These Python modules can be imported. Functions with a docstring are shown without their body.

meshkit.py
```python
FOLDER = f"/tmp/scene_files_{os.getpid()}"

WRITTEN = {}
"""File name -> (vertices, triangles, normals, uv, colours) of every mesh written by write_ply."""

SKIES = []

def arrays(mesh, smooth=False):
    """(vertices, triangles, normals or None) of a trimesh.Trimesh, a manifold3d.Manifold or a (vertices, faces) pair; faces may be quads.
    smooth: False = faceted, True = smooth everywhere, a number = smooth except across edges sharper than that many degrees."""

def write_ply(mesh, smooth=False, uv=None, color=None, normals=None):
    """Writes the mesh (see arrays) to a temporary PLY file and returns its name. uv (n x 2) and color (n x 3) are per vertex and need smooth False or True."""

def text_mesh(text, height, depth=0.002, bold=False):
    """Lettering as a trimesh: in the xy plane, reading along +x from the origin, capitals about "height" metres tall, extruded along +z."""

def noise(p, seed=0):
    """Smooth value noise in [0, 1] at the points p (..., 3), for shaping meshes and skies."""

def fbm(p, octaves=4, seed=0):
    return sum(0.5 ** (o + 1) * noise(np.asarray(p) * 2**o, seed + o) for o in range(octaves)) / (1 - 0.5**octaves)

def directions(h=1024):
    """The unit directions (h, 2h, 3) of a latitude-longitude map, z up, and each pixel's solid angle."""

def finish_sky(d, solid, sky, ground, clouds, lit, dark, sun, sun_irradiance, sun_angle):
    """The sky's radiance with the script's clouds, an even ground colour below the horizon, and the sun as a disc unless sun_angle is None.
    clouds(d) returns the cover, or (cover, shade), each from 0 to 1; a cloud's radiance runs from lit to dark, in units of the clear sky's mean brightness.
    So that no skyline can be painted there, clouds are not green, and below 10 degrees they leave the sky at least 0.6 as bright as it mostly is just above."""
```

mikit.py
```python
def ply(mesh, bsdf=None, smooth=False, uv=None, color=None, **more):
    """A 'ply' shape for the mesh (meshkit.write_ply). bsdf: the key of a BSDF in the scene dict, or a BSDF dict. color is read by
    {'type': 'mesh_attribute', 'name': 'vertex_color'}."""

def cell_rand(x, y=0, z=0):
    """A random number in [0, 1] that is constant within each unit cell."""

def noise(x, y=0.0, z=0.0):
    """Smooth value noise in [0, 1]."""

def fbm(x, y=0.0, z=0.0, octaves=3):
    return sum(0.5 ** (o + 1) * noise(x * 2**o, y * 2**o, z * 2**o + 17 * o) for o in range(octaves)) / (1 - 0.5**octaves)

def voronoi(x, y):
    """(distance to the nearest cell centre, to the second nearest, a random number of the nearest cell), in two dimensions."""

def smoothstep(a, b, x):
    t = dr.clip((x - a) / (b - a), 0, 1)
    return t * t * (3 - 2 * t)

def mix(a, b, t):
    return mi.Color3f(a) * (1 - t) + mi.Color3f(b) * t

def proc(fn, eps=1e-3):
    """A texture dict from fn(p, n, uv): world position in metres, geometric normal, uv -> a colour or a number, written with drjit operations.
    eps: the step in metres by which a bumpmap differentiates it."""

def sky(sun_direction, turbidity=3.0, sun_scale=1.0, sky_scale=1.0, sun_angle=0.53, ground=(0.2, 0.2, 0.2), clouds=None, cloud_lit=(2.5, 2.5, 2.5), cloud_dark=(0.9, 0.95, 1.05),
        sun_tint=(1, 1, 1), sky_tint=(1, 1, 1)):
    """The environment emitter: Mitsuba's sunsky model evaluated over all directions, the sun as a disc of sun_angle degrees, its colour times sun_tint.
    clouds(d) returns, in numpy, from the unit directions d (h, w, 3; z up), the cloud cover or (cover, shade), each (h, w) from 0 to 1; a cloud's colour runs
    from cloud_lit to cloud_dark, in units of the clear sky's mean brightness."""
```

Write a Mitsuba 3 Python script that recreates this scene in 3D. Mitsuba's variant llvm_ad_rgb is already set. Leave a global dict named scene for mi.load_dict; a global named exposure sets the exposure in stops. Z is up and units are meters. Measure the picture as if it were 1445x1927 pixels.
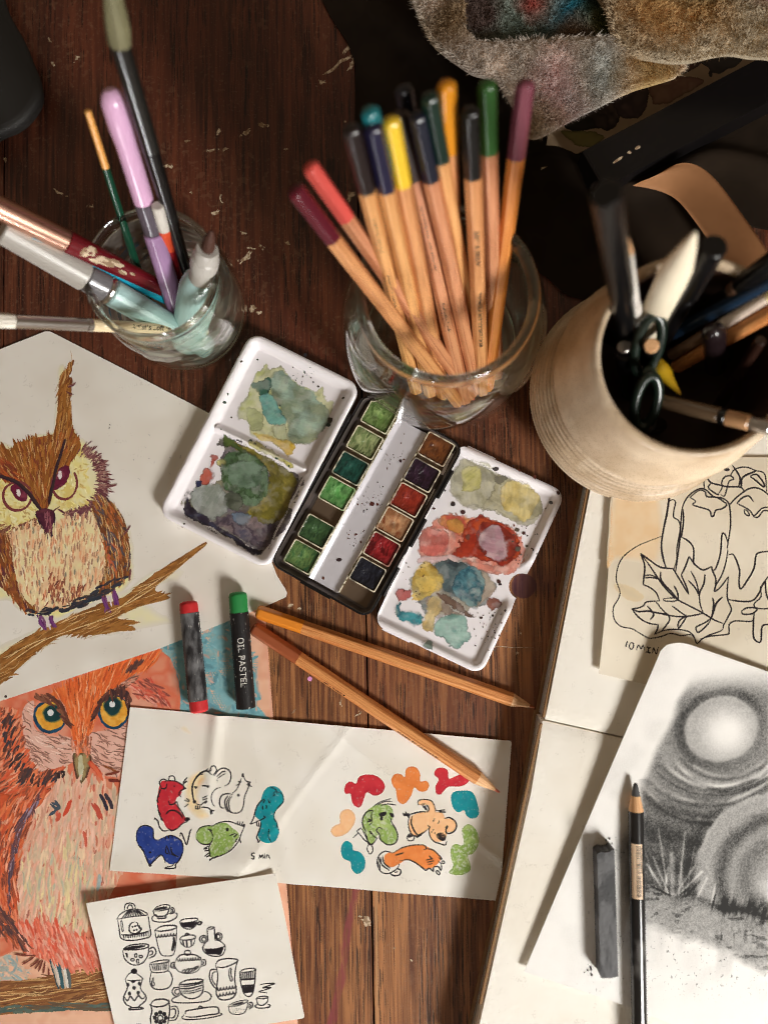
import math, random
import numpy as np, trimesh, drjit as dr, mitsuba as mi, mikit, meshkit
from mikit import proc, noise, fbm, smoothstep
from scipy.spatial import Delaunay
import shapely
from shapely.geometry import Polygon, Point
random.seed(7); rng = np.random.default_rng(7)
T = mi.ScalarTransform4f

# ---------------------------------------------------------------- camera, light, exposure (lengths in mm, written out in metres)
FPX, CX, CY, NU, NV, HCAM = 1440.0, 722.5, 963.5, 757.0, 1035.0, 455.0
nh = np.array([(NU-CX)/FPX, (NV-CY)/FPX, 1.0]); nh /= np.linalg.norm(nh)
ax = np.cross(nh, [0, 0, 1.0]); sn = np.linalg.norm(ax); ax /= sn; cs = nh[2]
K = np.array([[0, -ax[2], ax[1]], [ax[2], 0, -ax[0]], [-ax[1], ax[0], 0]])
Q = np.eye(3) + sn*K + (1-cs)*(K@K)
R = np.diag([1.0, -1, -1]) @ Q
eye = np.array([0, 0, HCAM])
def at(u, v, z=0.0):
    "the point of the place at height z (mm) that lies on the line of sight of photo pixel u, v"
    u, v, z = np.broadcast_arrays(np.asarray(u, float), np.asarray(v, float), np.asarray(z, float))
    d = np.stack([(u-CX)/FPX, (v-CY)/FPX, np.ones_like(u)], -1) @ R.T
    t = (z-HCAM)/d[..., 2]
    return eye + d*t[..., None]
BK = 23.0   # height of the open sketchbook, mm
scene, labels = {'type': 'scene'}, {}
fwd, upv = R[:, 2], -R[:, 1]
scene['camera'] = {'type': 'thinlens', 'fov': 2*math.degrees(math.atan(722.5/FPX)), 'fov_axis': 'x',
    'to_world': T().look_at(origin=list(eye/1000), target=list((eye+fwd*100)/1000), up=list(upv)),
    'aperture_radius': 0.0040, 'focus_distance': 0.448, 'near_clip': 0.01, 'far_clip': 20.0}
exposure = 0.08
# daylight through one window low at the right front, weak warm light of the room
WIN = np.array([740.0, -880.0, 800.0]); AIM = np.array([20.0, -40.0, 0.0])
WIN_L = np.array([1.0, 0.975, 0.925])*79.0
scene['room_light'] = {'type': 'constant', 'radiance': {'type': 'rgb', 'value': [0.155, 0.117, 0.080]}}

# ---------------------------------------------------------------- helpers
def C(r, g=None, b=None, k=1.0):
    if g is None: r, g, b = r
    x = np.array([r, g, b], float)/255
    return np.where(x <= 0.04045, x/12.92, ((x+0.055)/1.055)**2.4)*k
def rgb(c): return {'type': 'rgb', 'value': [float(x) for x in c]}
def mix(a, b, t):
    a, b = (mi.Color3f(*map(float, x)) if isinstance(x, np.ndarray) else mi.Color3f(x) for x in (a, b))
    return a*(1-t)+b*t
used = {}
def fresh(name):
    used[name] = used.get(name, -1)+1
    return name if used[name] == 0 else f'{name}_{used[name]:03d}'
def obj(name, v, f, bsdf, parent=None, uv=None, color=None, smooth=True):
    key = fresh((parent+'__' if parent else '')+name)
    v = np.asarray(v, float)/1000
    scene[key] = mikit.ply((v, np.asarray(f)), bsdf, smooth=smooth, uv=uv, color=color)
    return key
def tag(key, label=None, cat=None, group=None, kind=None):
    d = labels.setdefault(key, {})
    for k, x in (('label', label), ('category', cat), ('group', group), ('kind', kind)):
        if x: d[k] = x
    return key
def thing(name, label, cat, group=None):
    key = fresh(name); tag(key, label, cat, group); return key
def grid_faces(m, n, close=False):
    i, j = np.meshgrid(np.arange(m-1), np.arange(n if close else n-1), indexing='ij')
    a, b, c, d = i*n+j, i*n+(j+1) % n, (i+1)*n+(j+1) % n, (i+1)*n+j
    return np.vstack([np.stack([a, b, c], -1).reshape(-1, 3), np.stack([a, c, d], -1).reshape(-1, 3)])
def frame(d, toward=(0, 0, 1)):
    d = d/np.linalg.norm(d)
    n = np.array(toward, float)-d*np.dot(toward, d)
    if np.linalg.norm(n) < 1e-3: n = np.array([1.0, 0, 0])-d*d[0]
    n /= np.linalg.norm(n)
    return d, n, np.cross(n, d)
def join(parts):
    vs, fs, us, cs_ = [], [], [], []; k = 0
    for p in parts:
        vs.append(p[0]); fs.append(p[1]+k); us.append(p[2]); cs_.append(p[3] if len(p) > 3 else None); k += len(p[0])
    return np.vstack(vs), np.vstack(fs), (np.vstack(us) if us[0] is not None else None), (np.vstack(cs_) if cs_[0] is not None else None)
def lathe(A, B, prof, n=28, hexa=0.0, sharp=35, wob=None):
    "surface of revolution round A->B; prof = (mm from A, radius); sharp profile corners are split"
    A, B = np.asarray(A, float), np.asarray(B, float)
    d, nn, t = frame(B-A)
    p = np.array(prof, float); rows = [p[0]]; cuts = []
    segs = []; cur = [p[0]]
    for i in range(1, len(p)):
        cur.append(p[i])
        if i < len(p)-1:
            a, b = p[i]-p[i-1], p[i+1]-p[i]
            an = abs(math.degrees(math.atan2(a[0]*b[1]-a[1]*b[0], a@b)))
            if an > sharp: segs.append(cur); cur = [p[i]]
    segs.append(cur); out = []
    th = np.linspace(0, 2*np.pi, n+1)
    rad = np.ones(n+1)
    if hexa:
        q = (th+np.pi/6) % (np.pi/3)-np.pi/6
        h = 1/np.cos(q); rad = 1+hexa*(h/h.mean()-1)
    for s in segs:
        s = np.array(s)
        rr = s[:, 1:2]*rad[None]
        if wob is not None: rr = rr*wob(s[:, 0:1], th[None])
        v = A+d*s[:, 0][:, None, None]+rr[..., None]*(np.cos(th)[None, :, None]*nn+np.sin(th)[None, :, None]*t)
        uv = np.stack(np.broadcast_arrays(th[None]/(2*np.pi)*2*np.pi*max(s[:, 1].max(), .1), s[:, 0:1]), -1)
        f = grid_faces(len(s), n+1)[:, ::-1]
        out.append((v.reshape(-1, 3), f, uv.reshape(-1, 2)))
    return join(out)[:3]
def lobj(name, A, B, prof, bsdf, parent=None, col=None, **k):
    v, f, uv = lathe(A, B, prof, **k)
    return obj(name, v, f, bsdf, parent, uv=uv, color=None if col is None else np.tile(col, (len(v), 1)))
def rod(name, A, B, r0, r1, bsdf, parent=None, col=None, cap=True, **k):
    L = np.linalg.norm(np.subtract(B, A))
    c = min(r0, r1)*.12
    prof = ([(0, 0), (0, r0-c), (c, r0)] if cap else [(0, r0)])+[(L-c if cap else L, r1)]+([(L, r1-c), (L, 0)] if cap else [])
    return lobj(name, A, B, prof, bsdf, parent, col, **k)
def spline(p, closed=False, sub=5):
    p = np.asarray(p, float)
    if len(p) < 3 and not closed: return np.linspace(p[0], p[-1], sub+1)
    q = np.vstack([p[-1:], p, p[:2]]) if closed else np.vstack([2*p[:1]-p[1:2], p, 2*p[-1:]-p[-2:-1]])
    t = np.linspace(0, 1, sub, endpoint=False)[:, None]; o = []
    for i in range(len(q)-3):
        a, b, c, d = q[i:i+4]
        o.append(.5*(2*b+(c-a)*t+(2*a-5*b+4*c-d)*t*t+(3*b-a-3*c+d)*t**3))
    if not closed: o.append(p[-1:])
    return np.vstack(o)
def resample(p, step, closed=False, count=None):
    p = np.asarray(p, float)
    if closed: p = np.vstack([p, p[:1]])
    s = np.r_[0, np.cumsum(np.linalg.norm(np.diff(p, axis=0), axis=1))]
    m = count or max(3, int(s[-1]/step)+1)
    t = np.linspace(0, s[-1], m, endpoint=not closed)
    return np.stack([np.interp(t, s, p[:, k]) for k in range(2)], 1)
def tri_poly(outline, step, holes=()):
    "triangles filling a 2-D outline with inner points about step apart: (points, faces, distance to the rim, rim length)"
    b = resample(outline, step, True)
    hb = [resample(h, step, True) for h in holes]
    pg = Polygon(b, hb).buffer(0)
    x0, y0, x1, y1 = pg.bounds
    gx, gy = np.meshgrid(np.arange(x0, x1, step), np.arange(y0, y1, step*.87))
    gx[1::2] += step/2
    g = np.stack([gx.ravel(), gy.ravel()], 1)
    pts = shapely.points(g)
    ok = shapely.contains(pg, pts); ok[ok] = shapely.distance(pg.boundary, pts[ok]) > step*.45
    p = np.vstack([b]+hb+[g[ok]])
    f = Delaunay(p).simplices
    f = f[shapely.contains(pg, shapely.points(p[f].mean(1)))]
    a = np.cross(p[f[:, 1]]-p[f[:, 0]], p[f[:, 2]]-p[f[:, 0]])
    f = np.where((a > 0)[:, None], f, f[:, ::-1])[np.abs(a) > 1e-9]
    dist = shapely.distance(pg.boundary, shapely.points(p))
    return p, f, dist, [len(b)]+[len(h) for h in hb]
def solid_sheet(outline, step, hf, bottom, uvf=None, holes=()):
    "a sheet with that outline (mm), top at hf(x, y), underside at bottom (number, or thickness if callable)"
    p, f, dist, rims = tri_poly(outline, step, holes)
    zt = hf(p[:, 0], p[:, 1]); zb = bottom(zt) if callable(bottom) else np.full(len(p), float(bottom))
    top, bot = np.c_[p, zt], np.c_[p, zb]
    parts = [(top, f, p.copy())]
    parts.append((bot, f[:, ::-1], p.copy())); k = 0
    for r in rims:
        i = np.r_[np.arange(k, k+r), k]
        q = p[i[:-1]]; area = np.sum(q[:, 0]*np.roll(q[:, 1], -1)-q[:, 1]*np.roll(q[:, 0], -1))
        if (area < 0) == (k == 0): i = i[::-1]
        v = np.vstack([bot[i], top[i]])
        parts.append((v, grid_faces(2, len(i)), v[:, :2].copy())); k += r
    v, f, uv, _ = join(parts)
    if uvf is not None: uv = uvf(v)
    return v, f, uv
def pxpoly(pts, z): return at(np.array(pts, float)[:, 0], np.array(pts, float)[:, 1], z)[:, :2]
def fb(x, y, s, seed=0, o=3): return meshkit.fbm(np.stack([x*s, y*s, np.zeros_like(x)+seed*7.3], -1), o)-.5
def rrect(w, h, r, n=7):
    o = []
    for cx, cy, a in ((w/2-r, h/2-r, 0), (-w/2+r, h/2-r, 90), (-w/2+r, -h/2+r, 180), (w/2-r, -h/2+r, 270)):
        t = np.radians(np.linspace(a, a+90, n)); o.append(np.stack([cx+r*np.cos(t), cy+r*np.sin(t)], 1))
    return np.vstack(o)
def loft(rings):
    "closed rings (n x 3) joined, sharp between rings; no caps"
    out = []
    for a, b in zip(rings[:-1], rings[1:]):
        v = np.vstack([np.vstack([a, a[:1]]), np.vstack([b, b[:1]])])
        out.append((v, grid_faces(2, len(a)+1), v[:, :2].copy()))
    return join(out)[:3]
def fan(ring, flip=False):
    v = np.vstack([ring, ring.mean(0)]); n = len(ring); i = np.arange(n)
    f = np.stack([i, (i+1) % n, np.full(n, n)], 1)
    return v, f[:, ::-1] if flip else f, v[:, :2].copy()
def box8(name, base, top, bsdf, parent=None, bev=0.4):
    "solid between two closed rings with a bevelled top edge"
    q_ = base-base.mean(0)
    if np.sum(q_[:, 0]*np.roll(q_[:, 1], -1)-q_[:, 1]*np.roll(q_[:, 0], -1)) < 0: base, top = base[::-1], top[::-1]
    c = top.mean(0); h = top[:, 2].mean()-base[:, 2].mean()
    k = bev/np.linalg.norm((top-c)[:, :2], axis=1)[:, None]
    low = top+(base-top)*min(.5, bev/max(h, .1)); ins = top-(top-c)*k
    v, f, u = loft([base, low, ins]); parts = [(v, f, u), fan(ins), fan(base, True)]
    v, f, u, _ = join(parts)
    return obj(name, v, f, bsdf, parent, uv=u, smooth=False)

# ---------------------------------------------------------------- materials
def two(b): return {'type': 'twosided', 'bsdf': b}
def plain(c, rough=.5, spec=.5, metal=0.0, **k):
    return two({'type': 'principled', 'base_color': c if isinstance(c, dict) else rgb(c), 'roughness': rough, 'metallic': metal, 'specular': spec, **k})
def bump(b, fn, scale, eps=2e-4): return {'type': 'twosided', 'bsdf': {'type': 'bumpmap', 'height': proc(fn, eps), 'scale': scale, 'bsdf': b['bsdf']}}
VC = {'type': 'mesh_attribute', 'name': 'vertex_color'}
def seg_d(x, y, pts):
    d = None
    for (a, b), (c, e) in zip(pts[:-1], pts[1:]):
        vx, vy = c-a, e-b; t = dr.clip(((x-a)*vx+(y-b)*vy)/(vx*vx+vy*vy), 0, 1)
        q = dr.square(x-a-t*vx)+dr.square(y-b-t*vy); d = q if d is None else dr.minimum(d, q)
    return dr.sqrt(d)
SMEAR = [tuple(map(float, at(u, v)[:2])) for u, v in ((672, 1668), (660, 1730), (648, 1790), (640, 1850), (628, 1905), (618, 1960))]
SAP = [tuple(map(float, at(u, v)[:2])) for u, v in ((705, 1500), (708, 1700), (710, 1940))]
SAPD = [tuple(map(float, at(u, v)[:2])) for u, v in ((693, 1500), (696, 1700), (699, 1940))]
STAIN = tuple(map(float, at(985, 1103)[:2]))
def wood_parts(p):
    X, Y = p.x*1000, p.y*1000
    X = X+Y*.0187
    pl = dr.select(X < -9.0, 0.0, 37.0)
    w = fbm(X*.018+pl, Y*.005, 3.1)
    rings = fbm(X*.16+5.5*w+pl, Y*.006, 1.7)
    st = fbm(X*.9+pl, Y*.03, 5.0, octaves=3)
    po = smoothstep(.60, .78, noise(X*2.2+pl, Y*.085, 9.0))*smoothstep(.35, .6, fbm(X*.12, Y*.012, 4.0))
    return X, Y, rings, st, po
def wood_col(p, n, uv):
    X, Y, rings, st, po = wood_parts(p)
    g_ = smoothstep(.25, .78, .45*rings+.55*st)
    worn_falloff = smoothstep(130.0, -70.0, Y+70*(fbm(X*.02, Y*.01, 21.0)-.5)-.05*X)  # wear towards the near end, with light falloff put into the wood colour
    c = mix(mix(C(56, 26, 18), C(110, 59, 38), g_), mix(C(92, 51, 31), C(178, 121, 76), g_), worn_falloff)
    c = mix(c, C(104, 48, 30), .40*smoothstep(.5, .7, fbm(X*.02+9, Y*.009, 8.0)))
    c = c*(1-.72*po)
    sc = smoothstep(.73, .78, noise(X*.45+Y*.12, Y*.5-X*.1, 2.0))*smoothstep(.5, .62, fbm(X*.05, Y*.05, 6.0))
    c = mix(c, C(140, 105, 80), .18*sc)
    dust = smoothstep(.8, .86, noise(X*1.3, Y*1.1, 12.0))
    c = mix(c, C(150, 125, 100), .15*dust)
    x, y = p.x*1000, p.y*1000
    wob = 3*(fbm(x*.3, y*.1, 3.0)-.5)
    sm = smoothstep(2.9, 1.3, seg_d(x+wob, y, SMEAR))*(.5+.5*smoothstep(.35, .6, fbm(x*.5, y*.12, 7.0)))
    c = mix(c, C(132, 60, 62), .85*sm)
    sap = smoothstep(.9, .5, dr.abs(seg_d(x, y, SAP)))*smoothstep(.3, .5, fbm(x*.4, y*.05, 2.0))
    c = mix(c, C(186, 140, 96), .7*sap)
    dk = smoothstep(.7, .3, dr.abs(seg_d(x, y, SAPD)))*smoothstep(.3, .5, fbm(x*.6, y*.06, 12.0))
    c = mix(c, C(58, 38, 30), .6*dk)
    st = smoothstep(7.6, 6.8, dr.sqrt(dr.square(x-STAIN[0])+dr.square(y-STAIN[1]))+wob*.1)+.5*smoothstep(11, 2, dr.sqrt(dr.square((x-STAIN[0]-9)*.8)+dr.square(y-STAIN[1]-3))+wob)
    return mix(c, C(74, 34, 52), .75*dr.minimum(st, 1))
def wood_bump(p, n, uv):
    X, Y, rings, st, po = wood_parts(p)
    return st*.35-po*.9
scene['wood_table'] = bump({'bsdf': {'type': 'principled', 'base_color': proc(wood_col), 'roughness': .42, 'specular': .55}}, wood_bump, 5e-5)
def tooth(s, a=1.0):
    def fn(p, n, uv):
        X, Y = p.x*1000, p.y*1000
        return a*fbm(X*s, Y*s, 2.0, octaves=2)
    return fn
def paper_col(c1, c2, s=.03):
    def fn(p, n, uv):
        X, Y = p.x*1000, p.y*1000
        t = smoothstep(.3, .75, fbm(X*s, Y*s, 4.0))
        c = mix(c1, c2, t)
        sm = smoothstep(.80, .90, noise(X*.21, Y*.23, 3.0))*smoothstep(.62, .75, noise(X*1.6, Y*1.5, 8.0))
        return mix(c, C(150, 140, 130), .16*sm)
    return fn
def paper(c1, c2, s, bs, rough=.75): return bump({'bsdf': {'type': 'principled', 'base_color': proc(paper_col(C(c1), C(c2))), 'roughness': rough, 'specular': .25}}, tooth(s), bs)
scene['rough_paper'] = paper((240, 237, 230), (232, 227, 216), 1.5, 2.6e-4)
scene['smooth_paper'] = paper((230, 224, 214), (238, 234, 226), 2.5, 5e-5, .6)
scene['book_paper'] = paper((241, 237, 228), (235, 229, 217), 1.1, 2.2e-4)
scene['cream_paper'] = paper((224, 215, 197), (212, 201, 180), 2.0, 6e-5)
scene['peach_paper'] = paper((238, 186, 158), (230, 172, 142), 1.6, 6e-5)
scene['pigment'] = bump({'bsdf': {'type': 'principled', 'base_color': VC, 'roughness': .5, 'specular': .4}}, tooth(1.6), 2.0e-4)
scene['marker'] = bump({'bsdf': {'type': 'principled', 'base_color': VC, 'roughness': .7, 'specular': .2}}, tooth(1.1), 2.6e-4)
scene['wash'] = bump({'bsdf': {'type': 'principled', 'base_color': VC, 'roughness': .3, 'specular': .5}}, tooth(.5), 5e-5)
scene['ink'] = plain(C(26, 22, 24), .55, .3)
scene['cover_board'] = plain(C(146, 112, 78), .7, .2)
scene['enamel'] = plain(C(236, 232, 236), .22, .5, clearcoat=.4, clearcoat_gloss=.9)
scene['black_enamel'] = plain(C(15, 13, 14), .32, .4)
scene['grey_tin'] = plain(C(98, 90, 88), .34, .5, .55)
scene['bare_tin'] = plain(C(120, 102, 86), .4, .5, .7)
scene['pan_plastic'] = plain(proc(lambda p, n, uv: mix(C(226, 218, 196), C(120, 112, 80), smoothstep(.42, .66, fbm(p.x*420, p.y*420, 3.0)))), .4)
scene['pan_rim'] = plain(VC, .4, .4)
scene['pan_paint'] = bump({'bsdf': {'type': 'principled', 'base_color': VC, 'roughness': .3, 'specular': .5}}, tooth(.9), 3.5e-4)
scene['lacquer'] = plain(VC, .2, .45, clearcoat=.5, clearcoat_gloss=.97)
scene['matt'] = plain(VC, .6, .35)
def cedar(c1, c2):
    def fn(p, n, uv):
        t = fbm(uv.x*1.7, uv.y*.045, p.z*0+2)
        fine = noise(uv.x*6.0, uv.y*.16, 5.0)
        return mix(c1, c2, smoothstep(.28, .72, .65*t+.35*fine))
    return fn
scene['cedar'] = plain(proc(cedar(C(176, 112, 68), C(214, 156, 104))), .36, .45)
scene['cedar_pink'] = plain(proc(cedar(C(170, 104, 70), C(208, 148, 108))), .34, .45)
scene['cedar_pale'] = plain(proc(cedar(C(178, 118, 68), C(222, 168, 108))), .38, .45)
scene['cedar_orange'] = plain(proc(cedar(C(196, 112, 46), C(218, 142, 70))), .38, .4)
scene['cedar_brown'] = plain(proc(cedar(C(192, 116, 62), C(224, 158, 98))), .4, .4)
scene['cedar_raw'] = plain(proc(cedar(C(214, 160, 112), C(236, 192, 146))), .65, .25)
scene['glass'] = {'type': 'dielectric', 'int_ior': 1.5, 'ext_ior': 1.0, 'specular_transmittance': rgb((.97, .985, .96))}
scene['glass_wall'] = {'type': 'thindielectric', 'int_ior': 1.52, 'ext_ior': 1.0, 'specular_transmittance': rgb((.95, .965, .93))}
def residue(p, n, uv):
    X, Y, Z = p.x*1000, p.y*1000, p.z*1000
    a = smoothstep(.45, .75, fbm(X*.12, Y*.12, Z*.2))
    b = smoothstep(.5, .62, noise(X*.25, Y*.25, Z*.9))
    return .07+.42*a*b*smoothstep(60, 30, Z)+.14*a
def residue_col(p, n, uv):
    X, Y, Z = p.x*1000, p.y*1000, p.z*1000
    c = mix(C(214, 208, 200), C(190, 160, 160), smoothstep(.5, .65, fbm(X*.07, Y*.07, Z*.1)))
    return mix(c, C(70, 130, 160), smoothstep(.62, .7, fbm(X*.09+7, Y*.09, Z*.12)))
scene['dried_residue'] = {'type': 'mask', 'opacity': proc(residue), 'bsdf': two({'type': 'diffuse', 'reflectance': proc(residue_col)})}
scene['silver'] = plain(C(205, 200, 195), .25, .5, 1.0)
scene['copper'] = plain(C(206, 160, 140), .3, .5, 1.0)
scene['frosted'] = two({'type': 'principled', 'base_color': rgb(C(178, 174, 168)), 'roughness': .35, 'specular': .5})
scene['aqua_plastic'] = plain(C(172, 206, 206), .3, .5)
def stone(p, n, uv):
    X, Y, Z = p.x*1000, p.y*1000, p.z*1000
    t = fbm(X*.05, Y*.05, Z*.05)
    s = smoothstep(.60, .70, noise(X*1.2, Y*1.2, Z*1.2))
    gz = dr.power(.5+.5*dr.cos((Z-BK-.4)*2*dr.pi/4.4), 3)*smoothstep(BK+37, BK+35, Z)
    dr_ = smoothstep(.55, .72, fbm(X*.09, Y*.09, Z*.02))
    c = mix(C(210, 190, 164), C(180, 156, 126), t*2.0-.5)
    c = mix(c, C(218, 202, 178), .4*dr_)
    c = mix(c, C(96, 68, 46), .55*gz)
    return mix(c, C(120, 92, 66), .22*s)
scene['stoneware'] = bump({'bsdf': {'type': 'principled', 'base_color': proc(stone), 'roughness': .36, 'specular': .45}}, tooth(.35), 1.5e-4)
scene['dark_glaze'] = plain(C(70, 50, 40), .5, .3)
scene['charcoal_stick'] = bump({'bsdf': {'type': 'principled', 'base_color': proc(lambda p, n, uv: mix(C(52, 52, 54), C(88, 88, 90), smoothstep(.35, .7, fbm(p.x*300, p.y*120, 4.0)))), 'roughness': .55, 'specular': .3}}, tooth(.9), 1.5e-4)
scene['black_plastic'] = plain(C(13, 12, 13), .26, .5)
scene['case_grey'] = bump({'bsdf': {'type': 'principled', 'base_color': rgb(C(44, 43, 42)), 'roughness': .6, 'specular': .3}}, tooth(2.2), 6e-5)
scene['felt'] = bump({'bsdf': {'type': 'principled', 'base_color': proc(lambda p, n, uv: mix(C(44, 35, 27), C(28, 22, 18), fbm(p.x*60, p.y*60, 1.0))), 'roughness': .95, 'specular': .05, 'sheen': .4}}, tooth(2.0), 2.2e-4)
scene['leather'] = bump({'bsdf': {'type': 'principled', 'base_color': proc(lambda p, n, uv: mix(C(178, 128, 88), C(150, 102, 66), fbm(p.x*45, p.y*45, p.z*45))), 'roughness': .55, 'specular': .3}}, tooth(1.8), 8e-5)
scene['fleece'] = plain(VC, .9, .1, sheen=.6)
scene['crumb'] = plain(proc(lambda p, n, uv: mix(C(206, 186, 160), C(150, 124, 98), smoothstep(.4, .65, noise(p.x*900, p.y*900, 2.0)))), .7, .2)
scene['window_glow'] = plain((.8, .8, .8), .5)

# ---------------------------------------------------------------- the window that lights the table (outside the frame)
d_, n_, t_ = frame(AIM-WIN)
win = thing('window', 'bright four-pane daylight window beyond the lower right of the table', 'window')
right = np.cross(d_, [0, 0, 1.0]); right /= np.linalg.norm(right); upw = np.cross(right, d_)
for sx in (-1, 1):
    for sy in (-1, 1):
        c = WIN+right*sx*72+upw*sy*90
        q = np.array([c+right*a*64+upw*b*80 for a, b in ((-1, -1), (1, -1), (1, 1), (-1, 1))])
        f = np.array([[0, 1, 2], [0, 2, 3]])
        nrm = np.cross(q[1]-q[0], q[2]-q[0])
        if nrm@d_ < 0: f = f[:, ::-1]
        k = obj('pane', q, f, 'window_glow', win, smooth=False)
        scene[k]['emitter'] = {'type': 'area', 'radiance': rgb(WIN_L)}
fr = []
def bar(c, a, b, cdepth, r_=None, u_=None, dd_=None):
    m = trimesh.creation.box((1, 1, 1)); v = np.array(m.vertices)
    return c+v[:, :1]*(right if r_ is None else r_)*a+v[:, 1:2]*(upw if u_ is None else u_)*b+v[:, 2:]*(d_ if dd_ is None else dd_)*cdepth, np.array(m.faces), v[:, :2]
fr = [bar(WIN+d_*2, 16, 334, 10), bar(WIN+d_*2.5, 270, 16, 10.5)]+[bar(WIN+right*s*145, 16, 360, 14) for s in (-1, 1)]+[bar(WIN+upw*s*181, 300, 16, 13) for s in (-1, 1)]
v, f, u, _ = join(fr); obj('frame', v, f, 'enamel', win, smooth=False)
win2 = thing('window', 'narrow tall unseen light strip added low beyond the near edge of the table', 'window')
W2 = np.array([-210.0, -1300.0, 20.0]); dd = np.array([0, 170.0, 150.0])-W2; dd /= np.linalg.norm(dd)  # unseen light source, added and kept narrow for highlight streaks on the pencils
r2 = np.cross(dd, [0, 0, 1.0]); r2 /= np.linalg.norm(r2); u2 = np.cross(r2, dd)
q = np.array([W2+r2*a*42+u2*b*230 for a, b in ((-1, -1), (1, -1), (1, 1), (-1, 1))]); f = np.array([[0, 1, 2], [0, 2, 3]])
if np.cross(q[1]-q[0], q[2]-q[0])@dd < 0: f = f[:, ::-1]
k = obj('pane', q, f, 'window_glow', win2, smooth=False); scene[k]['emitter'] = {'type': 'area', 'radiance': rgb((60.0, 60.0, 60.0))}
v, f, u, _ = join([bar(W2+r2*s_*48, 12, 484, 14, r2, u2, dd) for s_ in (-1, 1)]+[bar(W2+u2*s_*236, 110, 12, 13, r2, u2, dd) for s_ in (-1, 1)]); obj('frame', v, f, 'enamel', win2, smooth=False)

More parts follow.
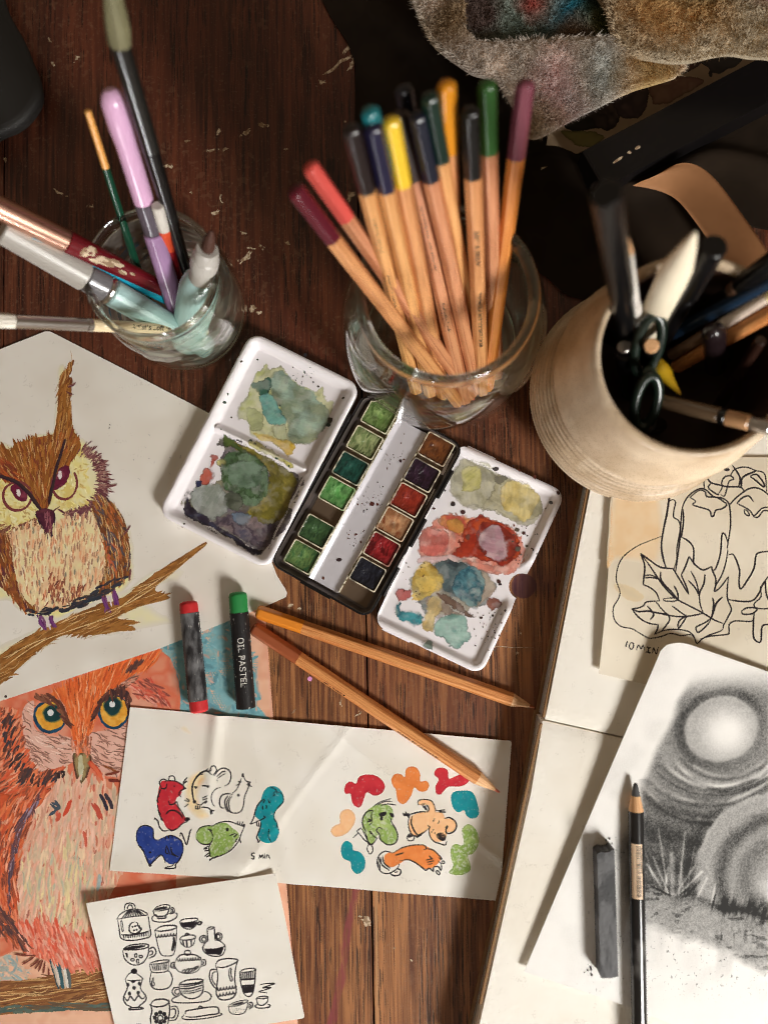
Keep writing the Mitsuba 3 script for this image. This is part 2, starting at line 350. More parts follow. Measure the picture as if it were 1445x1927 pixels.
# ---------------------------------------------------------------- table
tag('table_top', kind='structure')
seam0, seam1 = at(666.5, 0)[:2], at(703.5, 1927)[:2]
sd = (seam0-seam1)/np.linalg.norm(seam0-seam1); sn_ = np.array([sd[1], -sd[0]])
mid = (seam0+seam1)/2
used['table_top'] = 0
for a, b in ((-430, -218.4), (-217.6, -.45), (.45, 217.6), (218.4, 430)):
    r = np.array([mid+sn_*x+sd*y for x, y in ((a, -420), (b, -420), (b, 420), (a, 420))])
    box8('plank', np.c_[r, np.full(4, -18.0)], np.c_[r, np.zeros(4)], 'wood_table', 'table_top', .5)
r = np.array([mid+sn_*x+sd*y for x, y in ((-430, -420), (430, -420), (430, 420), (-430, 420))])
box8('underframe', np.c_[r, np.full(4, -30.0)], np.c_[r, np.full(4, -18.2)], 'black_enamel', 'table_top')
# dried paint flecks on the table
FL = [(310, 312, 22, 7, 10), (352, 264, 9, 3, 0), (398, 282, 16, 4, -20), (424, 280, 12, 4, -15), (464, 248, 20, 7, -30), (412, 246, 10, 6, 60), (110, 361, 18, 5, 40), (10, 300, 10, 4, 70),
      (405, 400, 18, 6, -40), (463, 484, 34, 7, -42), (470, 466, 10, 4, 20), (475, 580, 14, 11, 30), (488, 588, 8, 7, 0), (360, 362, 5, 4, 0), (415, 374, 12, 3, 80), (458, 438, 12, 4, 30),
      (640, 118, 62, 7, -35), (655, 88, 34, 6, -62), (606, 154, 14, 6, -30), (661, 122, 20, 6, -70), (662, 30, 7, 3, 0), (493, 234, 16, 7, 20), (538, 280, 6, 4, 0), (649, 228, 5, 3, 0),
      (660, 368, 24, 9, -40), (541, 457, 10, 5, 10), (490, 462, 7, 4, 30), (674, 1345, 12, 3, -30), (641, 1322, 12, 3, -80), (553, 1339, 8, 3, -50), (546, 1140, 10, 7, 20), (563, 1146, 10, 4, 10),
      (980, 1192, 4, 4, 0), (973, 1229, 5, 5, 0), (774, 1808, 6, 3, 60), (742, 1785, 5, 3, 0), (690, 1735, 22, 12, 40), (960, 1218, 70, 2, 2), (172, 388, 7, 3, 0), (93, 74, 8, 4, 60), (145, 108, 10, 5, -50), (100, 120, 12, 4, 70)]
vs = []
FL2 = []
for (u, v_, l, w, a) in FL:
    FL2.append((u, v_, l, w, a))
    for q in range(int(rng.integers(0, 3)) if l > 6 else 0):
        t = (rng.random()-.5)*1.7*l; FL2.append((u+t*math.cos(math.radians(a))+rng.normal()*3, v_+t*math.sin(math.radians(a))+rng.normal()*3, 2+l*.25*rng.random(), 1.5+w*.35*rng.random(), rng.random()*180))
for k, (u, v_, l, w, a) in enumerate(FL2):
    m_ = 26; th = np.linspace(0, 2*np.pi, m_+1)[:-1]; ph = rng.random(3)*6.3
    rr = 1+.28*np.sin(th*2+ph[0])+.22*np.sin(th*5+ph[1])+.2*(rng.random(m_)*2-1)
    ca, sa = math.cos(math.radians(a)), math.sin(math.radians(a))
    x, y = np.cos(th)*l/2*rr, np.sin(th)*w/2*rr+.12*w*np.sin(x0_*3+ph[2]) if False else np.sin(th)*w/2*rr
    y = y+.22*w*np.sin(x/l*7+ph[2])
    q = at(u+x*ca-y*sa, v_+x*sa+y*ca, .12+.02*(k % 5))
    vs.append(fan(q, True))
v, f, u, _ = join(vs); k = obj('paint_fleck', v, f, 'crumb', 'table_top', uv=u); tag(k, kind='stuff')

# ---------------------------------------------------------------- paper sheets, and drawing on them

def pxf(x0, y0, z=0): return at(x0, y0, z)[:2]
def bumpat(x, y, u, v, su, sv, z=0):
    c = pxf(u, v, z); return np.exp(-((x-c[0])/su)**2-((y-c[1])/sv)**2)
def h2(x, y): return .55+.25*fb(x, y, .03, 2)
def h1(x, y): return 1.35+1.1*fb(x, y, .018, 1)+1.2*bumpat(x, y, 270, 1240, 30, 10)
def h3(x, y):
    c = pxf(405, 1400)
    ridge = 2.6*np.exp(-((x-c[0]-.12*(y-c[1]))/4.0)**2)*np.clip((y-c[1]+45)/60, 0, 1.1)
    r2 = .9*np.exp(-((x-pxf(480, 1400)[0]+.3*(y-c[1]))/5.0)**2)
    c4 = pxf(700, 1430)
    cr = .8*np.exp(-(((x-c4[0])*.6+(y-c4[1])*.8)/2.5)**2)+.8*np.exp(-(((x-c4[0])*.8-(y-c4[1])*.6+22)/2.5)**2)
    return 1.9+1.5*fb(x, y, .03, 3, 4)+ridge+r2*.6+cr*.6+2.6*bumpat(x, y, 455, 1622, 12, 9)
def h4(x, y):
    a = pxf(166, 1696); b = pxf(519, 1643)
    return 3.3+1.0*fb(x, y, .03, 5)+2.2*np.exp(-((x-a[0])/22)**2)+1.6*np.exp(-((y-a[1]-(x-a[0])*(b[1]-a[1])/(b[0]-a[0]))/16)**2)
def h5(x, y):
    a, b = pxf(1152, 900, BK), pxf(1125, 1267, BK); nx = np.array([-(a-b)[1], (a-b)[0]])/np.linalg.norm(a-b)
    dl = np.abs((x-b[0])*nx[0]+(y-b[1])*nx[1])
    return BK+1.4+1.2*fb(x, y, .03, 6)+4.4*np.exp(-dl/16)*(.55+.45*np.sin(np.clip((y-b[1])/70, 0, 1)*np.pi))
def h6(x, y):
    a, b = pxf(1262, 1212, 34), pxf(991, 1847, 24)
    t = np.clip(((x-b[0])*(a[0]-b[0])+(y-b[1])*(a[1]-b[1]))/((a-b)@(a-b)), 0, 1)
    nx = np.array([(a-b)[1], -(a-b)[0]])/np.linalg.norm(a-b)
    dd = np.clip((x-b[0])*nx[0]+(y-b[1])*nx[1], 0, 400)
    return BK+1.6+(1.4+3.2*t+3.4*t*t)*np.exp(-dd/75)+.5*fb(x, y, .03, 8)
SH = {}
def paper_sheet(name, px, z, hf, bsdf, label, cat, step=2.6, thick=.28, uvf=None, parent=None, kind=None):
    v, f, u = solid_sheet(pxpoly(px, z), step, hf, lambda zt: zt-thick, uvf)
    k = obj(name, v, f, bsdf, parent, uv=u); tag(k, label, cat); SH[k] = (hf, z)
    return k
orange_sheet = paper_sheet('owl_drawing', [(482, 1060), (500, 1165), (514, 1353), (539, 1664), (549, 1790), (566, 1990), (-70, 1990), (-70, 1060)], .5, h2, 'peach_paper',
    'peach paper with an orange staring owl in pastel, bottom left under other sheets', 'drawing')
brown_sheet = paper_sheet('owl_drawing', [(-70, 690), (0, 657), (88, 622), (96, 624), (250, 703), (420, 791), (500, 1025), (521, 1083), (541, 1115), (538, 1124), (500, 1141), (300, 1221), (0, 1320), (-70, 1344)], 1.2, h1, 'smooth_paper',
    'white sheet with a frowning brown owl on a branch, under the paint tin', 'drawing')
mice_sheet = paper_sheet('doodle_sheet', [(245, 1331), (963, 1395), (940, 1697), (421, 1654), (206, 1639)], 2, h3, 'rough_paper',
    'creased white sheet of coloured mouse and blob doodles', 'drawing', 1.8)
pot_sheet = paper_sheet('doodle_sheet', [(166, 1696), (519, 1643), (573, 1919), (225, 1972)], 4, h4, 'rough_paper',
    'white sheet with black ink doodles of cups, pots and jugs', 'drawing', 2.0)

def G(c, *xy):
    "coordinates read off an enlarged crop of the photograph: corner and magnification, then x, y pairs"
    a = np.array(xy, float).reshape(-1, 2); return a/c[2]+np.array(c[:2])
KEEP = []
class Art:
    "marks on a sheet: gathered in the sheet's plane, then laid on its surface in order, each a hair above the last"
    n = 0
    def __init__(s, sheet, base=.10): s.sheet, s.base, s.v, s.f, s.c, s.z, s.k = sheet, base, [], [], [], [], 0
    def put(s, p, f, c, dz=None):
        s.z.append(np.full(len(p), s.base+s.k_z())); s.v.append(p); s.f.append(f+s.k); s.c.append(c); s.k += len(p)
    layer = 0
    def k_z(s): s.layer += 1; return s.layer*1.5e-4
    base_col = None; last = None; means = None
    def ribbon(s, path, w, col, taper=.35, rough=0.0, var=.0, soft=None):
        p = np.asarray(path, float); t = np.gradient(p, axis=0); t /= np.linalg.norm(t, axis=1, keepdims=True)+1e-9
        m = len(p); q = np.linspace(0, 1, m)
        ww = w/2*np.minimum(1, taper+(1-taper)*np.minimum(q, 1-q)*6)
        if rough: ww = ww*(1+rough*(rng.random(m)*2-1))
        nn = np.stack([-t[:, 1], t[:, 0]], 1)*ww[:, None]
        if soft is not None:
            v = np.vstack([p+nn, p, p-nn]); i = np.arange(m-1)
            f = np.vstack([np.stack([i+a, i+m+a, i+1+a], 1) for a in (0, m)]+[np.stack([i+1+a, i+m+a, i+m+1+a], 1) for a in (0, m)])
            e = np.asarray(soft)*.62+np.asarray(col)*.38; k = np.minimum(1, np.minimum(q, 1-q)*5)[:, None]
            c = np.vstack([np.tile(e, (m, 1)), e*(1-k)+np.asarray(col)*k, np.tile(e, (m, 1))])
            s.put(v, f, c*(1+var*(rng.random((3*m, 1))*2-1)) if var else c); return
        v = np.vstack([p+nn, p-nn]); i = np.arange(m-1)
        f = np.vstack([np.stack([i, i+m, i+1], 1), np.stack([i+1, i+m, i+m+1], 1)])
        c = np.tile(col, (2*m, 1))*(1+var*(rng.random((2*m, 1))*2-1)) if var else np.tile(col, (2*m, 1))
        s.put(v, f, c)
    def fill(s, outline, cols, step=2.4, sc=.05, edge=1.0, ew=3.0, rough=.6, seed=0, speck=0, speckc=None, smooth_it=True, soft=None, wet=False):
        o = spline(outline, True, 6) if smooth_it else np.asarray(outline, float)
        o = resample(o, step*.6, True)
        c0 = o-o.mean(0)
        nz = (meshkit.fbm(np.c_[o*.07, np.full(len(o), seed+3.1)], 3)-.5)*1.1+(meshkit.fbm(np.c_[o*.3, np.full(len(o), seed+5.1)], 2)-.5)*.45
        o = o+c0/(np.linalg.norm(c0, axis=1, keepdims=True)+1e-6)*nz[:, None]*rough*8
        pg = Polygon(o).buffer(0)
        if pg.geom_type != 'Polygon': pg = max(pg.geoms, key=lambda g: g.area)
        p, f, d, _ = tri_poly(np.array(pg.exterior.coords)[:-1], step)
        wz = np.stack([meshkit.fbm(np.c_[p*.05, np.full(len(p), seed+k)], 2) for k in (11.5, 23.5)], 1)-.5 if wet else 0
        pw = p+wz*26 if wet else p
        n0 = meshkit.fbm(np.c_[pw*sc, np.full(len(p), seed*3.7)], 4)
        t = np.clip((n0-.5)*2.6+.5, 0, .999)*(len(cols)-1)
        i = t.astype(int); w = (t-i)[:, None]; cc = np.array(cols)
        c = cc[i]*(1-w)+cc[np.minimum(i+1, len(cols)-1)]*w
        if wet:
            for q, wd in ((.44, .012), (.58, .010)): c = c*(1-.30*np.exp(-((n0-q)/wd)**2)[:, None])
            c = c*(.86+.30*meshkit.noise(np.c_[p*.45, np.full(len(p), seed+2.0)])[:, None])
            pale = np.clip((meshkit.fbm(np.c_[pw*.045, np.full(len(p), seed+31.0)], 3)-.52)*5, 0, 1)[:, None]; c = c*(1-.35*pale)+.35*pale*np.array([.62, .60, .58])
            sa = np.clip(d/(.4+5*np.clip(meshkit.fbm(np.c_[p*.06, np.full(len(p), seed+93.0)], 2)-.45, 0, 1)*3), 0, 1)[:, None]; c = c*sa+(1-sa)*(c*.5+.36)
            if rough >= 1.6:
                sa = np.clip(d/(.6+9*np.clip(meshkit.fbm(np.c_[p*.05, np.full(len(p), seed+91.0)], 2)-.38, 0, 1)*2.2), 0, 1)[:, None]; c = c*sa+(1-sa)*np.array([.80, .78, .80])
        if edge != 1.0: c = c*(1-(1-edge)*np.exp(-(d/ew)**1.5)[:, None]*(.6+.8*meshkit.noise(np.c_[p*.06, np.full(len(p), seed+71.0)])[:, None]))
        if speck: 
            sp = np.clip((meshkit.noise(np.c_[p*.42, np.full(len(p), seed+9.0)])-(1-speck*1.3))*6, 0, 1)[:, None]; c = c*(1-.5*sp)+.5*sp*np.array(speckc if speckc is not None else (.75, .73, .68))
        if soft is not None:
            a = np.clip(d/soft[1], 0, 1)[:, None]; c = c*a+np.array(soft[0])*(1-a)
        s.last = np.mean(cols, 0); s.means = s.means or {}; s.means[id(outline)] = s.last; KEEP.append(outline)
        s.put(p, f[:, ::-1], np.clip(c, 0.003, .95))
    def hatch(s, outline, n, ang, L, w, cols, jit=.25, curve=.15, taper=.3, rough=.25, var=.10, soft=True, widen=1.35):
        pg = Polygon(outline).buffer(0); x0, y0, x1, y1 = pg.bounds; m = 0; cols = np.array(cols)
        P = rng.random((n*6, 2))*[x1-x0, y1-y0]+[x0, y0]
        P = P[shapely.contains(pg, shapely.points(P))][:n]
        und = (s.means or {}).get(id(outline), cols.mean(0)*.6+.4*(s.base_col if s.base_col is not None else cols.mean(0)))
        for p in P:
            a = ang(p) if callable(ang) else ang
            a = math.radians(a)+rng.normal()*jit; l = L*(.5+rng.random()); cv = rng.normal()*curve
            q = np.linspace(-.5, .5, 6); aa = a+cv*q*2
            path = p+np.stack([np.cos(aa)*q, np.sin(aa)*q], 1)*l
            s.ribbon(path, w*(widen if soft else 1)*(.5+rng.random()*.9), cols[rng.integers(len(cols))]*(.85+.3*rng.random()), taper, rough, var, und if soft else None)
    def dot(s, c, rx, col, ry=None, a=0, n=14):
        th = np.linspace(0, 2*np.pi, n, endpoint=False); ry = ry or rx; x, y = np.cos(th)*rx, np.sin(th)*ry
        ca, sa = math.cos(math.radians(a)), math.sin(math.radians(a))
        p = np.stack([c[0]+x*ca-y*sa, c[1]+x*sa+y*ca], 1); v, f, _ = fan(np.c_[p, 0*th]); s.put(v[:, :2], f[:, ::-1], np.tile(col, (len(v), 1)))
    def flush(s, name, bsdf, label=None, kind=None):
        if not s.v: return
        hf, z0 = SH[s.sheet]
        p = np.vstack(s.v); w = at(p[:, 0], p[:, 1], z0)
        for _ in range(2): w = at(p[:, 0], p[:, 1], hf(w[:, 0], w[:, 1]))
        w[:, 2] = hf(w[:, 0], w[:, 1])+np.concatenate(s.z)
        f = np.vstack(s.f)
        q = w[f]; nz = np.cross(q[:, 1]-q[:, 0], q[:, 2]-q[:, 0])[:, 2]
        f = np.where((nz < 0)[:, None], f[:, ::-1], f)
        k = obj(name, w, f, bsdf, s.sheet, color=np.vstack(s.c), uv=w[:, :2])
        if label or kind: tag(k, label, None, None, kind)
        s.v, s.f, s.c, s.z, s.k = [], [], [], [], 0
        return k
INK = C(30, 24, 28)
def ink_set(sheet, name, crop, lines, w=2.3, dots=(), fills=(), label=None, loops=()):
    a = Art(sheet, .16)
    for f_ in fills: a.fill(G(crop, *f_), [INK], 1.6, rough=.1)
    for l in lines: a.ribbon(spline(G(crop, *l)), w*(1+.12*rng.normal()), INK, .6, .12)
    for l in loops: a.ribbon(np.vstack([(q := spline(G(crop, *l), True)), q[:2]]), w, INK, .8, .12)
    for d in dots: a.dot(G(crop, d[0], d[1])[0], d[2]/crop[2], INK, (d[3] if len(d) > 3 else d[2])/crop[2])
    return a.flush(name, 'marker', label)
def colour_patch(sheet, name, crop, xy, cols, seed=0, speck=.16, edge=.85, label=None):
    a = Art(sheet, .10); a.fill(G(crop, *xy), cols, 1.7, .09, edge, 1.6, .12, seed, speck)
    return a.flush(name, 'marker', label)

# ---------------------------------------------------------------- the mouse and blob doodles
A_ = (200, 1320, 3.6125); B_ = (580, 1370, 3.6125)
RED = [C(206, 52, 62), C(190, 40, 54)]; TEAL = [C(16, 150, 158), C(22, 134, 148)]; GRN = [C(150, 178, 92), C(132, 164, 78), C(168, 190, 112)]
BLU = [C(46, 70, 150), C(34, 56, 130)]; ORG = [C(226, 128, 62), C(236, 142, 76)]; PCH = [C(246, 198, 150), C(240, 186, 136)]
m = mice_sheet
def doodle(name, label, crop, fill=None, cols=None, lines=(), dots=(), fills=(), loops=(), w=2.35, seed=0, speck=.12, fseed=None):
    key = (m+'__'+name); key = fresh(key)
    base = used  # parts of one doodle are gathered in one mesh
    a = Art(m, .10)
    if fill is not None: a.fill(G(crop, *fill), cols, 1.7, .09, .85, 1.6, .10, seed, speck)
    for f_ in fills: a.fill(G(crop, *f_), [INK], 1.5, rough=.1)
    for l in lines: a.ribbon(spline(G(crop, *l)), w*(1+.12*rng.normal()), INK, .6, .12)
    for l in loops: a.ribbon(np.vstack([(q := spline(G(crop, *l), True)), q[:2]]), w, INK, .8, .12)
    for d in dots: a.dot(G(crop, d[0], d[1])[0], d[2]/crop[2], INK, (d[3] if len(d) > 3 else d[2])/crop[2])
    used[key] = used.get(key, 0); nm = key.split('__')[1]; used.pop(key)
    return a.flush(nm, 'marker', label)
def fur(pts, l, a0, n=1):
    return [(x, y, x+l*math.cos(math.radians(a0+20*rng.normal())), y+l*math.sin(math.radians(a0+20*rng.normal()))) for x, y in pts]
a = Art(m, .08)
a.fill(G(A_, 540, 545, 590, 492, 645, 468, 690, 520, 640, 600, 640, 690, 700, 760, 700, 795, 640, 808, 560, 750, 530, 640), [C(246, 214, 160), C(242, 226, 186), C(244, 204, 150)], 2, .05, 1, soft=(C(236, 231, 220), 9), rough=.4)
a.flush('watercolour_wash', 'wash')
a.fill(G(A_, 500, 180, 540, 165, 575, 195, 590, 225, 560, 230, 520, 205), [C(238, 226, 200)], 2, soft=(C(238, 234, 226), 6))
a.flush('watercolour_wash', 'wash')
doodle('mouse_doodle', 'red mouse doodle', A_, (375, 545, 420, 540, 480, 545, 520, 570, 535, 590, 515, 610, 505, 640, 482, 655, 470, 690, 495, 720, 500, 745, 530, 785, 550, 800, 520, 830, 480, 865, 445, 880, 410, 860, 380, 800, 355, 740, 345, 680, 355, 610), RED,
    [(370, 580, 362, 550, 385, 530, 412, 537), (425, 538, 430, 514, 455, 508, 468, 530, 460, 547), (398, 545, 430, 540, 475, 545, 522, 572, 532, 595), (532, 597, 505, 610, 496, 632, 512, 655), (370, 580, 380, 595, 405, 590, 412, 560),
     (520, 558, 535, 535, 552, 518), (524, 566, 540, 548, 553, 545), (425, 678, 432, 702, 462, 698, 478, 684, 492, 712), (405, 770, 430, 745, 470, 745, 505, 770, 520, 798), (480, 870, 520, 832, 556, 818), (480, 708, 510, 748, 532, 786),
     (425, 878, 388, 882, 362, 855, 352, 818, 332, 797, 325, 806), (420, 865, 447, 880, 485, 866), (372, 600, 350, 650, 345, 690), (350, 720, 362, 770, 385, 815)]+fur([(362, 600), (352, 635), (347, 670), (349, 705), (356, 745), (372, 790)], 26, 70)+[(532, 592, 545, 594), (536, 800, 566, 792), (538, 812, 570, 803)],
    [(463, 577, 6), (530, 590, 8)], [(530, 796, 555, 788, 570, 798, 560, 814, 538, 816)])
doodle('mouse_doodle', 'blue mouse doodle', A_, (205, 930, 215, 872, 250, 848, 300, 856, 323, 890, 325, 930, 345, 945, 380, 930, 430, 915, 480, 930, 515, 960, 522, 1010, 505, 1060, 480, 1095, 440, 1110, 400, 1085, 375, 1045, 345, 1060, 310, 1105, 292, 1115, 272, 1060, 245, 1010, 215, 975), BLU,
    [(206, 955, 208, 890, 235, 852, 280, 847, 318, 872, 322, 930, 350, 946, 390, 928, 440, 913, 485, 930, 515, 958, 521, 1020, 496, 1082, 471, 1110, 468, 1134, 410, 1138, 404, 1131, 450, 1118, 466, 1095), (215, 975, 252, 1018, 274, 1072, 290, 1110), (300, 1114, 330, 1082, 374, 1046, 398, 1080, 400, 1100),
     (410, 980, 405, 1030, 440, 1040, 490, 1058), (440, 990, 446, 1030, 480, 1055), (412, 985, 430, 1035), (500, 920, 510, 895, 530, 940, 546, 976, 560, 930, 570, 885, 582, 870), (232, 985, 240, 1000)]+fur([(215, 960), (225, 985), (240, 1005), (420, 915), (450, 915), (400, 925)], 22, 60),
    [(298, 1115, 11), (298, 1028, 9, 7)], seed=1)
doodle('mouse_doodle', 'sulky white mouse doodle with a peach cheek', A_, None, None,
    [(600, 690, 588, 640, 585, 580, 605, 530, 640, 490, 682, 474, 720, 502), (705, 480, 715, 446, 738, 442, 750, 472, 726, 504), (735, 510, 762, 470, 800, 455, 840, 476, 848, 520, 832, 560, 803, 576), (750, 512, 790, 480, 812, 478), (756, 525, 790, 502, 812, 492), (748, 535, 760, 545), (780, 585, 742, 600, 715, 640, 720, 690, 740, 718),
     (594, 582, 622, 584), (650, 574, 702, 578), (610, 697, 640, 706, 662, 690, 684, 674), (610, 708, 608, 730, 632, 731, 634, 712), (621, 710, 621, 730), (565, 684, 530, 673), (562, 697, 528, 722), (568, 678, 545, 660), (650, 660, 690, 642), (655, 672, 690, 660), (640, 720, 690, 725, 715, 746, 722, 770), (712, 740, 736, 746), (708, 745, 712, 772), (660, 690, 680, 680, 684, 690)]+fur([(615, 520), (630, 500), (650, 486), (670, 478), (690, 476)], 30, -25),
    [(610, 588, 8), (690, 582, 8), (600, 684, 12), (676, 690, 6)])
doodle('mouse_doodle', 'white mouse doodle with pointed snout', A_, None, None,
    [(858, 625, 886, 600, 906, 560, 918, 525), (930, 500, 948, 540, 974, 552, 964, 592, 940, 650, 934, 702, 920, 742, 890, 760, 850, 755, 836, 720, 835, 680, 856, 645), (895, 545, 921, 551), (880, 573, 910, 560), (950, 546, 985, 551), (955, 566, 992, 582), (960, 556, 980, 572), (860, 634, 820, 629, 785, 642, 770, 682, 780, 722, 810, 726), (828, 642, 806, 680, 815, 730, 832, 755), (845, 640, 820, 690, 828, 735, 850, 760)],
    [(898, 640, 10), (928, 503, 9, 14)])
doodle('mouse_doodle', 'green mouse doodle', A_, (612, 895, 650, 855, 720, 848, 760, 832, 805, 826, 835, 840, 860, 865, 890, 885, 905, 920, 880, 955, 850, 1000, 800, 1040, 740, 1060, 700, 1055, 700, 1010, 716, 965, 680, 975, 640, 968, 610, 935), GRN,
    [(725, 846, 770, 825, 830, 817, 880, 833, 932, 852), (938, 858, 918, 900, 900, 950, 850, 1010, 790, 1045, 700, 1076), (613, 895, 640, 860, 690, 846, 730, 850), (610, 935, 640, 966, 690, 975, 720, 950, 722, 905, 700, 872), (690, 870, 722, 880), (712, 960, 698, 1000, 710, 1055), (893, 840, 893, 815), (906, 842, 912, 815), (918, 845, 930, 818), (838, 915, 880, 898), (866, 925, 892, 902), (888, 935, 880, 958), (905, 930, 916, 965)]+fur([(695, 985), (690, 1000), (700, 1015), (700, 1030), (712, 1045), (730, 1060), (760, 1050)], 34, 160),
    [(823, 873, 11, 12), (935, 846, 10, 13)], seed=2, speck=.3)
doodle('mouse_doodle', 'teal mouse doodle', A_, (1060, 640, 1080, 600, 1120, 578, 1170, 590, 1205, 640, 1195, 700, 1150, 745, 1140, 790, 1165, 840, 1175, 890, 1150, 950, 1100, 966, 1050, 950, 1030, 910, 1042, 860, 1048, 815, 1012, 780, 1020, 715, 1050, 672), TEAL,
    [(1083, 655, 1090, 610, 1120, 588, 1150, 600, 1162, 628), (1110, 660, 1140, 622, 1165, 618, 1196, 632, 1205, 680, 1180, 712, 1150, 746, 1140, 790, 1160, 830, 1173, 880), (1120, 655, 1150, 632), (1080, 662, 1040, 690, 1015, 740, 1003, 790, 985, 828), (990, 834, 1030, 816, 1066, 800, 1080, 786), (1024, 822, 1026, 846, 1050, 848, 1050, 822), (1037, 822, 1038, 846), (1062, 710, 1063, 737), (1088, 705, 1089, 732), (1052, 850, 1035, 890, 1020, 930), (1105, 870, 1102, 920, 1120, 956), (1070, 780, 1084, 792)]+fur([(1080, 670), (1100, 668), (1120, 672), (1022, 915), (1030, 935), (1045, 945), (1160, 840)], 24, 110),
    [(985, 832, 10, 7)], seed=3)
ink_set(m, 'handwriting', A_, [(1012, 1034, 992, 1034, 990, 1050, 1006, 1057, 1001, 1073, 985, 1070), (1040, 1073, 1043, 1046, 1052, 1062, 1062, 1044, 1063, 1072), (1076, 1048, 1075, 1071), (1088, 1071, 1090, 1048, 1104, 1050, 1112, 1074)], 2.2, [(1077, 1040, 4)], label='the words 5 min')
for nm, lab, cols, xy in (
    ('blob_patch', 'red three-lobed blob', RED, (245, 430, 255, 385, 290, 365, 325, 380, 345, 335, 390, 318, 450, 322, 500, 355, 522, 400, 500, 445, 450, 462, 400, 440, 380, 480, 360, 530, 335, 542, 300, 510, 288, 450, 262, 450)),
    ('blob_patch', 'orange blob', ORG, (565, 350, 590, 315, 630, 315, 655, 335, 665, 280, 700, 263, 740, 275, 762, 320, 760, 365, 800, 360, 822, 390, 800, 430, 755, 432, 720, 405, 705, 450, 675, 500, 640, 520, 605, 490, 595, 420, 575, 395)),
    ('blob_patch', 'red blob under the pencil', RED, (857, 300, 880, 275, 920, 272, 950, 295, 955, 345, 1000, 330, 1040, 315, 1075, 335, 1098, 350, 1070, 385, 1020, 400, 960, 400, 930, 420, 900, 452, 870, 445, 865, 400, 885, 350, 860, 325)),
    ('blob_patch', 'teal blob at the right', TEAL, (970, 470, 990, 435, 1040, 428, 1100, 430, 1130, 460, 1150, 520, 1160, 580, 1140, 612, 1100, 615, 1070, 590, 1060, 560, 1020, 575, 985, 545)),
    ('blob_patch', 'green blob', GRN, (1045, 720, 1050, 680, 1090, 655, 1130, 680, 1160, 740, 1155, 800, 1120, 855, 1085, 870, 1100, 920, 1100, 970, 1050, 1000, 990, 1000, 955, 985, 985, 940, 970, 880, 970, 820, 1000, 790, 1050, 800, 1055, 760)),
    ('blob_patch', 'pale peach blob', PCH, (215, 590, 240, 560, 280, 555, 315, 590, 318, 640, 290, 690, 250, 725, 190, 742, 160, 720, 155, 690, 190, 660, 215, 650)),
    ('blob_patch', 'teal blob at the left', TEAL, (222, 830, 240, 780, 270, 770, 300, 795, 305, 830, 350, 845, 385, 890, 385, 950, 360, 985, 325, 992, 295, 960, 285, 910, 240, 890))):
    colour_patch(m, nm, B_, xy, cols, len(lab), .3 if cols is GRN else .12, .85, lab)
doodle('head_doodle', 'green long-nosed head doodle with bow tie', B_, (370, 640, 385, 580, 430, 540, 480, 520, 540, 525, 575, 560, 575, 620, 560, 650, 590, 680, 610, 730, 590, 780, 545, 795, 500, 770, 480, 730, 460, 745, 440, 790, 410, 780, 385, 720, 370, 690), GRN,
    [(392, 705, 370, 660, 372, 612, 400, 570, 440, 562), (440, 565, 428, 600, 436, 640, 412, 662), (405, 620, 430, 630, 408, 640), (400, 640, 425, 632), (440, 535, 500, 500, 565, 482), (470, 525, 520, 502, 570, 500), (490, 530, 540, 518, 596, 525),
     (505, 690, 480, 678, 464, 700, 484, 725, 490, 760, 540, 796, 590, 785, 609, 740, 595, 690, 566, 640, 560, 610), (472, 745, 442, 786, 410, 790, 400, 750, 384, 708), (413, 705, 432, 718, 444, 738, 472, 752), (420, 700, 425, 725), (330, 702, 362, 680), (362, 682, 405, 770, 430, 800, 440, 832, 420, 859, 400, 825, 411, 792), (330, 702, 380, 760, 406, 782), (305, 748, 340, 715), (412, 795, 440, 795),
     (478, 582, 530, 573, 480, 592, 528, 578, 486, 600, 530, 585, 490, 604, 525, 594), (553, 580, 580, 590, 556, 590, 582, 602, 562, 600, 580, 610), (490, 605, 505, 612, 492, 622, 508, 625)],
    [(496, 618, 9, 13)], seed=4, speck=.34)
doodle('dog_doodle', 'peach dog doodle', B_, (690, 620, 720, 590, 780, 572, 815, 565, 815, 525, 760, 527, 750, 502, 790, 488, 830, 495, 858, 530, 865, 570, 910, 578, 935, 615, 980, 622, 1003, 660, 985, 705, 942, 712, 938, 740, 900, 775, 850, 768, 822, 722, 815, 690, 770, 728, 720, 735, 685, 700), PCH,
    [(745, 525, 750, 495, 800, 488, 840, 500, 860, 540, 866, 572), (745, 525, 790, 520, 816, 540, 812, 570, 760, 572, 715, 582, 688, 592), (690, 592, 680, 640, 690, 700, 720, 735, 780, 715, 808, 694), (820, 692, 825, 730, 850, 770, 890, 787, 930, 797, 942, 770), (705, 602, 700, 650, 720, 700, 742, 730), (925, 620, 960, 610, 1000, 640, 1006, 680, 980, 712, 940, 716, 935, 680), (930, 680, 946, 668, 940, 690), (865, 560, 932, 577), (880, 565, 930, 558), (890, 575, 935, 572),
     (812, 664, 826, 676, 815, 692), (640, 580, 690, 600, 645, 590, 685, 585, 650, 600, 690, 590), (660, 570, 680, 610), (668, 745, 690, 722, 720, 740, 712, 765, 682, 767, 668, 745), (730, 742, 772, 722, 735, 748, 770, 730), (775, 530, 805, 540), (780, 540, 808, 552), (790, 550, 812, 562)],
    [(850, 695, 5), (838, 710, 5), (860, 716, 5)], [(868, 732, 890, 712, 920, 716, 938, 742, 925, 768, 895, 765), (845, 637, 852, 620, 862, 617, 858, 632), (878, 655, 886, 634, 895, 631, 890, 648), (672, 742, 690, 727, 712, 738, 690, 748)], seed=5, speck=.05)
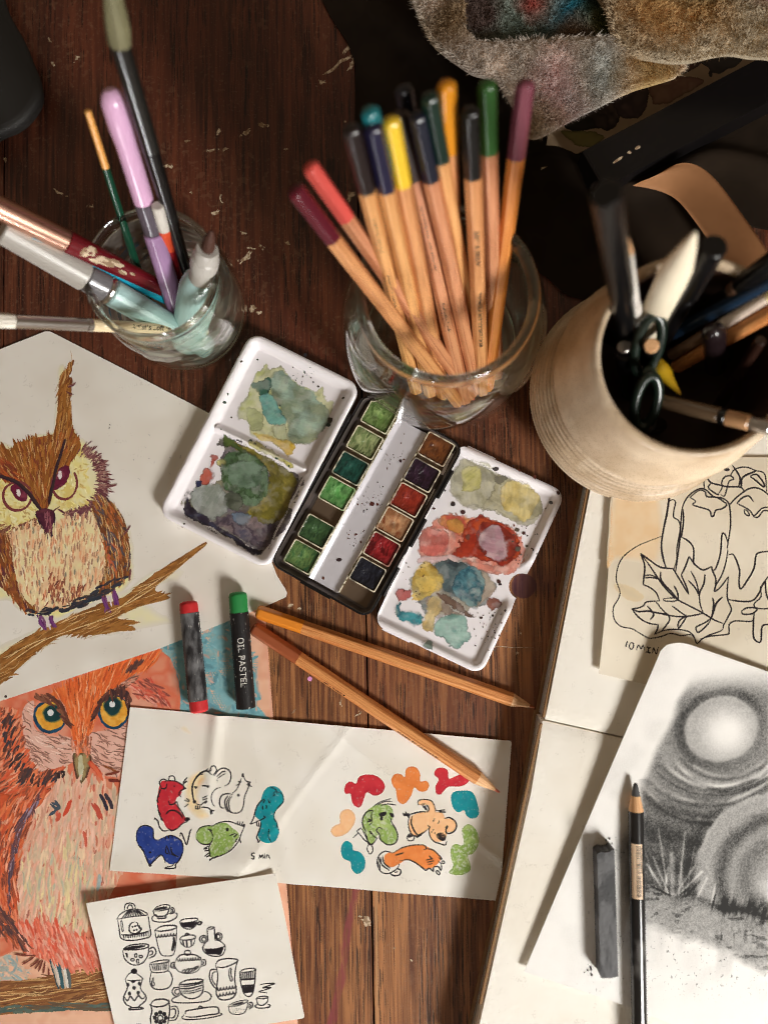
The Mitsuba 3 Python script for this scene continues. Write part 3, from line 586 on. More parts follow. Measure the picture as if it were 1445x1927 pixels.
doodle('foot_doodle', 'orange foot-shaped doodle stepping out of a cup', B_, (515, 880, 540, 852, 590, 845, 640, 815, 720, 797, 790, 800, 840, 830, 890, 862, 898, 900, 868, 935, 820, 962, 780, 952, 730, 918, 670, 898, 620, 925, 570, 948, 525, 930), ORG,
    [(465, 920, 480, 870, 522, 840, 575, 852), (465, 920, 490, 975, 540, 992, 600, 962, 620, 925), (490, 880, 500, 930, 552, 970), (505, 870, 515, 920, 560, 958), (555, 990, 582, 1006, 620, 1000, 629, 970, 600, 956), (588, 985, 608, 978), (575, 852, 640, 815, 720, 797, 790, 800, 800, 824, 784, 828), (800, 822, 850, 832, 900, 880, 906, 896, 884, 884), (620, 906, 680, 898, 730, 920, 780, 956, 800, 970, 822, 955, 850, 976, 852, 950, 882, 944, 902, 970, 905, 932, 882, 905), (800, 900, 850, 890), (805, 915, 855, 905), (815, 930, 845, 922), (820, 870, 845, 895), (590, 868, 650, 850), (470, 905, 480, 960), (480, 880, 490, 970)],
    [], [], [(906, 915, 918, 906, 928, 915, 918, 924), (868, 980, 878, 972, 895, 988, 885, 1000)], seed=6)
# ---------------------------------------------------------------- the pottery doodles
P_ = (160, 1620, 3.44); m = pot_sheet
def arcs(x0, y0, x1, y1, n, h):
    o = []
    for i in range(n):
        a, b = i/n, (i+1)/n; xa, ya, xb, yb = x0+(x1-x0)*a, y0+(y1-y0)*a, x0+(x1-x0)*b, y0+(y1-y0)*b
        o.append((xa, ya, (xa+xb)/2-.35*(xb-xa), (ya+yb)/2+h*.75, (xa+xb)/2, (ya+yb)/2+h, (xa+xb)/2+.35*(xb-xa), (ya+yb)/2+h*.75, xb, yb))
    return o
def hat(x0, y0, x1, y1, X0, Y0, X1, Y1, n): return [(x0+(x1-x0)*t, y0+(y1-y0)*t, X0+(X1-X0)*t, Y0+(Y1-Y0)*t) for t in np.linspace(.05, .95, n)]
def ell(cx, cy, rx, ry, a=0): return tuple(x for t in np.linspace(0, 2*np.pi, 9)[:-1] for x in (cx+rx*math.cos(t)*math.cos(a)-ry*math.sin(t)*math.sin(a), cy+rx*math.cos(t)*math.sin(a)+ry*math.sin(t)*math.cos(a)))
W = 2.5
doodle('cookie_jar_doodle', 'striped cookie jar doodle', P_, lines=[(205, 380, 232, 345, 290, 318, 350, 318, 398, 340, 396, 354, 300, 364, 205, 381), (255, 322, 262, 286, 290, 276, 318, 285, 328, 314), (272, 316, 282, 292, 300, 290, 312, 314), (212, 385, 222, 445, 236, 505, 300, 518, 380, 506, 425, 486, 418, 420, 410, 358), (235, 480, 300, 482, 370, 470, 420, 455), (230, 395, 240, 455, 249, 450, 238, 390, 230, 395), (322, 398, 300, 405, 286, 432, 292, 462, 320, 474, 350, 466, 366, 440, 352, 438, 355, 424, 340, 422, 342, 408, 328, 400)]
    +hat(232, 372, 395, 352, 282, 322, 340, 320, 9)+hat(240, 482, 418, 458, 244, 508, 420, 488, 12), dots=[(308, 430, 7), (326, 425, 7), (318, 452, 7), (335, 448, 7), (345, 462, 6)], w=W)
doodle('cup_doodle', 'small coffee cup and saucer doodle', P_, lines=[(440, 325, 470, 298, 520, 285, 550, 294, 540, 312, 490, 325, 442, 328), (440, 326, 455, 355, 490, 362, 530, 350, 550, 297), (465, 362, 475, 375, 520, 372, 525, 354), (550, 312, 568, 305, 580, 325, 566, 343, 542, 342), (552, 322, 565, 318, 566, 332, 550, 334), (464, 346, 434, 370, 450, 394, 530, 398, 590, 370, 595, 345, 578, 338)], fills=[(448, 320, 475, 304, 520, 297, 535, 302, 520, 314, 480, 321)], w=W)
doodle('tumbler_doodle', 'tumbler doodle with scalloped rim', P_, lines=[(452, 450, 500, 425, 570, 420, 595, 432, 560, 448, 490, 458, 452, 452), (452, 452, 465, 520, 490, 605, 530, 618, 575, 605, 590, 520, 595, 434), (560, 578, 572, 535, 575, 495, 580, 535, 568, 580, 560, 578)]+arcs(456, 480, 594, 466, 7, 20), w=W)
doodle('cup_doodle', 'dark low cup doodle', P_, lines=[(612, 397, 640, 380, 720, 374, 728, 386, 700, 397, 640, 405, 614, 400), (612, 400, 630, 430, 670, 445, 710, 430, 726, 392), (738, 398, 755, 400, 745, 415, 726, 410, 738, 398), (735, 392, 758, 402, 735, 418), (618, 408, 715, 408), (622, 418, 715, 415)]+hat(620, 405, 722, 398, 634, 432, 700, 436, 18), w=W+.6)
doodle('pot_doodle', 'small striped pot doodle', P_, lines=[(612, 505, 640, 488, 690, 482, 716, 492, 700, 508, 640, 516, 612, 506), (612, 506, 625, 540, 660, 562, 700, 546, 716, 496), (650, 486, 655, 473, 672, 476, 676, 484)]+[(630, 515, 640, 550), (632, 515, 643, 550), (655, 515, 660, 560), (658, 515, 663, 560), (685, 510, 688, 552), (688, 510, 690, 550)], w=W)
doodle('vase_doodle', 'two-handled vase doodle', P_, lines=[(790, 440, 815, 430, 838, 433, 815, 445, 790, 442), (838, 434, 842, 516), (790, 442, 797, 520), (842, 516, 880, 525, 908, 560, 890, 610, 840, 621, 790, 606, 762, 572, 778, 536, 797, 520), (765, 572, 840, 573, 906, 556)]+hat(770, 577, 902, 562, 790, 605, 880, 612, 26), loops=[ell(768, 510, 26, 24), ell(770, 510, 14, 13), ell(866, 492, 22, 24), ell(864, 492, 12, 14)], w=W)
doodle('cup_doodle', 'wide cup doodle with four petals', P_, lines=[(245, 575, 290, 550, 370, 540, 410, 546, 400, 565, 330, 578, 246, 580), (243, 580, 260, 640, 310, 676, 370, 665, 408, 612, 412, 550), (412, 576, 440, 562, 460, 586, 450, 615, 413, 634), (415, 590, 434, 585, 438, 604, 415, 615), (262, 600, 275, 628, 272, 605, 262, 600)], loops=[ell(330, 615, 8, 12), ell(362, 622, 12, 8), ell(308, 643, 12, 8), ell(342, 652, 8, 12)], fills=[(252, 574, 295, 556, 370, 548, 395, 555, 330, 572, 270, 580)], w=W)
doodle('shaker_doodle', 'spotted shaker doodle', P_, lines=[(258, 772, 285, 735, 320, 726, 368, 758, 372, 772, 310, 778, 260, 774), (262, 778, 275, 825, 250, 888, 265, 930, 300, 950, 285, 966, 380, 960, 350, 946, 390, 910, 395, 878, 360, 830, 372, 774), (253, 882, 275, 908, 295, 880, 320, 908, 345, 876, 370, 896, 393, 880), (290, 955, 370, 950)], dots=[(318, 717, 21, 18), (312, 784, 14, 11), (352, 797, 11, 14), (278, 805, 11, 13), (318, 825, 13), (288, 862, 12, 13), (345, 857, 12, 13)], w=W)
doodle('vase_doodle', 'round vase doodle with striped neck', P_, lines=[(418, 665, 470, 650, 535, 644, 540, 656, 480, 668, 420, 672), (418, 670, 432, 720, 480, 726, 535, 712, 540, 658), (430, 722, 420, 780, 440, 825, 490, 836, 545, 820, 567, 770, 552, 726, 534, 712), (440, 758, 432, 790, 440, 812, 452, 800, 442, 785, 446, 756)]+hat(428, 675, 532, 664, 440, 718, 528, 708, 8), w=W)
doodle('tureen_doodle', 'lidded tureen doodle', P_, lines=[(590, 640, 620, 612, 665, 607, 715, 612, 750, 632), (590, 640, 580, 680, 610, 720, 665, 732, 720, 720, 752, 680, 750, 632), (582, 660, 560, 664, 558, 690, 586, 700), (584, 670, 572, 675, 574, 686, 584, 688), (752, 645, 778, 644, 780, 675, 752, 686), (752, 655, 768, 657, 766, 670, 752, 674)]+arcs(596, 634, 750, 624, 9, 20), loops=[ell(664, 598, 20, 16), ell(640, 718, 8, 12, .8), ell(662, 715, 7, 18, .6), ell(684, 712, 7, 18, .7), ell(704, 706, 7, 16, .9), ell(722, 694, 6, 14, 1.0)], w=W)
doodle('cup_doodle', 'big striped cup and saucer doodle', P_, lines=[(610, 797, 660, 775, 740, 768, 765, 778, 720, 794, 640, 803, 612, 800), (610, 800, 615, 850, 650, 885, 700, 895, 750, 870, 765, 830, 764, 780), (612, 815, 680, 812, 764, 792), (612, 830, 680, 828, 764, 806), (616, 846, 690, 844, 764, 822), (625, 858, 690, 858, 760, 838), (610, 822, 575, 826, 565, 856, 590, 880, 622, 868), (610, 834, 588, 838, 582, 856, 598, 866, 616, 856), (598, 882, 566, 896, 576, 918, 680, 922, 790, 910, 818, 880, 792, 852, 762, 850)], w=W)
doodle('pitcher_doodle', 'tall pitcher doodle', P_, lines=[(845, 672, 870, 645, 930, 635, 990, 644, 960, 670, 900, 692, 850, 690), (845, 674, 860, 740, 855, 800, 850, 860, 870, 896, 910, 903, 960, 886, 980, 840, 970, 780, 975, 700, 990, 646), (850, 705, 815, 710, 806, 760, 830, 812, 856, 836), (852, 722, 830, 726, 822, 762, 838, 798, 856, 812), (935, 700, 932, 740, 945, 782, 955, 770, 945, 735, 946, 700, 935, 700)]+arcs(858, 822, 975, 805, 6, 22)+arcs(852, 862, 980, 840, 6, 22), w=W)
doodle('beaker_doodle', 'striped beaker doodle', P_, lines=[(1000, 722, 1030, 705, 1085, 698, 1105, 710, 1060, 721, 1002, 726), (1000, 724, 1010, 800, 1035, 870, 1075, 876, 1095, 820, 1106, 712), (1004, 770, 1104, 764), (1004, 775, 1104, 768), (1010, 812, 1100, 804), (1010, 816, 1098, 808), (1030, 856, 1086, 850)]+hat(1005, 728, 1103, 716, 1008, 768, 1102, 762, 8)+hat(1014, 818, 1098, 808, 1032, 856, 1084, 850, 10), w=W)
doodle('cup_doodle', 'tiny steaming cup doodle', P_, lines=[(1108, 890, 1140, 880, 1185, 882, 1160, 895, 1110, 893), (1108, 892, 1120, 930, 1150, 938, 1180, 915, 1186, 885), (1118, 930, 1100, 945, 1130, 957, 1190, 950, 1196, 936, 1180, 930), (1132, 805, 1170, 798, 1230, 796, 1185, 812, 1150, 825, 1205, 822, 1165, 838, 1126, 850, 1180, 858)], w=W)
doodle('cup_doodle', 'speckled cup doodle', P_, lines=[(928, 938, 980, 915, 1040, 904, 1052, 914, 990, 940, 932, 946), (928, 942, 940, 985, 985, 998, 1030, 986, 1050, 950, 1053, 915), (1054, 926, 1080, 920, 1084, 945, 1060, 964), (1056, 936, 1070, 934, 1070, 946, 1056, 952)], dots=[(950+(i*37) % 90, 955+(i*53) % 36, 4, 3) for i in range(14)], fills=[(945, 938, 985, 922, 1030, 913, 1015, 926, 980, 936)], w=W)
doodle('jug_doodle', 'round jug doodle with a flower', P_, lines=[(425, 932, 450, 905, 510, 898, 545, 914, 520, 938, 460, 948, 415, 932), (425, 936, 434, 975, 424, 1020, 428, 1060), (545, 918, 548, 980, 536, 1060), (548, 950, 590, 945, 606, 985, 586, 1030, 544, 1036), (550, 964, 580, 962, 588, 986, 574, 1016, 548, 1020)], loops=[ell(488, 1020, 17, 16)], dots=[(488+36*math.cos(t), 1018+34*math.sin(t), 14) for t in np.linspace(0, 2*np.pi, 9)[:-1]], w=W)
doodle('butter_dish_doodle', 'butter dish doodle', P_, lines=[(650, 996, 654, 975, 700, 966, 800, 950, 858, 952, 862, 990, 800, 1000, 700, 1015, 652, 1010), (735, 964, 742, 945, 758, 948, 762, 962), (642, 1000, 628, 1018, 660, 1030, 760, 1025, 850, 1010, 887, 995, 864, 986)], w=W)
doodle('dish_doodle', 'half seen dish doodle at the sheet edge', P_, lines=[(300, 1080, 340, 1060, 400, 1066)], w=W)

# ---------------------------------------------------------------- frowning brown owl in oil pastel
E_ = (0, 640, 3.44); F_ = (0, 1000, 3.44); m = brown_sheet
def toward(c, x, y, off=0):
    t = G(c, x, y)[0]
    return lambda p: math.degrees(math.atan2(t[1]-p[1], t[0]-p[0]))+off
BR = [C(140, 88, 38), C(166, 106, 48), C(116, 62, 32), C(184, 124, 62), C(126, 70, 32)]
MV = [C(128, 78, 80), C(150, 104, 98), C(104, 56, 64)]
a = Art(m)
YG = [C(240, 232, 160), C(238, 230, 190)]; PB = C(226, 220, 208)
a.fill(G(E_, -80, 700, 20, 660, 90, 680, 200, 615, 330, 600, 350, 500, 370, 250, 385, 170, 420, 170, 440, 300, 480, 560, 560, 660, 640, 740, 690, 900, 660, 1010, 760, 1080, 850, 1250, 870, 1440, 850, 1560, 700, 1700, 480, 1800, 200, 1790, 60, 1690, -80, 1600), YG, 2.6, .03, soft=(PB, 10), rough=.8)
a.fill(G(F_, -60, 790, 150, 670, 260, 620, 640, 440, 800, 390, 1000, 250, 1180, 255, 1150, 320, 1090, 330, 900, 420, 1120, 580, 1060, 605, 880, 640, 640, 690, 430, 690, 250, 790, -60, 1030), [C(234, 227, 188), C(231, 223, 202)], 2.6, .03, soft=(PB, 14), rough=1.2)
a.flush('pastel_glow', 'pigment')
a = Art(m, .18)
ear = G(E_, 352, 620, 375, 480, 380, 330, 392, 230, 425, 190, 470, 132, 480, 140, 448, 230, 470, 255, 455, 380, 468, 480, 465, 580, 520, 670, 430, 700)
a.fill(ear, BR[:3], 2.2, .06, rough=.7)
head = G(E_, -80, 690, 0, 688, 70, 705, 110, 665, 200, 640, 300, 622, 365, 605, 470, 590, 525, 685, 480, 760, 420, 850, 370, 870, 325, 1060, 270, 1092, 200, 985, 140, 935, 0, 885, -80, 870)
a.fill(head, [C(140, 84, 36), C(160, 100, 46), C(176, 96, 44)], 2.2, .05, rough=.5)
rdisc = G(E_, 480, 755, 540, 700, 565, 800, 565, 900, 592, 1000, 560, 1085, 440, 1125, 362, 1100, 335, 1050, 372, 930, 425, 860)
ldisc = G(E_, -80, 905, 60, 918, 200, 1010, 250, 1092, 235, 1165, 100, 1235, -80, 1225)
for r in (rdisc, ldisc): a.fill(r, [C(238, 226, 150), C(242, 234, 178), C(226, 206, 122)], 2.2, .06, rough=.4)
a.hatch(rdisc, 70, 60, 12, 2.4, [C(244, 238, 196), C(226, 204, 116), C(240, 230, 164), C(214, 180, 104)], .8)
a.hatch(ldisc, 80, 40, 12, 2.4, [C(244, 238, 196), C(226, 204, 116), C(240, 230, 164), C(206, 168, 100)], .8)
breast = G(E_, 60, 1245, 240, 1175, 300, 1280, 380, 1165, 600, 1115, 655, 1250, 692, 1420, 655, 1560, 560, 1680, 420, 1740, 250, 1760, 140, 1660, 88, 1500)
a.fill(breast, [C(242, 228, 178), C(240, 214, 170), C(236, 196, 156)], 2.4, .04, rough=.5)
rwing = G(E_, 640, 1000, 720, 1050, 800, 1150, 836, 1300, 846, 1420, 832, 1510, 790, 1570, 690, 1640, 640, 1640, 690, 1420, 655, 1250, 600, 1110)
lwing = G(E_, -80, 1240, 60, 1262, 92, 1500, 145, 1655, 250, 1765, 150, 1745, 60, 1645, -80, 1500)
a.fill(rwing, [C(122, 72, 40), C(150, 92, 50), C(104, 66, 54)], 2.4, .05, rough=.5)
a.fill(lwing, [C(132, 76, 40), C(164, 92, 48), C(110, 62, 52)], 2.4, .05, rough=.5)
a.hatch(ear, 70, toward(E_, 470, 60), 26, 2.2, BR, .06)
a.hatch(ear, 18, toward(E_, 470, 60), 34, 1.1, [C(222, 180, 120), C(206, 156, 90)], .05)
a.hatch(head, 340, toward(E_, 280, 1180), 24, 2.3, BR+[C(178, 96, 46), C(116, 50, 44)], .10)
a.hatch(head, 70, toward(E_, 280, 1180), 26, 1.0, [C(230, 196, 140), C(214, 170, 110)], .08)
a.hatch(G(E_, -60, 760, 60, 780, 180, 930, 120, 930, -60, 870), 50, 42, 18, 2.6, [C(198, 96, 44), C(160, 74, 40), C(110, 50, 40)], .15)
ring = [(545, 705), (600, 740), (640, 800), (665, 860), (668, 930), (655, 1000), (620, 1060), (560, 1105), (480, 1130)]
rp = spline(G(E_, *np.ravel(ring)), sub=9); cc = G(E_, 440, 930)[0]
for p in rp:
    for k in range(4):
        an = math.atan2(p[1]-cc[1], p[0]-cc[0])+rng.normal()*.12; o = p+rng.normal(size=2)*4-np.array([math.cos(an), math.sin(an)])*8
        L = 10+12*rng.random(); q = np.linspace(0, 1, 5)[:, None]
        a.ribbon(o+q*L*np.array([math.cos(an), math.sin(an)])+q*q*np.array([0, 3]), 2.4, MV[rng.integers(3)], .3, .3)
    if rng.random() < .8:
        an = math.atan2(p[1]-cc[1], p[0]-cc[0]); q = np.linspace(0, 1, 4)[:, None]
        a.ribbon(p-6*np.array([math.cos(an), math.sin(an)])+q*12*np.array([math.cos(an), math.sin(an)]), .9, C(214, 190, 170))
for (cx, cy, rx, ry, t0, t1) in ((415, 925, 82, 105, -40, 200), (110, 1012, 92, 92, -20, 330)):
    t = np.radians(np.linspace(t0, t1, 40)); pts = G(E_, *np.ravel(np.stack([cx+rx*np.cos(t), cy+ry*np.sin(t)], 1)))
    for k in range(3): a.ribbon(pts+rng.normal(size=2)*.8, 3.2, C(128, 62, 62), .7, .35)
a.fill(G(E_, 385, 830, 440, 810, 455, 860, 430, 925, 385, 960, 345, 965, 360, 900), [C(116, 32, 62), C(96, 26, 52), C(136, 60, 80)], 1.6, .12, .8)
a.fill(G(E_, 75, 950, 120, 925, 165, 965, 180, 1020, 165, 1042, 115, 1035, 80, 990), [C(116, 32, 62), C(96, 26, 52), C(136, 60, 80)], 1.6, .12, .8)
a.fill(G(E_, 380, 850, 398, 845, 402, 880, 390, 900, 380, 880), [C(236, 220, 222)], 1.2); a.fill(G(E_, 108, 970, 128, 972, 134, 1005, 116, 1008), [C(236, 220, 222)], 1.2)
for pth in ((-40, 865, 50, 895, 120, 925, 190, 990, 240, 1060, 272, 1100), (420, 640, 395, 730, 368, 810, 345, 920, 325, 1010, 318, 1065)):
    for k in range(5): a.ribbon(spline(G(E_, *pth))+rng.normal(size=2)*1.3, 3.4, (C(56, 32, 44), C(64, 44, 46), C(44, 34, 40))[k % 3], .4, .35)
a.fill(G(E_, 232, 1120, 260, 1100, 300, 1090, 355, 1112, 352, 1205, 325, 1297, 292, 1240), [C(92, 36, 60), C(74, 28, 48), C(110, 52, 66)], 1.6, .1, .6, 3)
a.hatch(G(E_, 285, 1105, 335, 1110, 325, 1240, 305, 1200), 12, 85, 16, 1.5, [C(160, 98, 108), C(140, 70, 84)], .08)
for k in range(3): a.ribbon(spline(G(E_, 232, 1125, 285, 1235, 325, 1295, 350, 1210, 355, 1115))+rng.normal(size=2)*.7, 2.4, C(48, 28, 48), .5, .3)
a.hatch(G(E_, 360, 1090, 470, 1110, 600, 1070, 640, 1010, 600, 1110, 440, 1140), 45, 165, 12, 2, MV+[C(96, 46, 66)], .35)
a.hatch(G(E_, -60, 1180, 100, 1210, 240, 1150, 260, 1190, 80, 1250, -60, 1290), 60, 150, 12, 2.2, [C(150, 100, 76), C(172, 122, 80), C(120, 70, 64)], .4)
fan_ = toward(E_, 350, 4200)
a.hatch(breast, 520, fan_, 17, 2.7, [C(226, 158, 118), C(208, 120, 84), C(240, 222, 172), C(246, 236, 206), C(232, 184, 140), C(244, 230, 190), C(178, 120, 100)], .10)
a.hatch(breast, 40, fan_, 13, 2.2, [C(140, 92, 84), C(112, 112, 104), C(150, 84, 62)], .12)
a.hatch(G(E_, 240, 1560, 340, 1500, 420, 1560, 560, 1600, 500, 1700, 300, 1720), 60, 100, 15, 2, [C(160, 92, 66), C(190, 110, 76), C(110, 66, 62)], .3)
a.hatch(rwing, 300, lambda p: 62+.18*(p[1]-950), 18, 2.5, BR+[C(200, 108, 58), C(76, 80, 90), C(60, 56, 66)], .16)
a.hatch(G(E_, 650, 1200, 730, 1250, 780, 1400, 760, 1500, 700, 1500, 690, 1350), 36, 72, 13, 2.6, [C(52, 66, 84), C(70, 86, 98), C(214, 108, 62)], .25)
a.hatch(rwing, 60, lambda p: 62+.18*(p[1]-950), 22, 1.0, [C(232, 200, 150), C(220, 180, 120)], .12)
a.hatch(lwing, 110, 74, 18, 2.5, BR+[C(206, 112, 56), C(88, 44, 60)], .14)
a.hatch(lwing, 26, 74, 20, 1.0, [C(232, 200, 150)], .1)
a.hatch(G(E_, 180, 1740, 350, 1728, 480, 1690, 600, 1620, 720, 1560, 850, 1500, 780, 1590, 640, 1680, 500, 1740, 350, 1775, 200, 1780), 80, lambda p: -14-.12*(p[0]-100), 15, 3.0, [C(42, 44, 58), C(56, 58, 68), C(74, 60, 58), C(36, 52, 66)], .2)
for x, y, x2, y2 in ((690, 950, 762, 935), (680, 970, 740, 985), (640, 770, 680, 800), (640, 775, 668, 772), (440, 300, 490, 275), (430, 330, 480, 350), (660, 880, 700, 890), (845, 1200, 800, 1260), (850, 1480, 840, 1560)):
    for k in range(3): a.ribbon(spline(G(E_, x, y, (x+x2)/2, (y+y2)/2+4, x2, y2))+rng.normal(size=2)*.8, 1.8, MV[k], .3, .4)
a.flush('owl_picture', 'pigment', 'frowning brown owl drawn in oil pastel')
a = Art(m, .18)
branch = G(F_, -60, 830, 0, 800, 150, 695, 260, 645, 400, 575, 640, 475, 800, 425, 1000, 275, 1180, 160, 1320, 75, 1328, 95, 1200, 200, 1090, 295, 1000, 375, 1080, 415, 1085, 440, 900, 490, 760, 560, 880, 578, 872, 605, 800, 600, 875, 625, 870, 645, 760, 650, 640, 672, 420, 672, 250, 772, 120, 890, 0, 995, -60, 1030)
a.fill(branch, [C(150, 100, 46), C(168, 114, 56), C(132, 84, 38)], 2.4, .05, rough=.9)
a.hatch(branch, 330, lambda p: -27-6*math.sin(p[0]*.02), 22, 2.2, [C(140, 90, 40), C(160, 104, 48), C(120, 74, 34), C(178, 122, 64)], .10)
a.hatch(branch, 60, lambda p: -27-6*math.sin(p[0]*.02), 30, 1.0, [C(226, 194, 142), C(210, 172, 112)], .07)
for l in ((0, 900, 150, 790, 300, 700, 520, 620, 700, 560, 780, 520), (380, 600, 520, 540, 660, 500), (680, 530, 860, 450, 1000, 360, 1140, 250), (40, 830, 160, 750, 300, 690), (720, 540, 900, 400, 1080, 280)):
    a.ribbon(spline(G(F_, *l)), 1.3, C(230, 200, 150), .4, .3)
a.flush('branch_picture', 'pigment')
a = Art(m, .22)
for x, y, x2, y2, w in ((262, 540, 300, 640, 10), (335, 545, 355, 622, 10), (668, 415, 700, 525, 11), (738, 370, 752, 480, 11)):
    for k in range(6): a.ribbon(spline(G(F_, x+rng.normal()*9, y, (x+x2)/2+rng.normal()*9, (y+y2)/2, x2+rng.normal()*9, y2)), 3.6, (C(104, 48, 112), C(122, 66, 124), C(132, 84, 120), C(88, 38, 96))[k % 4], .5, .3)
for x, y, x2, y2 in ((305, 555, 328, 640), (708, 420, 725, 490)): a.ribbon(spline(G(F_, x, y, (x+x2)/2, (y+y2)/2, x2, y2)), 3.0, C(226, 208, 216), .4, .3)
a.flush('claws_picture', 'pigment')
a = Art(m, .2); a.dot((11, 1311), 2.6, C(60, 46, 44)); a.dot((343, 992), 1.5, C(120, 100, 110)); a.dot((206, 805), 1.2, C(60, 46, 44)); a.dot((207, 799), 1.2, C(60, 46, 44))
a.hatch(G((0, 0, 1), 120, 660, 380, 800, 330, 930, 240, 900, 200, 740), 14, 60, 5, .8, [C(170, 165, 165)], .6); a.flush('smudges', 'pigment')

# ---------------------------------------------------------------- staring orange owl in soft pastel
G_ = (0, 1300, 4.516); H_ = (0, 1600, 4.516); D_ = (300, 1060, 3.44); m = orange_sheet
a = Art(m)
a.fill(G((0, 0, 1), -66, 1064, 200, 1064, 480, 1064, 498, 1165, 512, 1353, 537, 1664, 547, 1790, 563, 1986, -66, 1986), [C(234, 182, 152), C(240, 192, 162), C(228, 168, 138)], 5, .02, rough=0, smooth_it=False)
blue = G(D_, -120, 440, 120, 330, 420, 300, 560, 380, 580, 560, 640, 640, 630, 760, 660, 850, 640, 920, 690, 1000, 500, 1030, 200, 1000, -20, 960, 30, 800, -70, 680)
a.fill(blue, [C(116, 172, 182), C(134, 184, 190), C(104, 160, 172)], 2.6, .03, soft=(C(232, 184, 156), 5), rough=1.4)
a.hatch(blue, 170, 20, 24, 5, [C(116, 172, 182), C(140, 188, 194), C(100, 152, 166), C(150, 176, 172)], .9)
a.hatch(blue, 46, 40, 14, 3, [C(226, 180, 154), C(206, 166, 148)], .7)
a.hatch(G(H_, -60, 820, 120, 900, 240, 1020, 200, 1120, -60, 1140), 46, 30, 26, 4, [C(176, 184, 176), C(150, 174, 176), C(226, 184, 156)], .6)
a.flush('background_picture', 'pigment')
a = Art(m, .20)
PK = [C(224, 142, 112), C(218, 112, 80), C(232, 164, 138)]
body = G((0, 0, 1), -70, 1300, 40, 1290, 120, 1255, 220, 1235, 300, 1225, 330, 1260, 340, 1330, 330, 1480, 330, 1700, 300, 1815, 190, 1838, 100, 1812, 40, 1790, -70, 1770)
a.fill(body, PK, 3.4, .02, rough=.6)
OR = [C(222, 98, 46), C(234, 124, 66), C(200, 78, 40), C(240, 156, 106), C(226, 108, 54)]
fore = G(F_, 330, 1050, 520, 950, 700, 870, 900, 790, 1030, 740, 1010, 850, 880, 930, 760, 1000, 650, 1120, 610, 1250, 560, 1400, 520, 1450, 480, 1380, 440, 1180, 400, 1085)
a.fill(fore, OR[:2], 2.6, .05)
a.hatch(fore, 420, toward(F_, 515, 1480), 26, 2.2, OR, .06)
a.hatch(fore, 40, toward(F_, 515, 1480), 22, 1.2, [C(120, 62, 48), C(250, 200, 160)], .06)
earr = G(F_, 850, 940, 1000, 970, 1090, 1062, 1085, 1140, 900, 1085, 830, 985)
a.hatch(earr, 80, 38, 20, 2.6, [C(226, 110, 84), C(210, 76, 56), C(236, 168, 150), C(132, 64, 56)], .2)
a.hatch(G(F_, 820, 890, 880, 830, 930, 840, 870, 900), 18, -52, 14, 2.6, [C(84, 56, 56), C(110, 70, 60)], .2)
a.hatch(G(F_, 760, 1010, 860, 930, 880, 960, 800, 1040), 22, -32, 16, 2, [C(120, 76, 62), C(160, 108, 88), C(214, 160, 140)], .15)
lface = G(G_, 190, 180, 290, 90, 290, 300, 420, 385, 600, 400, 645, 540, 560, 645, 300, 690, 235, 560, 205, 420)
rface = G(G_, 760, 370, 900, 335, 1080, 290, 1120, 420, 1060, 600, 1000, 730, 860, 690, 770, 560)
for r in (lface, rface): a.fill(r, [C(232, 188, 172), C(226, 174, 156)], 2.6, .05)
a.hatch(lface, 70, lambda p: 22-.42*(p[0]-95), 22, 1.6, [C(128, 76, 62), C(156, 100, 84), C(110, 62, 52)], .12, .3)
a.hatch(rface, 64, lambda p: 28-.5*(p[0]-200), 20, 1.8, [C(110, 62, 52), C(140, 84, 70), C(128, 78, 64)], .14, .3)
a.hatch(lface, 26, lambda p: 18-.4*(p[0]-95), 18, 1.2, [C(246, 220, 208)], .15)
for cx, cy, rx, ry, px_, py_, hx, hy in ((425, 222, 142, 142, 445, 192, 428, 186), (963, 180, 136, 152, 955, 130, 955, 115)):
    c = ell(cx, cy, rx, ry); a.fill(G(G_, *c), [C(32, 76, 108), C(24, 58, 84)], 2, .1)
    a.fill(G(G_, *ell(cx+6, cy-6, rx*.86, ry*.86)), [C(232, 170, 62), C(222, 152, 48), C(238, 186, 84)], 2, .08)
    a.fill(G(G_, *ell(px_, py_, rx*.62, ry*.60)), [C(74, 104, 70), C(30, 74, 70)], 2, .1, soft=(C(196, 158, 62), 3))
    a.fill(G(G_, *ell(px_, py_, rx*.52, ry*.52)), [C(16, 50, 56), C(18, 62, 64)], 2, .1)
    a.fill(G(G_, *ell(hx, hy, 27, 30)), [C(222, 226, 228)], 1.4, rough=.4)
a.hatch(G(G_, 300, 60, 430, 40, 540, 130, 600, 300, 560, 300, 500, 160, 380, 90), 60, lambda p: 35+.6*(p[0]-95), 18, 3, [C(112, 62, 48), C(84, 48, 42), C(150, 96, 74)], .15)
a.hatch(G(G_, 1040, -20, 1100, 40, 1110, 140, 1080, 160, 1060, 40, 900, 60, 800, 230, 780, 200, 880, 40), 60, lambda p: 118 if p[0] < 205 else 80, 18, 3, [C(80, 50, 46), C(110, 66, 54), C(60, 40, 44)], .15)
a.fill(G(G_, 620, 555, 650, 530, 770, 545, 768, 640, 722, 770, 690, 825, 648, 700), [C(150, 126, 84), C(168, 146, 100), C(120, 96, 66)], 1.8, .1, .55, 3)
a.fill(G(G_, 670, 560, 702, 560, 706, 680, 692, 770, 672, 690), [C(206, 204, 178), C(186, 178, 140)], 1.5)
for k in range(4): a.ribbon(spline(G(G_, 622, 560, 645, 690, 692, 825, 730, 740, 770, 620, 768, 550))+rng.normal(size=2)*.9, 2.2, C(96, 62, 46), .5, .35)
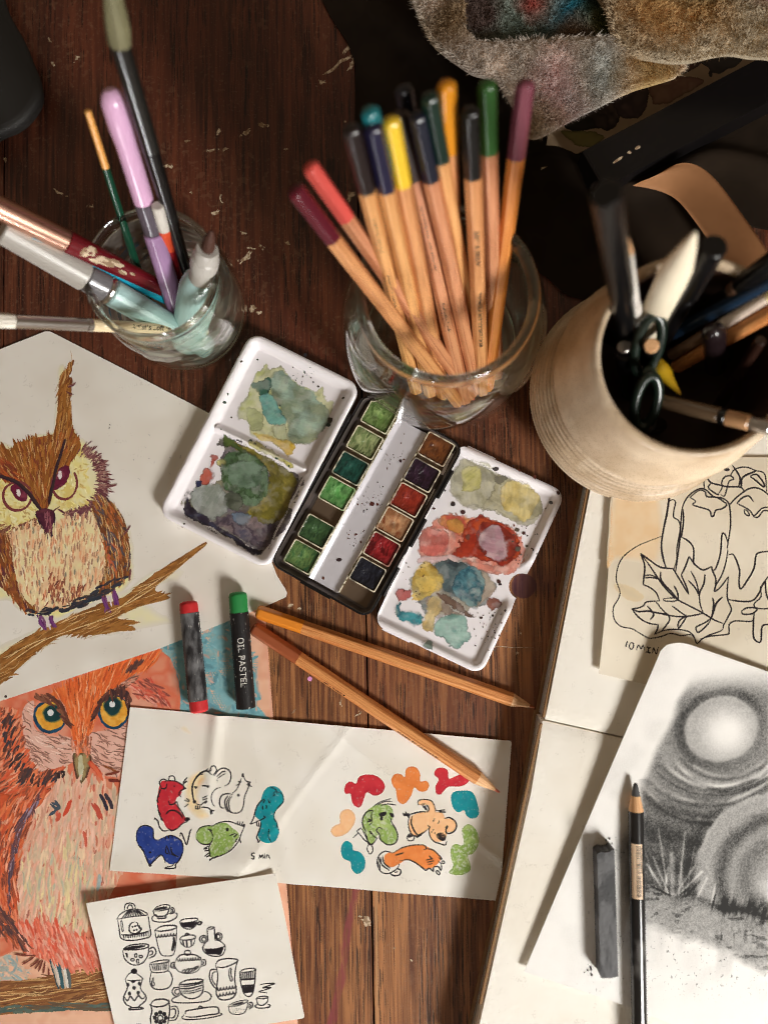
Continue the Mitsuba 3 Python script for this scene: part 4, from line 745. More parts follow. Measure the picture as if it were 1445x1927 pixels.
a.hatch(G(G_, 620, 540, 600, 380, 660, 420, 720, 420, 780, 380, 770, 540, 690, 520), 40, 92, 16, 2, [C(222, 124, 84), C(150, 84, 62), C(236, 160, 130)], .12)
cheek = G(G_, -60, 160, 60, 150, 160, 180, 200, 420, 240, 600, 340, 690, 560, 650, 520, 820, 380, 840, 250, 900, 100, 980, -60, 1000)
a.fill(cheek, [C(226, 112, 72), C(206, 96, 62), C(232, 150, 116)], 3, .03)
a.hatch(cheek, 420, lambda p: -58+.22*(p[1]-1380), 19, 3, [C(226, 106, 66), C(214, 84, 52), C(240, 170, 140), C(132, 72, 56), C(96, 58, 54), C(236, 138, 92)], .2)
a.hatch(G(G_, 20, 180, 110, 190, 130, 400, 200, 620, 330, 700, 520, 680, 560, 740, 330, 800, 150, 780, 40, 500), 90, -58, 16, 2.8, [C(66, 54, 58), C(84, 58, 54), C(110, 66, 54), C(58, 62, 76)], .2)
breast = G(G_, 300, 1000, 420, 900, 560, 700, 690, 830, 850, 790, 1000, 900, 1060, 1100, 1040, 1500, 960, 1700, 760, 1950, 600, 2150, 350, 2200, 160, 1900, 150, 1600, 210, 1300)
a.fill(breast, [C(234, 182, 158), C(232, 200, 168), C(226, 166, 140)], 3.2, .03)
a.hatch(breast, 1300, lambda p: 96-.07*(p[0]-150), 36, 4.4, [C(236, 186, 164), C(230, 166, 142), C(226, 146, 120), C(234, 206, 172), C(216, 192, 164), C(204, 184, 158), C(238, 196, 176), C(234, 176, 152)], .08, .10)
a.hatch(breast, 60, lambda p: 96-.07*(p[0]-150), 18, 2.8, [C(206, 84, 62), C(214, 110, 80), C(190, 100, 84)], .16)
a.hatch(G(G_, 150, 1500, 640, 1250, 820, 1750, 780, 2060, 520, 2080, 300, 1800), 110, 92, 32, 3.2, [C(238, 216, 164), C(222, 204, 160), C(186, 184, 164), C(240, 206, 176)], .12)
for l in ((430, 960, 480, 1010, 420, 1060), (440, 950, 500, 980, 450, 1040), (470, 930, 510, 990, 470, 1020)): a.ribbon(spline(G(G_, *l)), 5, C(74, 84, 98), .5, .4)
for x, y, x2, y2, c in ((590, 930, 540, 1060, C(214, 82, 58)), (505, 1040, 490, 1110, C(206, 92, 70)), (800, 950, 870, 1090, C(196, 84, 66)), (710, 1190, 730, 1330, C(210, 100, 80)), (860, 880, 920, 1020, C(52, 46, 60)), (900, 870, 960, 1000, C(60, 52, 62)), (850, 1560, 830, 1700, C(168, 182, 180)), (760, 600, 860, 720, C(214, 84, 56)), (780, 620, 880, 760, C(224, 110, 76)), (880, 640, 1000, 700, C(150, 84, 50)), (900, 720, 1010, 690, C(128, 60, 44)), (930, 760, 1020, 760, C(120, 48, 40)),
    (485, 700, 500, 750, C(58, 44, 44)), (520, 690, 545, 680, C(58, 44, 44)), (530, 740, 548, 690, C(58, 44, 44))):
    for k in range(3): a.ribbon(spline(G(G_, x, y, (x+x2)/2+8, (y+y2)/2, x2, y2))+rng.normal(size=2)*1.2, 5 if abs(y2-y) > 60 else 3, c, .35, .35, .1)
lw = G(G_, -60, 960, 120, 900, 300, 820, 420, 870, 300, 1010, 200, 1300, 150, 1600, 160, 1900, 250, 2150, 180, 2190, 60, 2080, -60, 1950)
a.fill(lw, [C(212, 92, 54), C(190, 78, 48), C(224, 124, 88)], 3, .05)
a.hatch(lw, 460, lambda p: 122-.16*(p[1]-1500) if p[1] < 1620 else 92-.13*(p[1]-1620), 27, 3.2, [C(222, 108, 64), C(204, 84, 54), C(236, 146, 110), C(142, 78, 58), C(112, 64, 54), C(240, 176, 146), C(226, 126, 80)], .13)
a.hatch(G(G_, 130, 1150, 320, 900, 350, 900, 170, 1250, 110, 1600, 100, 1900, 70, 1900, 80, 1500), 60, lambda p: 118 if p[1] < 1570 else 94, 24, 2.6, [C(86, 66, 78), C(100, 58, 58), C(120, 72, 66), C(170, 150, 170)], .12)
a.hatch(G(H_, 120, 640, 400, 560, 620, 740, 900, 780, 900, 1000, 640, 1010, 460, 930, 250, 860), 320, lambda p: 70-.05*(p[0]-100), 26, 3.4, [C(228, 106, 76), C(236, 146, 122), C(218, 82, 56), C(240, 178, 158), C(226, 120, 96)], .14)
a.hatch(G(H_, 0, 480, 60, 520, 200, 720, 280, 860, 210, 850, 80, 720, -20, 700), 60, 58, 18, 2.6, [C(104, 68, 62), C(84, 62, 66), C(140, 84, 68)], .15)
for x, y, x2, y2 in ((310, 890, 120, 880), (310, 890, 190, 970), (350, 930, 300, 1010), (340, 920, 260, 990), (390, 950, 370, 1050), (370, 930, 330, 1030), (420, 1000, 420, 1060)):
    a.ribbon(spline(G(H_, x, y, (x+x2)/2, (y+y2)/2+8, x2, y2)), 3, C(128, 66, 54), .2, .4)
a.flush('owl_picture', 'pigment', 'staring orange owl drawn in soft pastel')
a = Art(m, .24)
branch = G(H_, -60, 1140, 200, 1110, 400, 1080, 700, 1020, 900, 1000, 1060, 990, 1060, 1330, 900, 1345, 600, 1335, 400, 1350, 200, 1375, -60, 1390)
a.fill(branch, [C(150, 100, 60), C(128, 80, 48), C(166, 116, 70)], 3, .03)
a.hatch(branch, 190, lambda p: -8+3*math.sin(p[0]*.03), 44, 3.2, [C(120, 74, 44), C(146, 94, 54), C(170, 120, 74), C(98, 62, 42)], .05)
a.hatch(branch, 60, lambda p: -8+3*math.sin(p[0]*.03), 50, 1.1, [C(232, 196, 140), C(218, 176, 116)], .06)
a.hatch(G(H_, -60, 1340, 400, 1310, 960, 1300, 960, 1360, 400, 1370, -60, 1400), 70, -3, 30, 3.4, [C(74, 98, 96), C(92, 110, 100), C(110, 84, 62)], .06)
for x, y, x2, y2, c in ((425, 930, 500, 1180, C(52, 76, 88)), (440, 950, 500, 1160, C(196, 180, 160)), (460, 960, 510, 1150, C(216, 206, 196)), (490, 950, 535, 1180, C(60, 96, 106)), (525, 940, 560, 1170, C(206, 190, 170)), (540, 970, 580, 1170, C(226, 220, 212)), (560, 950, 600, 1170, C(96, 104, 104))):
    for k in range(3): a.ribbon(spline(G(H_, x, y, (x+x2)/2+6, (y+y2)/2, x2, y2))+rng.normal(size=2)*.8, 5, c, .4, .3, .1)
a.flush('branch_picture', 'pigment')

# ---------------------------------------------------------------- open sketchbook, candle drawing, charcoal drawing
sb = thing('sketchbook', 'open sketchbook of thick white pages with tan covers', 'sketchbook')
tag(sb)
def bh(x, y): return BK-.02+.0*x
fold_l, fold_r = at(1024, 1356, BK)[:2], at(1560, 1476, BK)[:2]
up_ = np.array([at(1140, 745, BK)[:2], at(1600, 745, BK)[:2]])
def page_block(px, sgn, hf):
    poly = pxpoly(px, BK)
    v, f, u = solid_sheet(poly, 3.0, hf, 2.6); obj('page_block', v, f, 'book_paper', sb, uv=u)
    c = poly.mean(0); o = np.array(Polygon(poly).buffer(1.6, join_style=2).exterior.coords)[:-1]
    v, f, u = solid_sheet(o, 4.0, lambda x, y: 2.4+0*x, 0.1); obj('cover', v, f, 'cover_board', sb, uv=u)
def hup(x, y): 
    d = np.abs((x-fold_l[0])*(fold_r-fold_l)[1]-(y-fold_l[1])*(fold_r-fold_l)[0])/np.linalg.norm(fold_r-fold_l)
    return BK-1.6*np.exp(-d/5)+.4*fb(x, y, .02, 3)
page_block([(1026, 1355), (1114, 905), (1148, 735), (1600, 735), (1600, 1483)], 1, hup)
page_block([(1022, 1358), (1000, 1490), (909, 1900), (880, 2030), (1600, 2030), (1600, 1486)], -1, lambda x, y: hup(x, y)-.5)
for pxs in ([(1021, 1362), (906, 1893), (902, 1892), (1017, 1361)], [(1111, 908), (1025, 1352), (1021, 1351), (1107, 907)]):
    v, f, u = solid_sheet(pxpoly(pxs, BK-1), 2.0, lambda x, y: BK-1.0+.25*fb(x, y, .1, 5), lambda z_: z_-2.4); obj('cover_edge', v, f, 'cover_board', sb, uv=u)
candle_sheet = paper_sheet('candle_drawing', [(1152, 860), (1151, 931), (1143, 1062), (1125, 1267), (1228, 1291), (1560, 1375), (1560, 860)], BK+2, h5, 'cream_paper',
    'cream sheet with an ink line drawing of candles, leaves and the note 10 MIN', 'drawing', 2.2)
K_ = (1080, 850, 3.959); m = candle_sheet
a = Art(m, .06)
a.fill(G(K_, 282, 330, 420, 320, 640, 340, 640, 800, 400, 815, 330, 810, 248, 830, 258, 600), [C(226, 202, 168), C(222, 192, 152)], 2.5, .03, soft=(C(218, 208, 189), 12), rough=.3)
a.fill(G(K_, 276, 400, 292, 500, 285, 640, 292, 760, 300, 800, 246, 865, 252, 740, 266, 600), [C(226, 178, 118), C(234, 192, 140)], 1.6, .1, soft=(C(222, 194, 156), 4), rough=.3)
a.flush('watercolour_wash', 'wash')
a.fill(G(K_, 335, 985, 360, 990, 385, 1040, 372, 1045, 350, 1020), [C(120, 108, 92)], 1.5, soft=(C(206, 188, 156), 4))
a.fill(G(K_, 300, 990, 420, 1000, 520, 1080, 440, 1120, 340, 1060), [C(206, 190, 160)], 2, soft=(C(214, 196, 164), 10))
a.flush('watercolour_wash', 'wash')
ink_set(m, 'candle_picture', K_, [
 (730, 270, 710, 330, 704, 380, 690, 470, 666, 580, 650, 700, 665, 800, 686, 866), (710, 366, 740, 358, 756, 382, 745, 430, 742, 488, 775, 510, 790, 550, 785, 620, 766, 720, 765, 800, 745, 872), (803, 430, 795, 540, 790, 640, 775, 760, 755, 905), (812, 430, 815, 520, 800, 640),
 (803, 432, 820, 380, 860, 322, 930, 278, 982, 285, 1038, 335, 1100, 345, 1145, 375, 1160, 420, 1166, 540, 1150, 660, 1140, 722), (862, 340, 930, 290, 975, 298, 990, 335, 1060, 340, 1110, 370, 1137, 396, 1100, 426, 1056, 436, 1040, 476, 1024, 482, 1010, 440, 960, 420, 884, 396, 906, 370, 862, 340),
 (1148, 684, 1126, 620, 1105, 610, 1098, 660, 1090, 760, 1060, 860, 1034, 892), (1146, 730, 1130, 830, 1100, 920, 1052, 1005, 1050, 1042, 1100, 1000, 1150, 930),
 (655, 630, 560, 665, 460, 710, 370, 780, 330, 850, 314, 950, 342, 1045, 328, 1100, 292, 1165, 300, 1250, 350, 1303, 430, 1320, 500, 1360, 560, 1390, 640, 1380, 720, 1355, 800, 1372, 862, 1362, 890, 1382, 910, 1422), (805, 640, 850, 665, 890, 720, 890, 820, 902, 850),
 (495, 758, 560, 806, 640, 860, 735, 872), (735, 868, 760, 910, 800, 975, 852, 1064), (852, 1064, 842, 1020, 798, 920), (798, 920, 832, 850, 856, 780), (856, 780, 900, 840, 960, 882, 1025, 855), (1025, 855, 1032, 890, 1056, 950, 1050, 1030), (1050, 1040, 1090, 1010, 1150, 930), (1150, 932, 1140, 1040, 1146, 1110, 1172, 1172, 1152, 1222, 1110, 1300), (1110, 1280, 1060, 1262, 1020, 1240, 940, 1192, 840, 1140, 770, 1102, 700, 1040, 640, 965, 560, 845, 497, 762),
 (495, 758, 526, 850, 520, 940, 515, 992), (515, 992, 560, 1010, 612, 1052, 637, 1112), (637, 1112, 540, 1120, 520, 1145, 480, 1165, 430, 1170), (430, 1170, 460, 1212, 500, 1250, 560, 1280, 628, 1290), (628, 1290, 618, 1330, 600, 1362), (525, 925, 570, 920, 622, 940), (525, 942, 570, 938, 640, 950), (430, 1170, 480, 1192, 550, 1188, 620, 1202, 700, 1210), (610, 1120, 660, 1182, 700, 1215), (700, 1215, 712, 1250, 690, 1290, 650, 1338), (545, 1150, 580, 1190, 592, 1220, 566, 1252),
 (730, 1150, 800, 1202, 840, 1228), (620, 1202, 740, 1226, 840, 1228, 962, 1206), (840, 1228, 800, 1290, 774, 1322), (838, 1226, 792, 1252, 774, 1290, 778, 1316), (870, 890, 910, 970, 930, 1062, 940, 1140, 962, 1202), (975, 915, 968, 980, 940, 1040, 930, 1085), (850, 960, 900, 1012, 926, 1064), (645, 895, 652, 962, 740, 1062, 772, 1102), (745, 1000, 770, 1050, 776, 1100), (665, 1096, 740, 1090, 776, 1102, 740, 1115, 675, 1112, 665, 1096),
 (1032, 1088, 1040, 1140, 1026, 1232), (1104, 1084, 1060, 1130, 1036, 1200, 1020, 1242), (1020, 1240, 980, 1272, 930, 1296, 908, 1312, 920, 1346, 950, 1332, 1000, 1282, 1022, 1242), (600, 1362, 680, 1330, 780, 1326, 850, 1340, 890, 1372, 914, 1430, 950, 1400, 1000, 1370, 1080, 1342, 1110, 1322), (940, 1396, 1020, 1375, 1140, 1362, 1155, 1340, 1156, 1290, 1200, 1262, 1310, 1266, 1340, 1246), (1110, 1318, 1114, 1285),
 (1146, 1102, 1240, 1116, 1330, 1110, 1380, 1050, 1400, 1000, 1445, 930), (1150, 768, 1190, 772, 1232, 880, 1228, 960, 1240, 1024, 1290, 960, 1340, 870, 1356, 772, 1390, 750, 1470, 742), (1160, 396, 1200, 350, 1280, 288, 1340, 268, 1400, 285, 1470, 340), (1213, 386, 1250, 346, 1300, 330, 1336, 372), (1213, 386, 1262, 410, 1310, 440, 1342, 476, 1400, 422, 1470, 412), (1330, 482, 1370, 488, 1412, 440, 1470, 446), (1265, 432, 1290, 440, 1306, 476, 1278, 468, 1265, 434),
 (970, 272, 968, 220, 986, 194, 1022, 232, 1090, 250, 1150, 262, 1240, 265, 1272, 302), (1022, 232, 1000, 268, 1050, 310, 1080, 322), (1090, 318, 1120, 330, 1140, 270, 1156, 220, 1190, 202, 1162, 180, 1120, 190, 1100, 230, 1102, 270, 1076, 312), (1160, 184, 1200, 130, 1280, 115, 1350, 140, 1420, 168, 1434, 300), (1180, 102, 1235, 190, 1226, 262), (1244, 265, 1258, 190, 1352, 145), (1310, 182, 1360, 170, 1410, 230, 1412, 262, 1350, 212, 1312, 186), (926, 206, 934, 218, 944, 208),
 (1386, 1002, 1392, 1080, 1344, 1130, 1352, 1162, 1420, 1172, 1470, 1160), (1245, 1190, 1290, 1164, 1362, 1170, 1330, 1206, 1262, 1212, 1246, 1192), (1342, 1200, 1335, 1290, 1340, 1392, 1390, 1416, 1402, 1302, 1470, 1288), (1425, 960, 1432, 1060, 1470, 1150)], 2.9,
 loops=[ell(842, 263, 18, 13, -.3), ell(799, 300, 9, 8), ell(1136, 133, 18, 6, .1)], label='line drawing of candles and maple leaves')
ink_set(m, 'handwriting', K_, [(397, 1414, 384, 1456), (420, 1424, 411, 1452, 424, 1474, 442, 1456, 440, 1428, 420, 1424), (464, 1478, 480, 1440, 498, 1470, 514, 1444, 524, 1478), (540, 1456, 572, 1462), (556, 1458, 551, 1494), (534, 1492, 572, 1500), (584, 1502, 592, 1462, 612, 1508, 626, 1458)], 2.2, label='the note 10 MIN')

def char_col(p, n, uv):
    "charcoal tone in the sheet's own plane"
    x, y = uv.x*1000, uv.y*1000
    E2 = lambda t: dr.exp(-dr.square(t))
    wv = fbm(x*.022, y*.022, 5.0)-.5; w2 = fbm(x*.05, y*.05, 9.0)-.5
    xw, yw = x+16*wv, y+16*w2
    dx, dy = (x+5*wv-1361)/68, (y+4*w2-1375)/65
    u_, v_ = dx*.92-dy*.39, dx*.39+dy*.92
    r = dr.sqrt(dr.square(u_*.96)+dr.square(v_*1.04)); ang = dr.atan2(v_, u_)
    g = .55+.055*dr.sin(r*8.5+5*wv)*smoothstep(1.3, 1.7, r)
    # sky: pale towards the upper left, dark towards the lower left
    g = g+.20*smoothstep(1.5, 2.1, r)*smoothstep(-.1, -.8, v_/dr.maximum(r, .1))
    g = g-.22*smoothstep(1470, 1580, y)*smoothstep(1400, 1290, x+(y-1560)*.2)
    for k, (rr, wd, st) in enumerate(((1.62, .06, .17), (1.92, .07, .2), (2.25, .06, .2), (2.6, .06, .16), (1.4, .05, .12), (2.05, .03, .16))):
        tt = r-rr-.16*dr.sin(ang*1.3+k*1.7)
        g = g+st*E2(tt/wd)*smoothstep(.05, .5, v_/dr.maximum(r, .1))*smoothstep(.3, .55, noise(ang*2.5+k*5, r*2, 2.0))
        g = g-.13*E2((tt-.12)/wd)*smoothstep(.05, .5, v_/dr.maximum(r, .1))
    rim = E2((r-1.14)/.15)
    g = g-(.13+.09*dr.sin(ang*1.0-2.2)+.10*E2((ang+.5)/.7))*rim
    orb = .93-.24*smoothstep(.15, 1.0, dr.sqrt(dr.square(u_-.1)+dr.square(v_-.15)))+.04*w2
    g = dr.lerp(g, orb, smoothstep(1.06, .93, r))
    # hill with its bands
    xh, yh = x+14*wv, y+12*w2
    q = dr.sqrt(dr.square(xh-1475)+dr.square((yh-1660)*1.0))
    hb = .67+.03*dr.sin(q*.16)-.17*E2((q-114)/15)+.06*E2((q-96)/10)-.06*E2((q-66)/22)+.10*smoothstep(52, 30, q)+.2*smoothstep(1640, 1700, y)*smoothstep(60, 30, q)-.10*smoothstep(140, 118, q)
    hl_ = smoothstep(168, 160, q)*smoothstep(1300, 1330, x)
    g = g-.14*E2((q-176)/11)*smoothstep(1500, 1540, y)*smoothstep(1470, 1360, x)
    g = dr.lerp(g, hb, hl_)
    # ground
    gl = 1674+(x-1215)*.235+4*dr.sin(x*.07)
    gd = smoothstep(-7, 7, y-gl)
    ground = .55+.10*smoothstep(0, 50, y-gl)+.16*(fbm(x*.06, y*.09, 3.0)-.5)-.12*E2((y-gl-3)/7)
    ground = ground-.20*smoothstep(.60, .72, fbm(x*.05, y*.11, 13.0))
    g = dr.lerp(g, ground, gd)
    tuft = smoothstep(.50, .70, noise(x*.22+y*.06, y*.03, 6.0))*E2((y-gl+2)/18)*smoothstep(1320, 1350, x)
    g = g-.34*tuft-.24*E2((y-gl-2)/9)*smoothstep(1330, 1370, x)
    tuft2 = smoothstep(.55, .7, noise(x*.25, y*.04, 16.0))*E2((y-1768)/13)*E2((x-1395)/40)
    g = g-.2*tuft2
    for a, b, c, d_, w, st in ((1262, 1688, 1242, 1566, 2.2, .24), (1282, 1692, 1293, 1574, 2.4, .24), (1270, 1690, 1268, 1615, 5, .26), (1262, 1688, 1232, 1620, 2.6, .24), (1247, 1674, 1221, 1634, 3, .3), (1284, 1690, 1326, 1648, 2.6, .22), (1276, 1692, 1310, 1640, 2.4, .2), (1316, 1700, 1336, 1660, 2.4, .16), (1345, 1706, 1352, 1672, 2, .2), (1238, 1676, 1214, 1598, 1.8, .14), (1296, 1694, 1312, 1600, 1.6, .14), (1256, 1684, 1262, 1640, 3, .2), (1290, 1690, 1286, 1630, 2.6, .16)):
        g = g+st*dr.exp(-dr.square(seg_d(x, y, ((a, b), (c, d_)))/w))
    for a, b, c, d_ in ((1230, 1676, 1264, 1692), (1284, 1692, 1300, 1680), (1296, 1694, 1322, 1666), (1258, 1672, 1266, 1694)):
        g = g-.25*dr.exp(-dr.square(seg_d(x, y, ((a, b), (c, d_)))/2.0))
    left = dr.select(y < 1470, 1212+(1470-y)*.44, 1207.0)+10*wv
    low = 1748+(x-1215)*.31+(x-1300)*.1*smoothstep(1300, 1445, x)
    reg = smoothstep(-9, 12, x-left)*smoothstep(-34, 34, y-(1290-(x-1300)*.05))*smoothstep(12, -14, y-low+16*(fbm(x*.05, y*.05, 8.0)-.5))
    gp = .935-.035*smoothstep(.45, .7, fbm(x*.013, y*.013, 9.0))
    g = dr.lerp(gp, g, reg)
    g = g-.10*(1-reg)*smoothstep(.42, .7, fbm(x*.03, y*.012, 15.0))*smoothstep(1560, 1610, y)*smoothstep(1870, 1800, y)*smoothstep(1085, 1130, x)
    spk = smoothstep(.90, .94, noise(x*.3, y*.3, 23.0))*smoothstep(1080, 1120, x)*smoothstep(1560, 1620, y)*smoothstep(1900, 1850, y)
    g = g-.35*spk*(1-reg)
    sm = E2((x-1190)/22)*smoothstep(1540, 1600, y)*(1-smoothstep(1680, 1740, y))
    g = g-.34*sm*(1-reg)
    gr = noise(x*.50, y*.50, 1.0)*.55+noise(x*1.1, y*1.1, 3.0)*.45-.5
    dk = dr.clip((.95-g)*1.8, 0, 1)
    g = dr.clip(g-.035*dk+gr*.46*dk*(1-.45*dr.clip((.4-g)*3, 0, 1)), .20, .96)
    l_ = dr.power(g, 2.2)
    return mi.Color3f(l_, l_*.985, l_*.955)
scene['charcoal_paper'] = bump({'bsdf': {'type': 'principled', 'base_color': proc(char_col), 'roughness': .8, 'specular': .2}}, tooth(1.8), 6e-5)
uvp = np.array([(1300, 1250), (1445, 1700), (1000, 1850)], float)
UVM = np.linalg.solve(np.c_[pxpoly(uvp, BK+7.0), np.ones(3)], uvp/1000)
def uv6(v):
    "plane coordinates of the charcoal sheet: an affine frame measured from its own corners"
    return np.c_[v[:, :2], np.ones(len(v))]@UVM
cr = [(1241, 1240), (1246, 1226), (1256, 1216), (1268, 1212), (1284, 1211), (1300, 1214)]
charcoal_sheet = paper_sheet('charcoal_drawing', [(991, 1847)]+cr+[(1445, 1264), (1580, 1313), (1580, 2070), (1170, 1908)], BK+12, h6, 'charcoal_paper',
    'curling white page with a charcoal drawing of a moonlit hill', 'drawing', 2.4, .3, uv6)

# ---------------------------------------------------------------- pencils
def lettering(text, A, B, s0, r, h, phi=0.0, parent=None, bsdf='ink', name='lettering', slant=.18, flip=False, depth=.06, bold=True):
    "lettering wrapped round the rod A->B, starting s0 mm from A; phi turns it away from the upward side"
    m = meshkit.text_mesh(text, h, depth, bold); v = np.array(m.vertices)
    A, B = np.asarray(A, float), np.asarray(B, float); d, n, t = frame(B-A, eye-(A+B)/2)
    if flip: d, t = -d, -t; A = B
    t = np.cross(n, d)
    x, y, z = v[:, 0]+v[:, 1]*slant+s0, v[:, 1]-h/2, v[:, 2]-depth*.3
    a = y/r+phi
    w = A+d*x[:, None]+(r+z)[:, None]*(np.cos(a)[:, None]*n+np.sin(a)[:, None]*t)
    return obj(name, w, np.array(m.faces), bsdf, parent, smooth=False)
def pencil(key, B, Tp, col, r=3.75, band=30, wood='cedar', tip=None, hexa=.0, lead=None, texts=(), L=None):
    "B = pointed end, Tp = dipped end"
    B, Tp = np.asarray(B, float), np.asarray(Tp, float); d = Tp-B; L = np.linalg.norm(d); d /= L
    cone = 15 if tip is None else tip
    s0 = B+d*cone; s1 = Tp-d*band
    lobj('lead', B, B+d*3.2, [(0, .3), (.3, .55), (3.2, .9)], 'lacquer' if lead is None else 'matt', key, col if lead is None else lead, n=14)
    lobj('bare_wood', B+d*3.2, s0, [(0, .95), (cone-3.2, r*.985)], 'cedar_raw', key, n=24, hexa=hexa)
    lobj('shaft', s0, s1, [(0, r), (np.linalg.norm(s1-s0), r)], wood, key, n=36, hexa=hexa)
    lobj('dipped_end', s1, Tp, [(0, r+.07), (band-r*.75, r+.07), (band-r*.4, r*.93), (band-r*.12, r*.66), (band, 0)], 'lacquer', key, col, n=36, hexa=hexa, sharp=60)
    for t in texts: lettering(*t[:1], B, Tp, t[1], r+.02, t[2], t[3], key, flip=t[4] if len(t) > 4 else False)
k = thing('coloured_pencil', 'orange pencil lying on the table just below the paint tin', 'pencil')
pencil(k, at(1006, 1332, 3.9), at(482, 1150, 4.6), C(232, 140, 46), 3.75, 29, 'cedar_brown', 14, 1.0, C(150, 84, 46))
k = thing('coloured_pencil', 'brown ended pencil lying aslant with its point on the doodle sheet', 'pencil')
pencil(k, at(940, 1492, 6.2), at(474, 1180, 4.8), C(158, 84, 52), 3.75, 33, 'cedar_brown', 15, 1.0, C(214, 120, 96),
       [("Artist's Loft", 104, 2.0, 1.05, False), ('WATERCOLOR PENCIL', 40, 1.9, 1.05, False)])

JC = (at(842, 553, 92)[:2]+at(826, 646, 0)[:2])/2     # middle of the pencil jar
def solve_top(Bp, u, v, L):
    zz = np.linspace(60, 190, 400); q = at(u, v, zz); e = np.abs(np.linalg.norm(q-Bp, axis=1)-L)
    return q[np.argmin(e+.0*zz)]
WP = 'WATERCOLOR PENCIL'; AL = "Artist's Loft"
PENS = [  # dipped end pixel, pixel crossed lower down, colour, what it is
    ((552, 352), (868, 764), (84, 12, 30), 'crimson ended pencil, leftmost in the glass jar', ()),
    ((580, 307), (892, 752), (210, 82, 74), 'coral ended pencil beside the crimson one in the glass jar', ()),
    ((660, 234), (786, 742), (28, 18, 18), 'dark brown ended pencil left of the indigo one in the jar', ((AL, 112, 2.6, .3), (WP, 62, 2.4, .3))),
    ((701, 231), (812, 748), (28, 25, 52), 'indigo ended pencil left of the yellow one in the jar', ()),
    ((734, 219), (836, 752), (222, 184, 48), 'yellow ended pencil standing in the glass jar', ()),
    ((751, 206), (880, 770), (52, 36, 34), 'thin brown ended pencil right of the yellow one', ((WP, 42, 2.4, -.2, True), (AL, 96, 2.6, -.2, True))),
    ((784, 210), (900, 742), (13, 17, 34), 'navy ended pencil in the middle of the jar', ()),
    ((808, 173), (903, 700), (16, 38, 30), 'dark green ended pencil left of the amber one', ()),
    ((840, 150), (862, 706), (206, 132, 24), 'amber ended pencil standing at the back of the jar', ()),
    ((885, 200), (912, 752), (11, 10, 10), 'black ended pencil with lettering facing out of the jar', ((WP, 44, 2.5, -.05), (AL, 98, 2.7, -.05))),
    ((916, 150), (934, 716), (46, 92, 40), 'leaf green ended pencil near the right of the jar', ()),
    ((990, 148), (918, 744), (112, 58, 70), 'mauve ended orange pencil, rightmost in the glass jar', ()),
    ((694, 201), (840, 700), (24, 104, 110), 'teal ended pencil rising behind the indigo one', ()),
    ((758, 158), (860, 735), (26, 28, 40), 'slate ended pencil half hidden behind the navy one', ()),
]
PENLOG = []
for i, (tp, bp, c, lab, tx) in enumerate(PENS):
    Bp = at(bp[0], bp[1], 5.4)
    o = Bp[:2]-JC; lim = 41.5
    if np.linalg.norm(o) > lim: Bp[:2] = JC+o/np.linalg.norm(o)*lim
    L = 175.0
    Tq = solve_top(Bp, *tp, L)
    k = thing('coloured_pencil', lab, 'pencil')
    pencil(k, Bp, Tq, C(c), 3.7, 31 if i not in (11,) else 33, 'cedar_orange' if i == 11 else ('cedar', 'cedar_pale', 'cedar_pink')[(i*5+i//3) % 3], 4.6, .9, texts=[(a, b, h, p, fl[0] if fl else False) for a, b, h, p, *fl in tx])
    q = Bp+(Tq-Bp)*((92-Bp[2])/(Tq[2]-Bp[2])); PENLOG.append((lab[:22], np.round(Tq, 0), round(float(np.linalg.norm(Tq-Bp)), 1), round(float(np.linalg.norm(q[:2]-JC)), 1)))

# ---------------------------------------------------------------- glass jars
def glass_part(key, name, c, prof, bsdf, n=96, wob=None):
    v, f, uv = lathe([c[0], c[1], 0], [c[0], c[1], 10], prof, n=n, wob=wob, sharp=70)
    return obj(name, v, f, bsdf, key, uv=uv)
k = thing('glass_jar', 'rounded clear glass jar full of coloured pencils', 'jar')
JR = .955
out = spline([(1.0, 44), (2.2, 47), (6, 52), (16, 56.6), (32, 58.6), (50, 58.0), (64, 54.8), (75, 49.0), (81, 45.6), (85, 44.2)], sub=5)*[1, JR]
inn = spline([(85, 41.6), (80, 42.6), (74, 46.4), (63, 52.4), (50, 55.6), (32, 56.2), (16, 54.2), (8, 50), (5.4, 44), (4.8, 36), (4.6, 20)], sub=5)*[1, JR]
rim = spline([(84.0, 43.6), (84.6, 45.0), (87, 45.9), (90, 45.6), (92.4, 44.0), (92.6, 42.0), (91, 40.4), (87.5, 40.2), (84.6, 41.2), (84.0, 42.6), (84.0, 43.6)], sub=4)*[1, JR+.025]
foot = spline([(.3, 39), (.25, 43), (1.2, 46.2), (3.4, 47.6), (4.6, 46), (4.4, 42), (3.0, 39.5), (.3, 39)], sub=4)*[1, JR]
glass_part(k, 'outer_wall', JC, np.vstack([[(1.0, 0), (1.0, 20)], out]), 'glass_wall'); glass_part(k, 'inner_wall', JC, np.vstack([inn, [(4.6, 0)]]), 'glass_wall')
glass_part(k, 'rim', JC, rim, 'glass'); glass_part(k, 'foot_ring', JC, foot, 'glass')
WC = (at(284, 510, 70)[:2]+at(352, 592, 0)[:2])/2
k = thing('glass_jar', 'small embossed glass jar holding paintbrushes', 'jar')
out = spline([(.8, 30), (1.5, 34), (6, 37.4), (20, 38.4), (38, 38.4), (46, 37.8), (51, 36.2), (54, 34.6)], sub=5)
thr = np.array([(54+i*.5, 34.6+.55*max(0, math.sin((i/16)*2*np.pi*2.5))**1.5) for i in range(17)])
inn = spline([(64, 32.4), (56, 32.4), (50, 33.4), (44, 35.6), (30, 36.2), (12, 36.0), (7, 33), (5.4, 28), (5.0, 14)], sub=5)
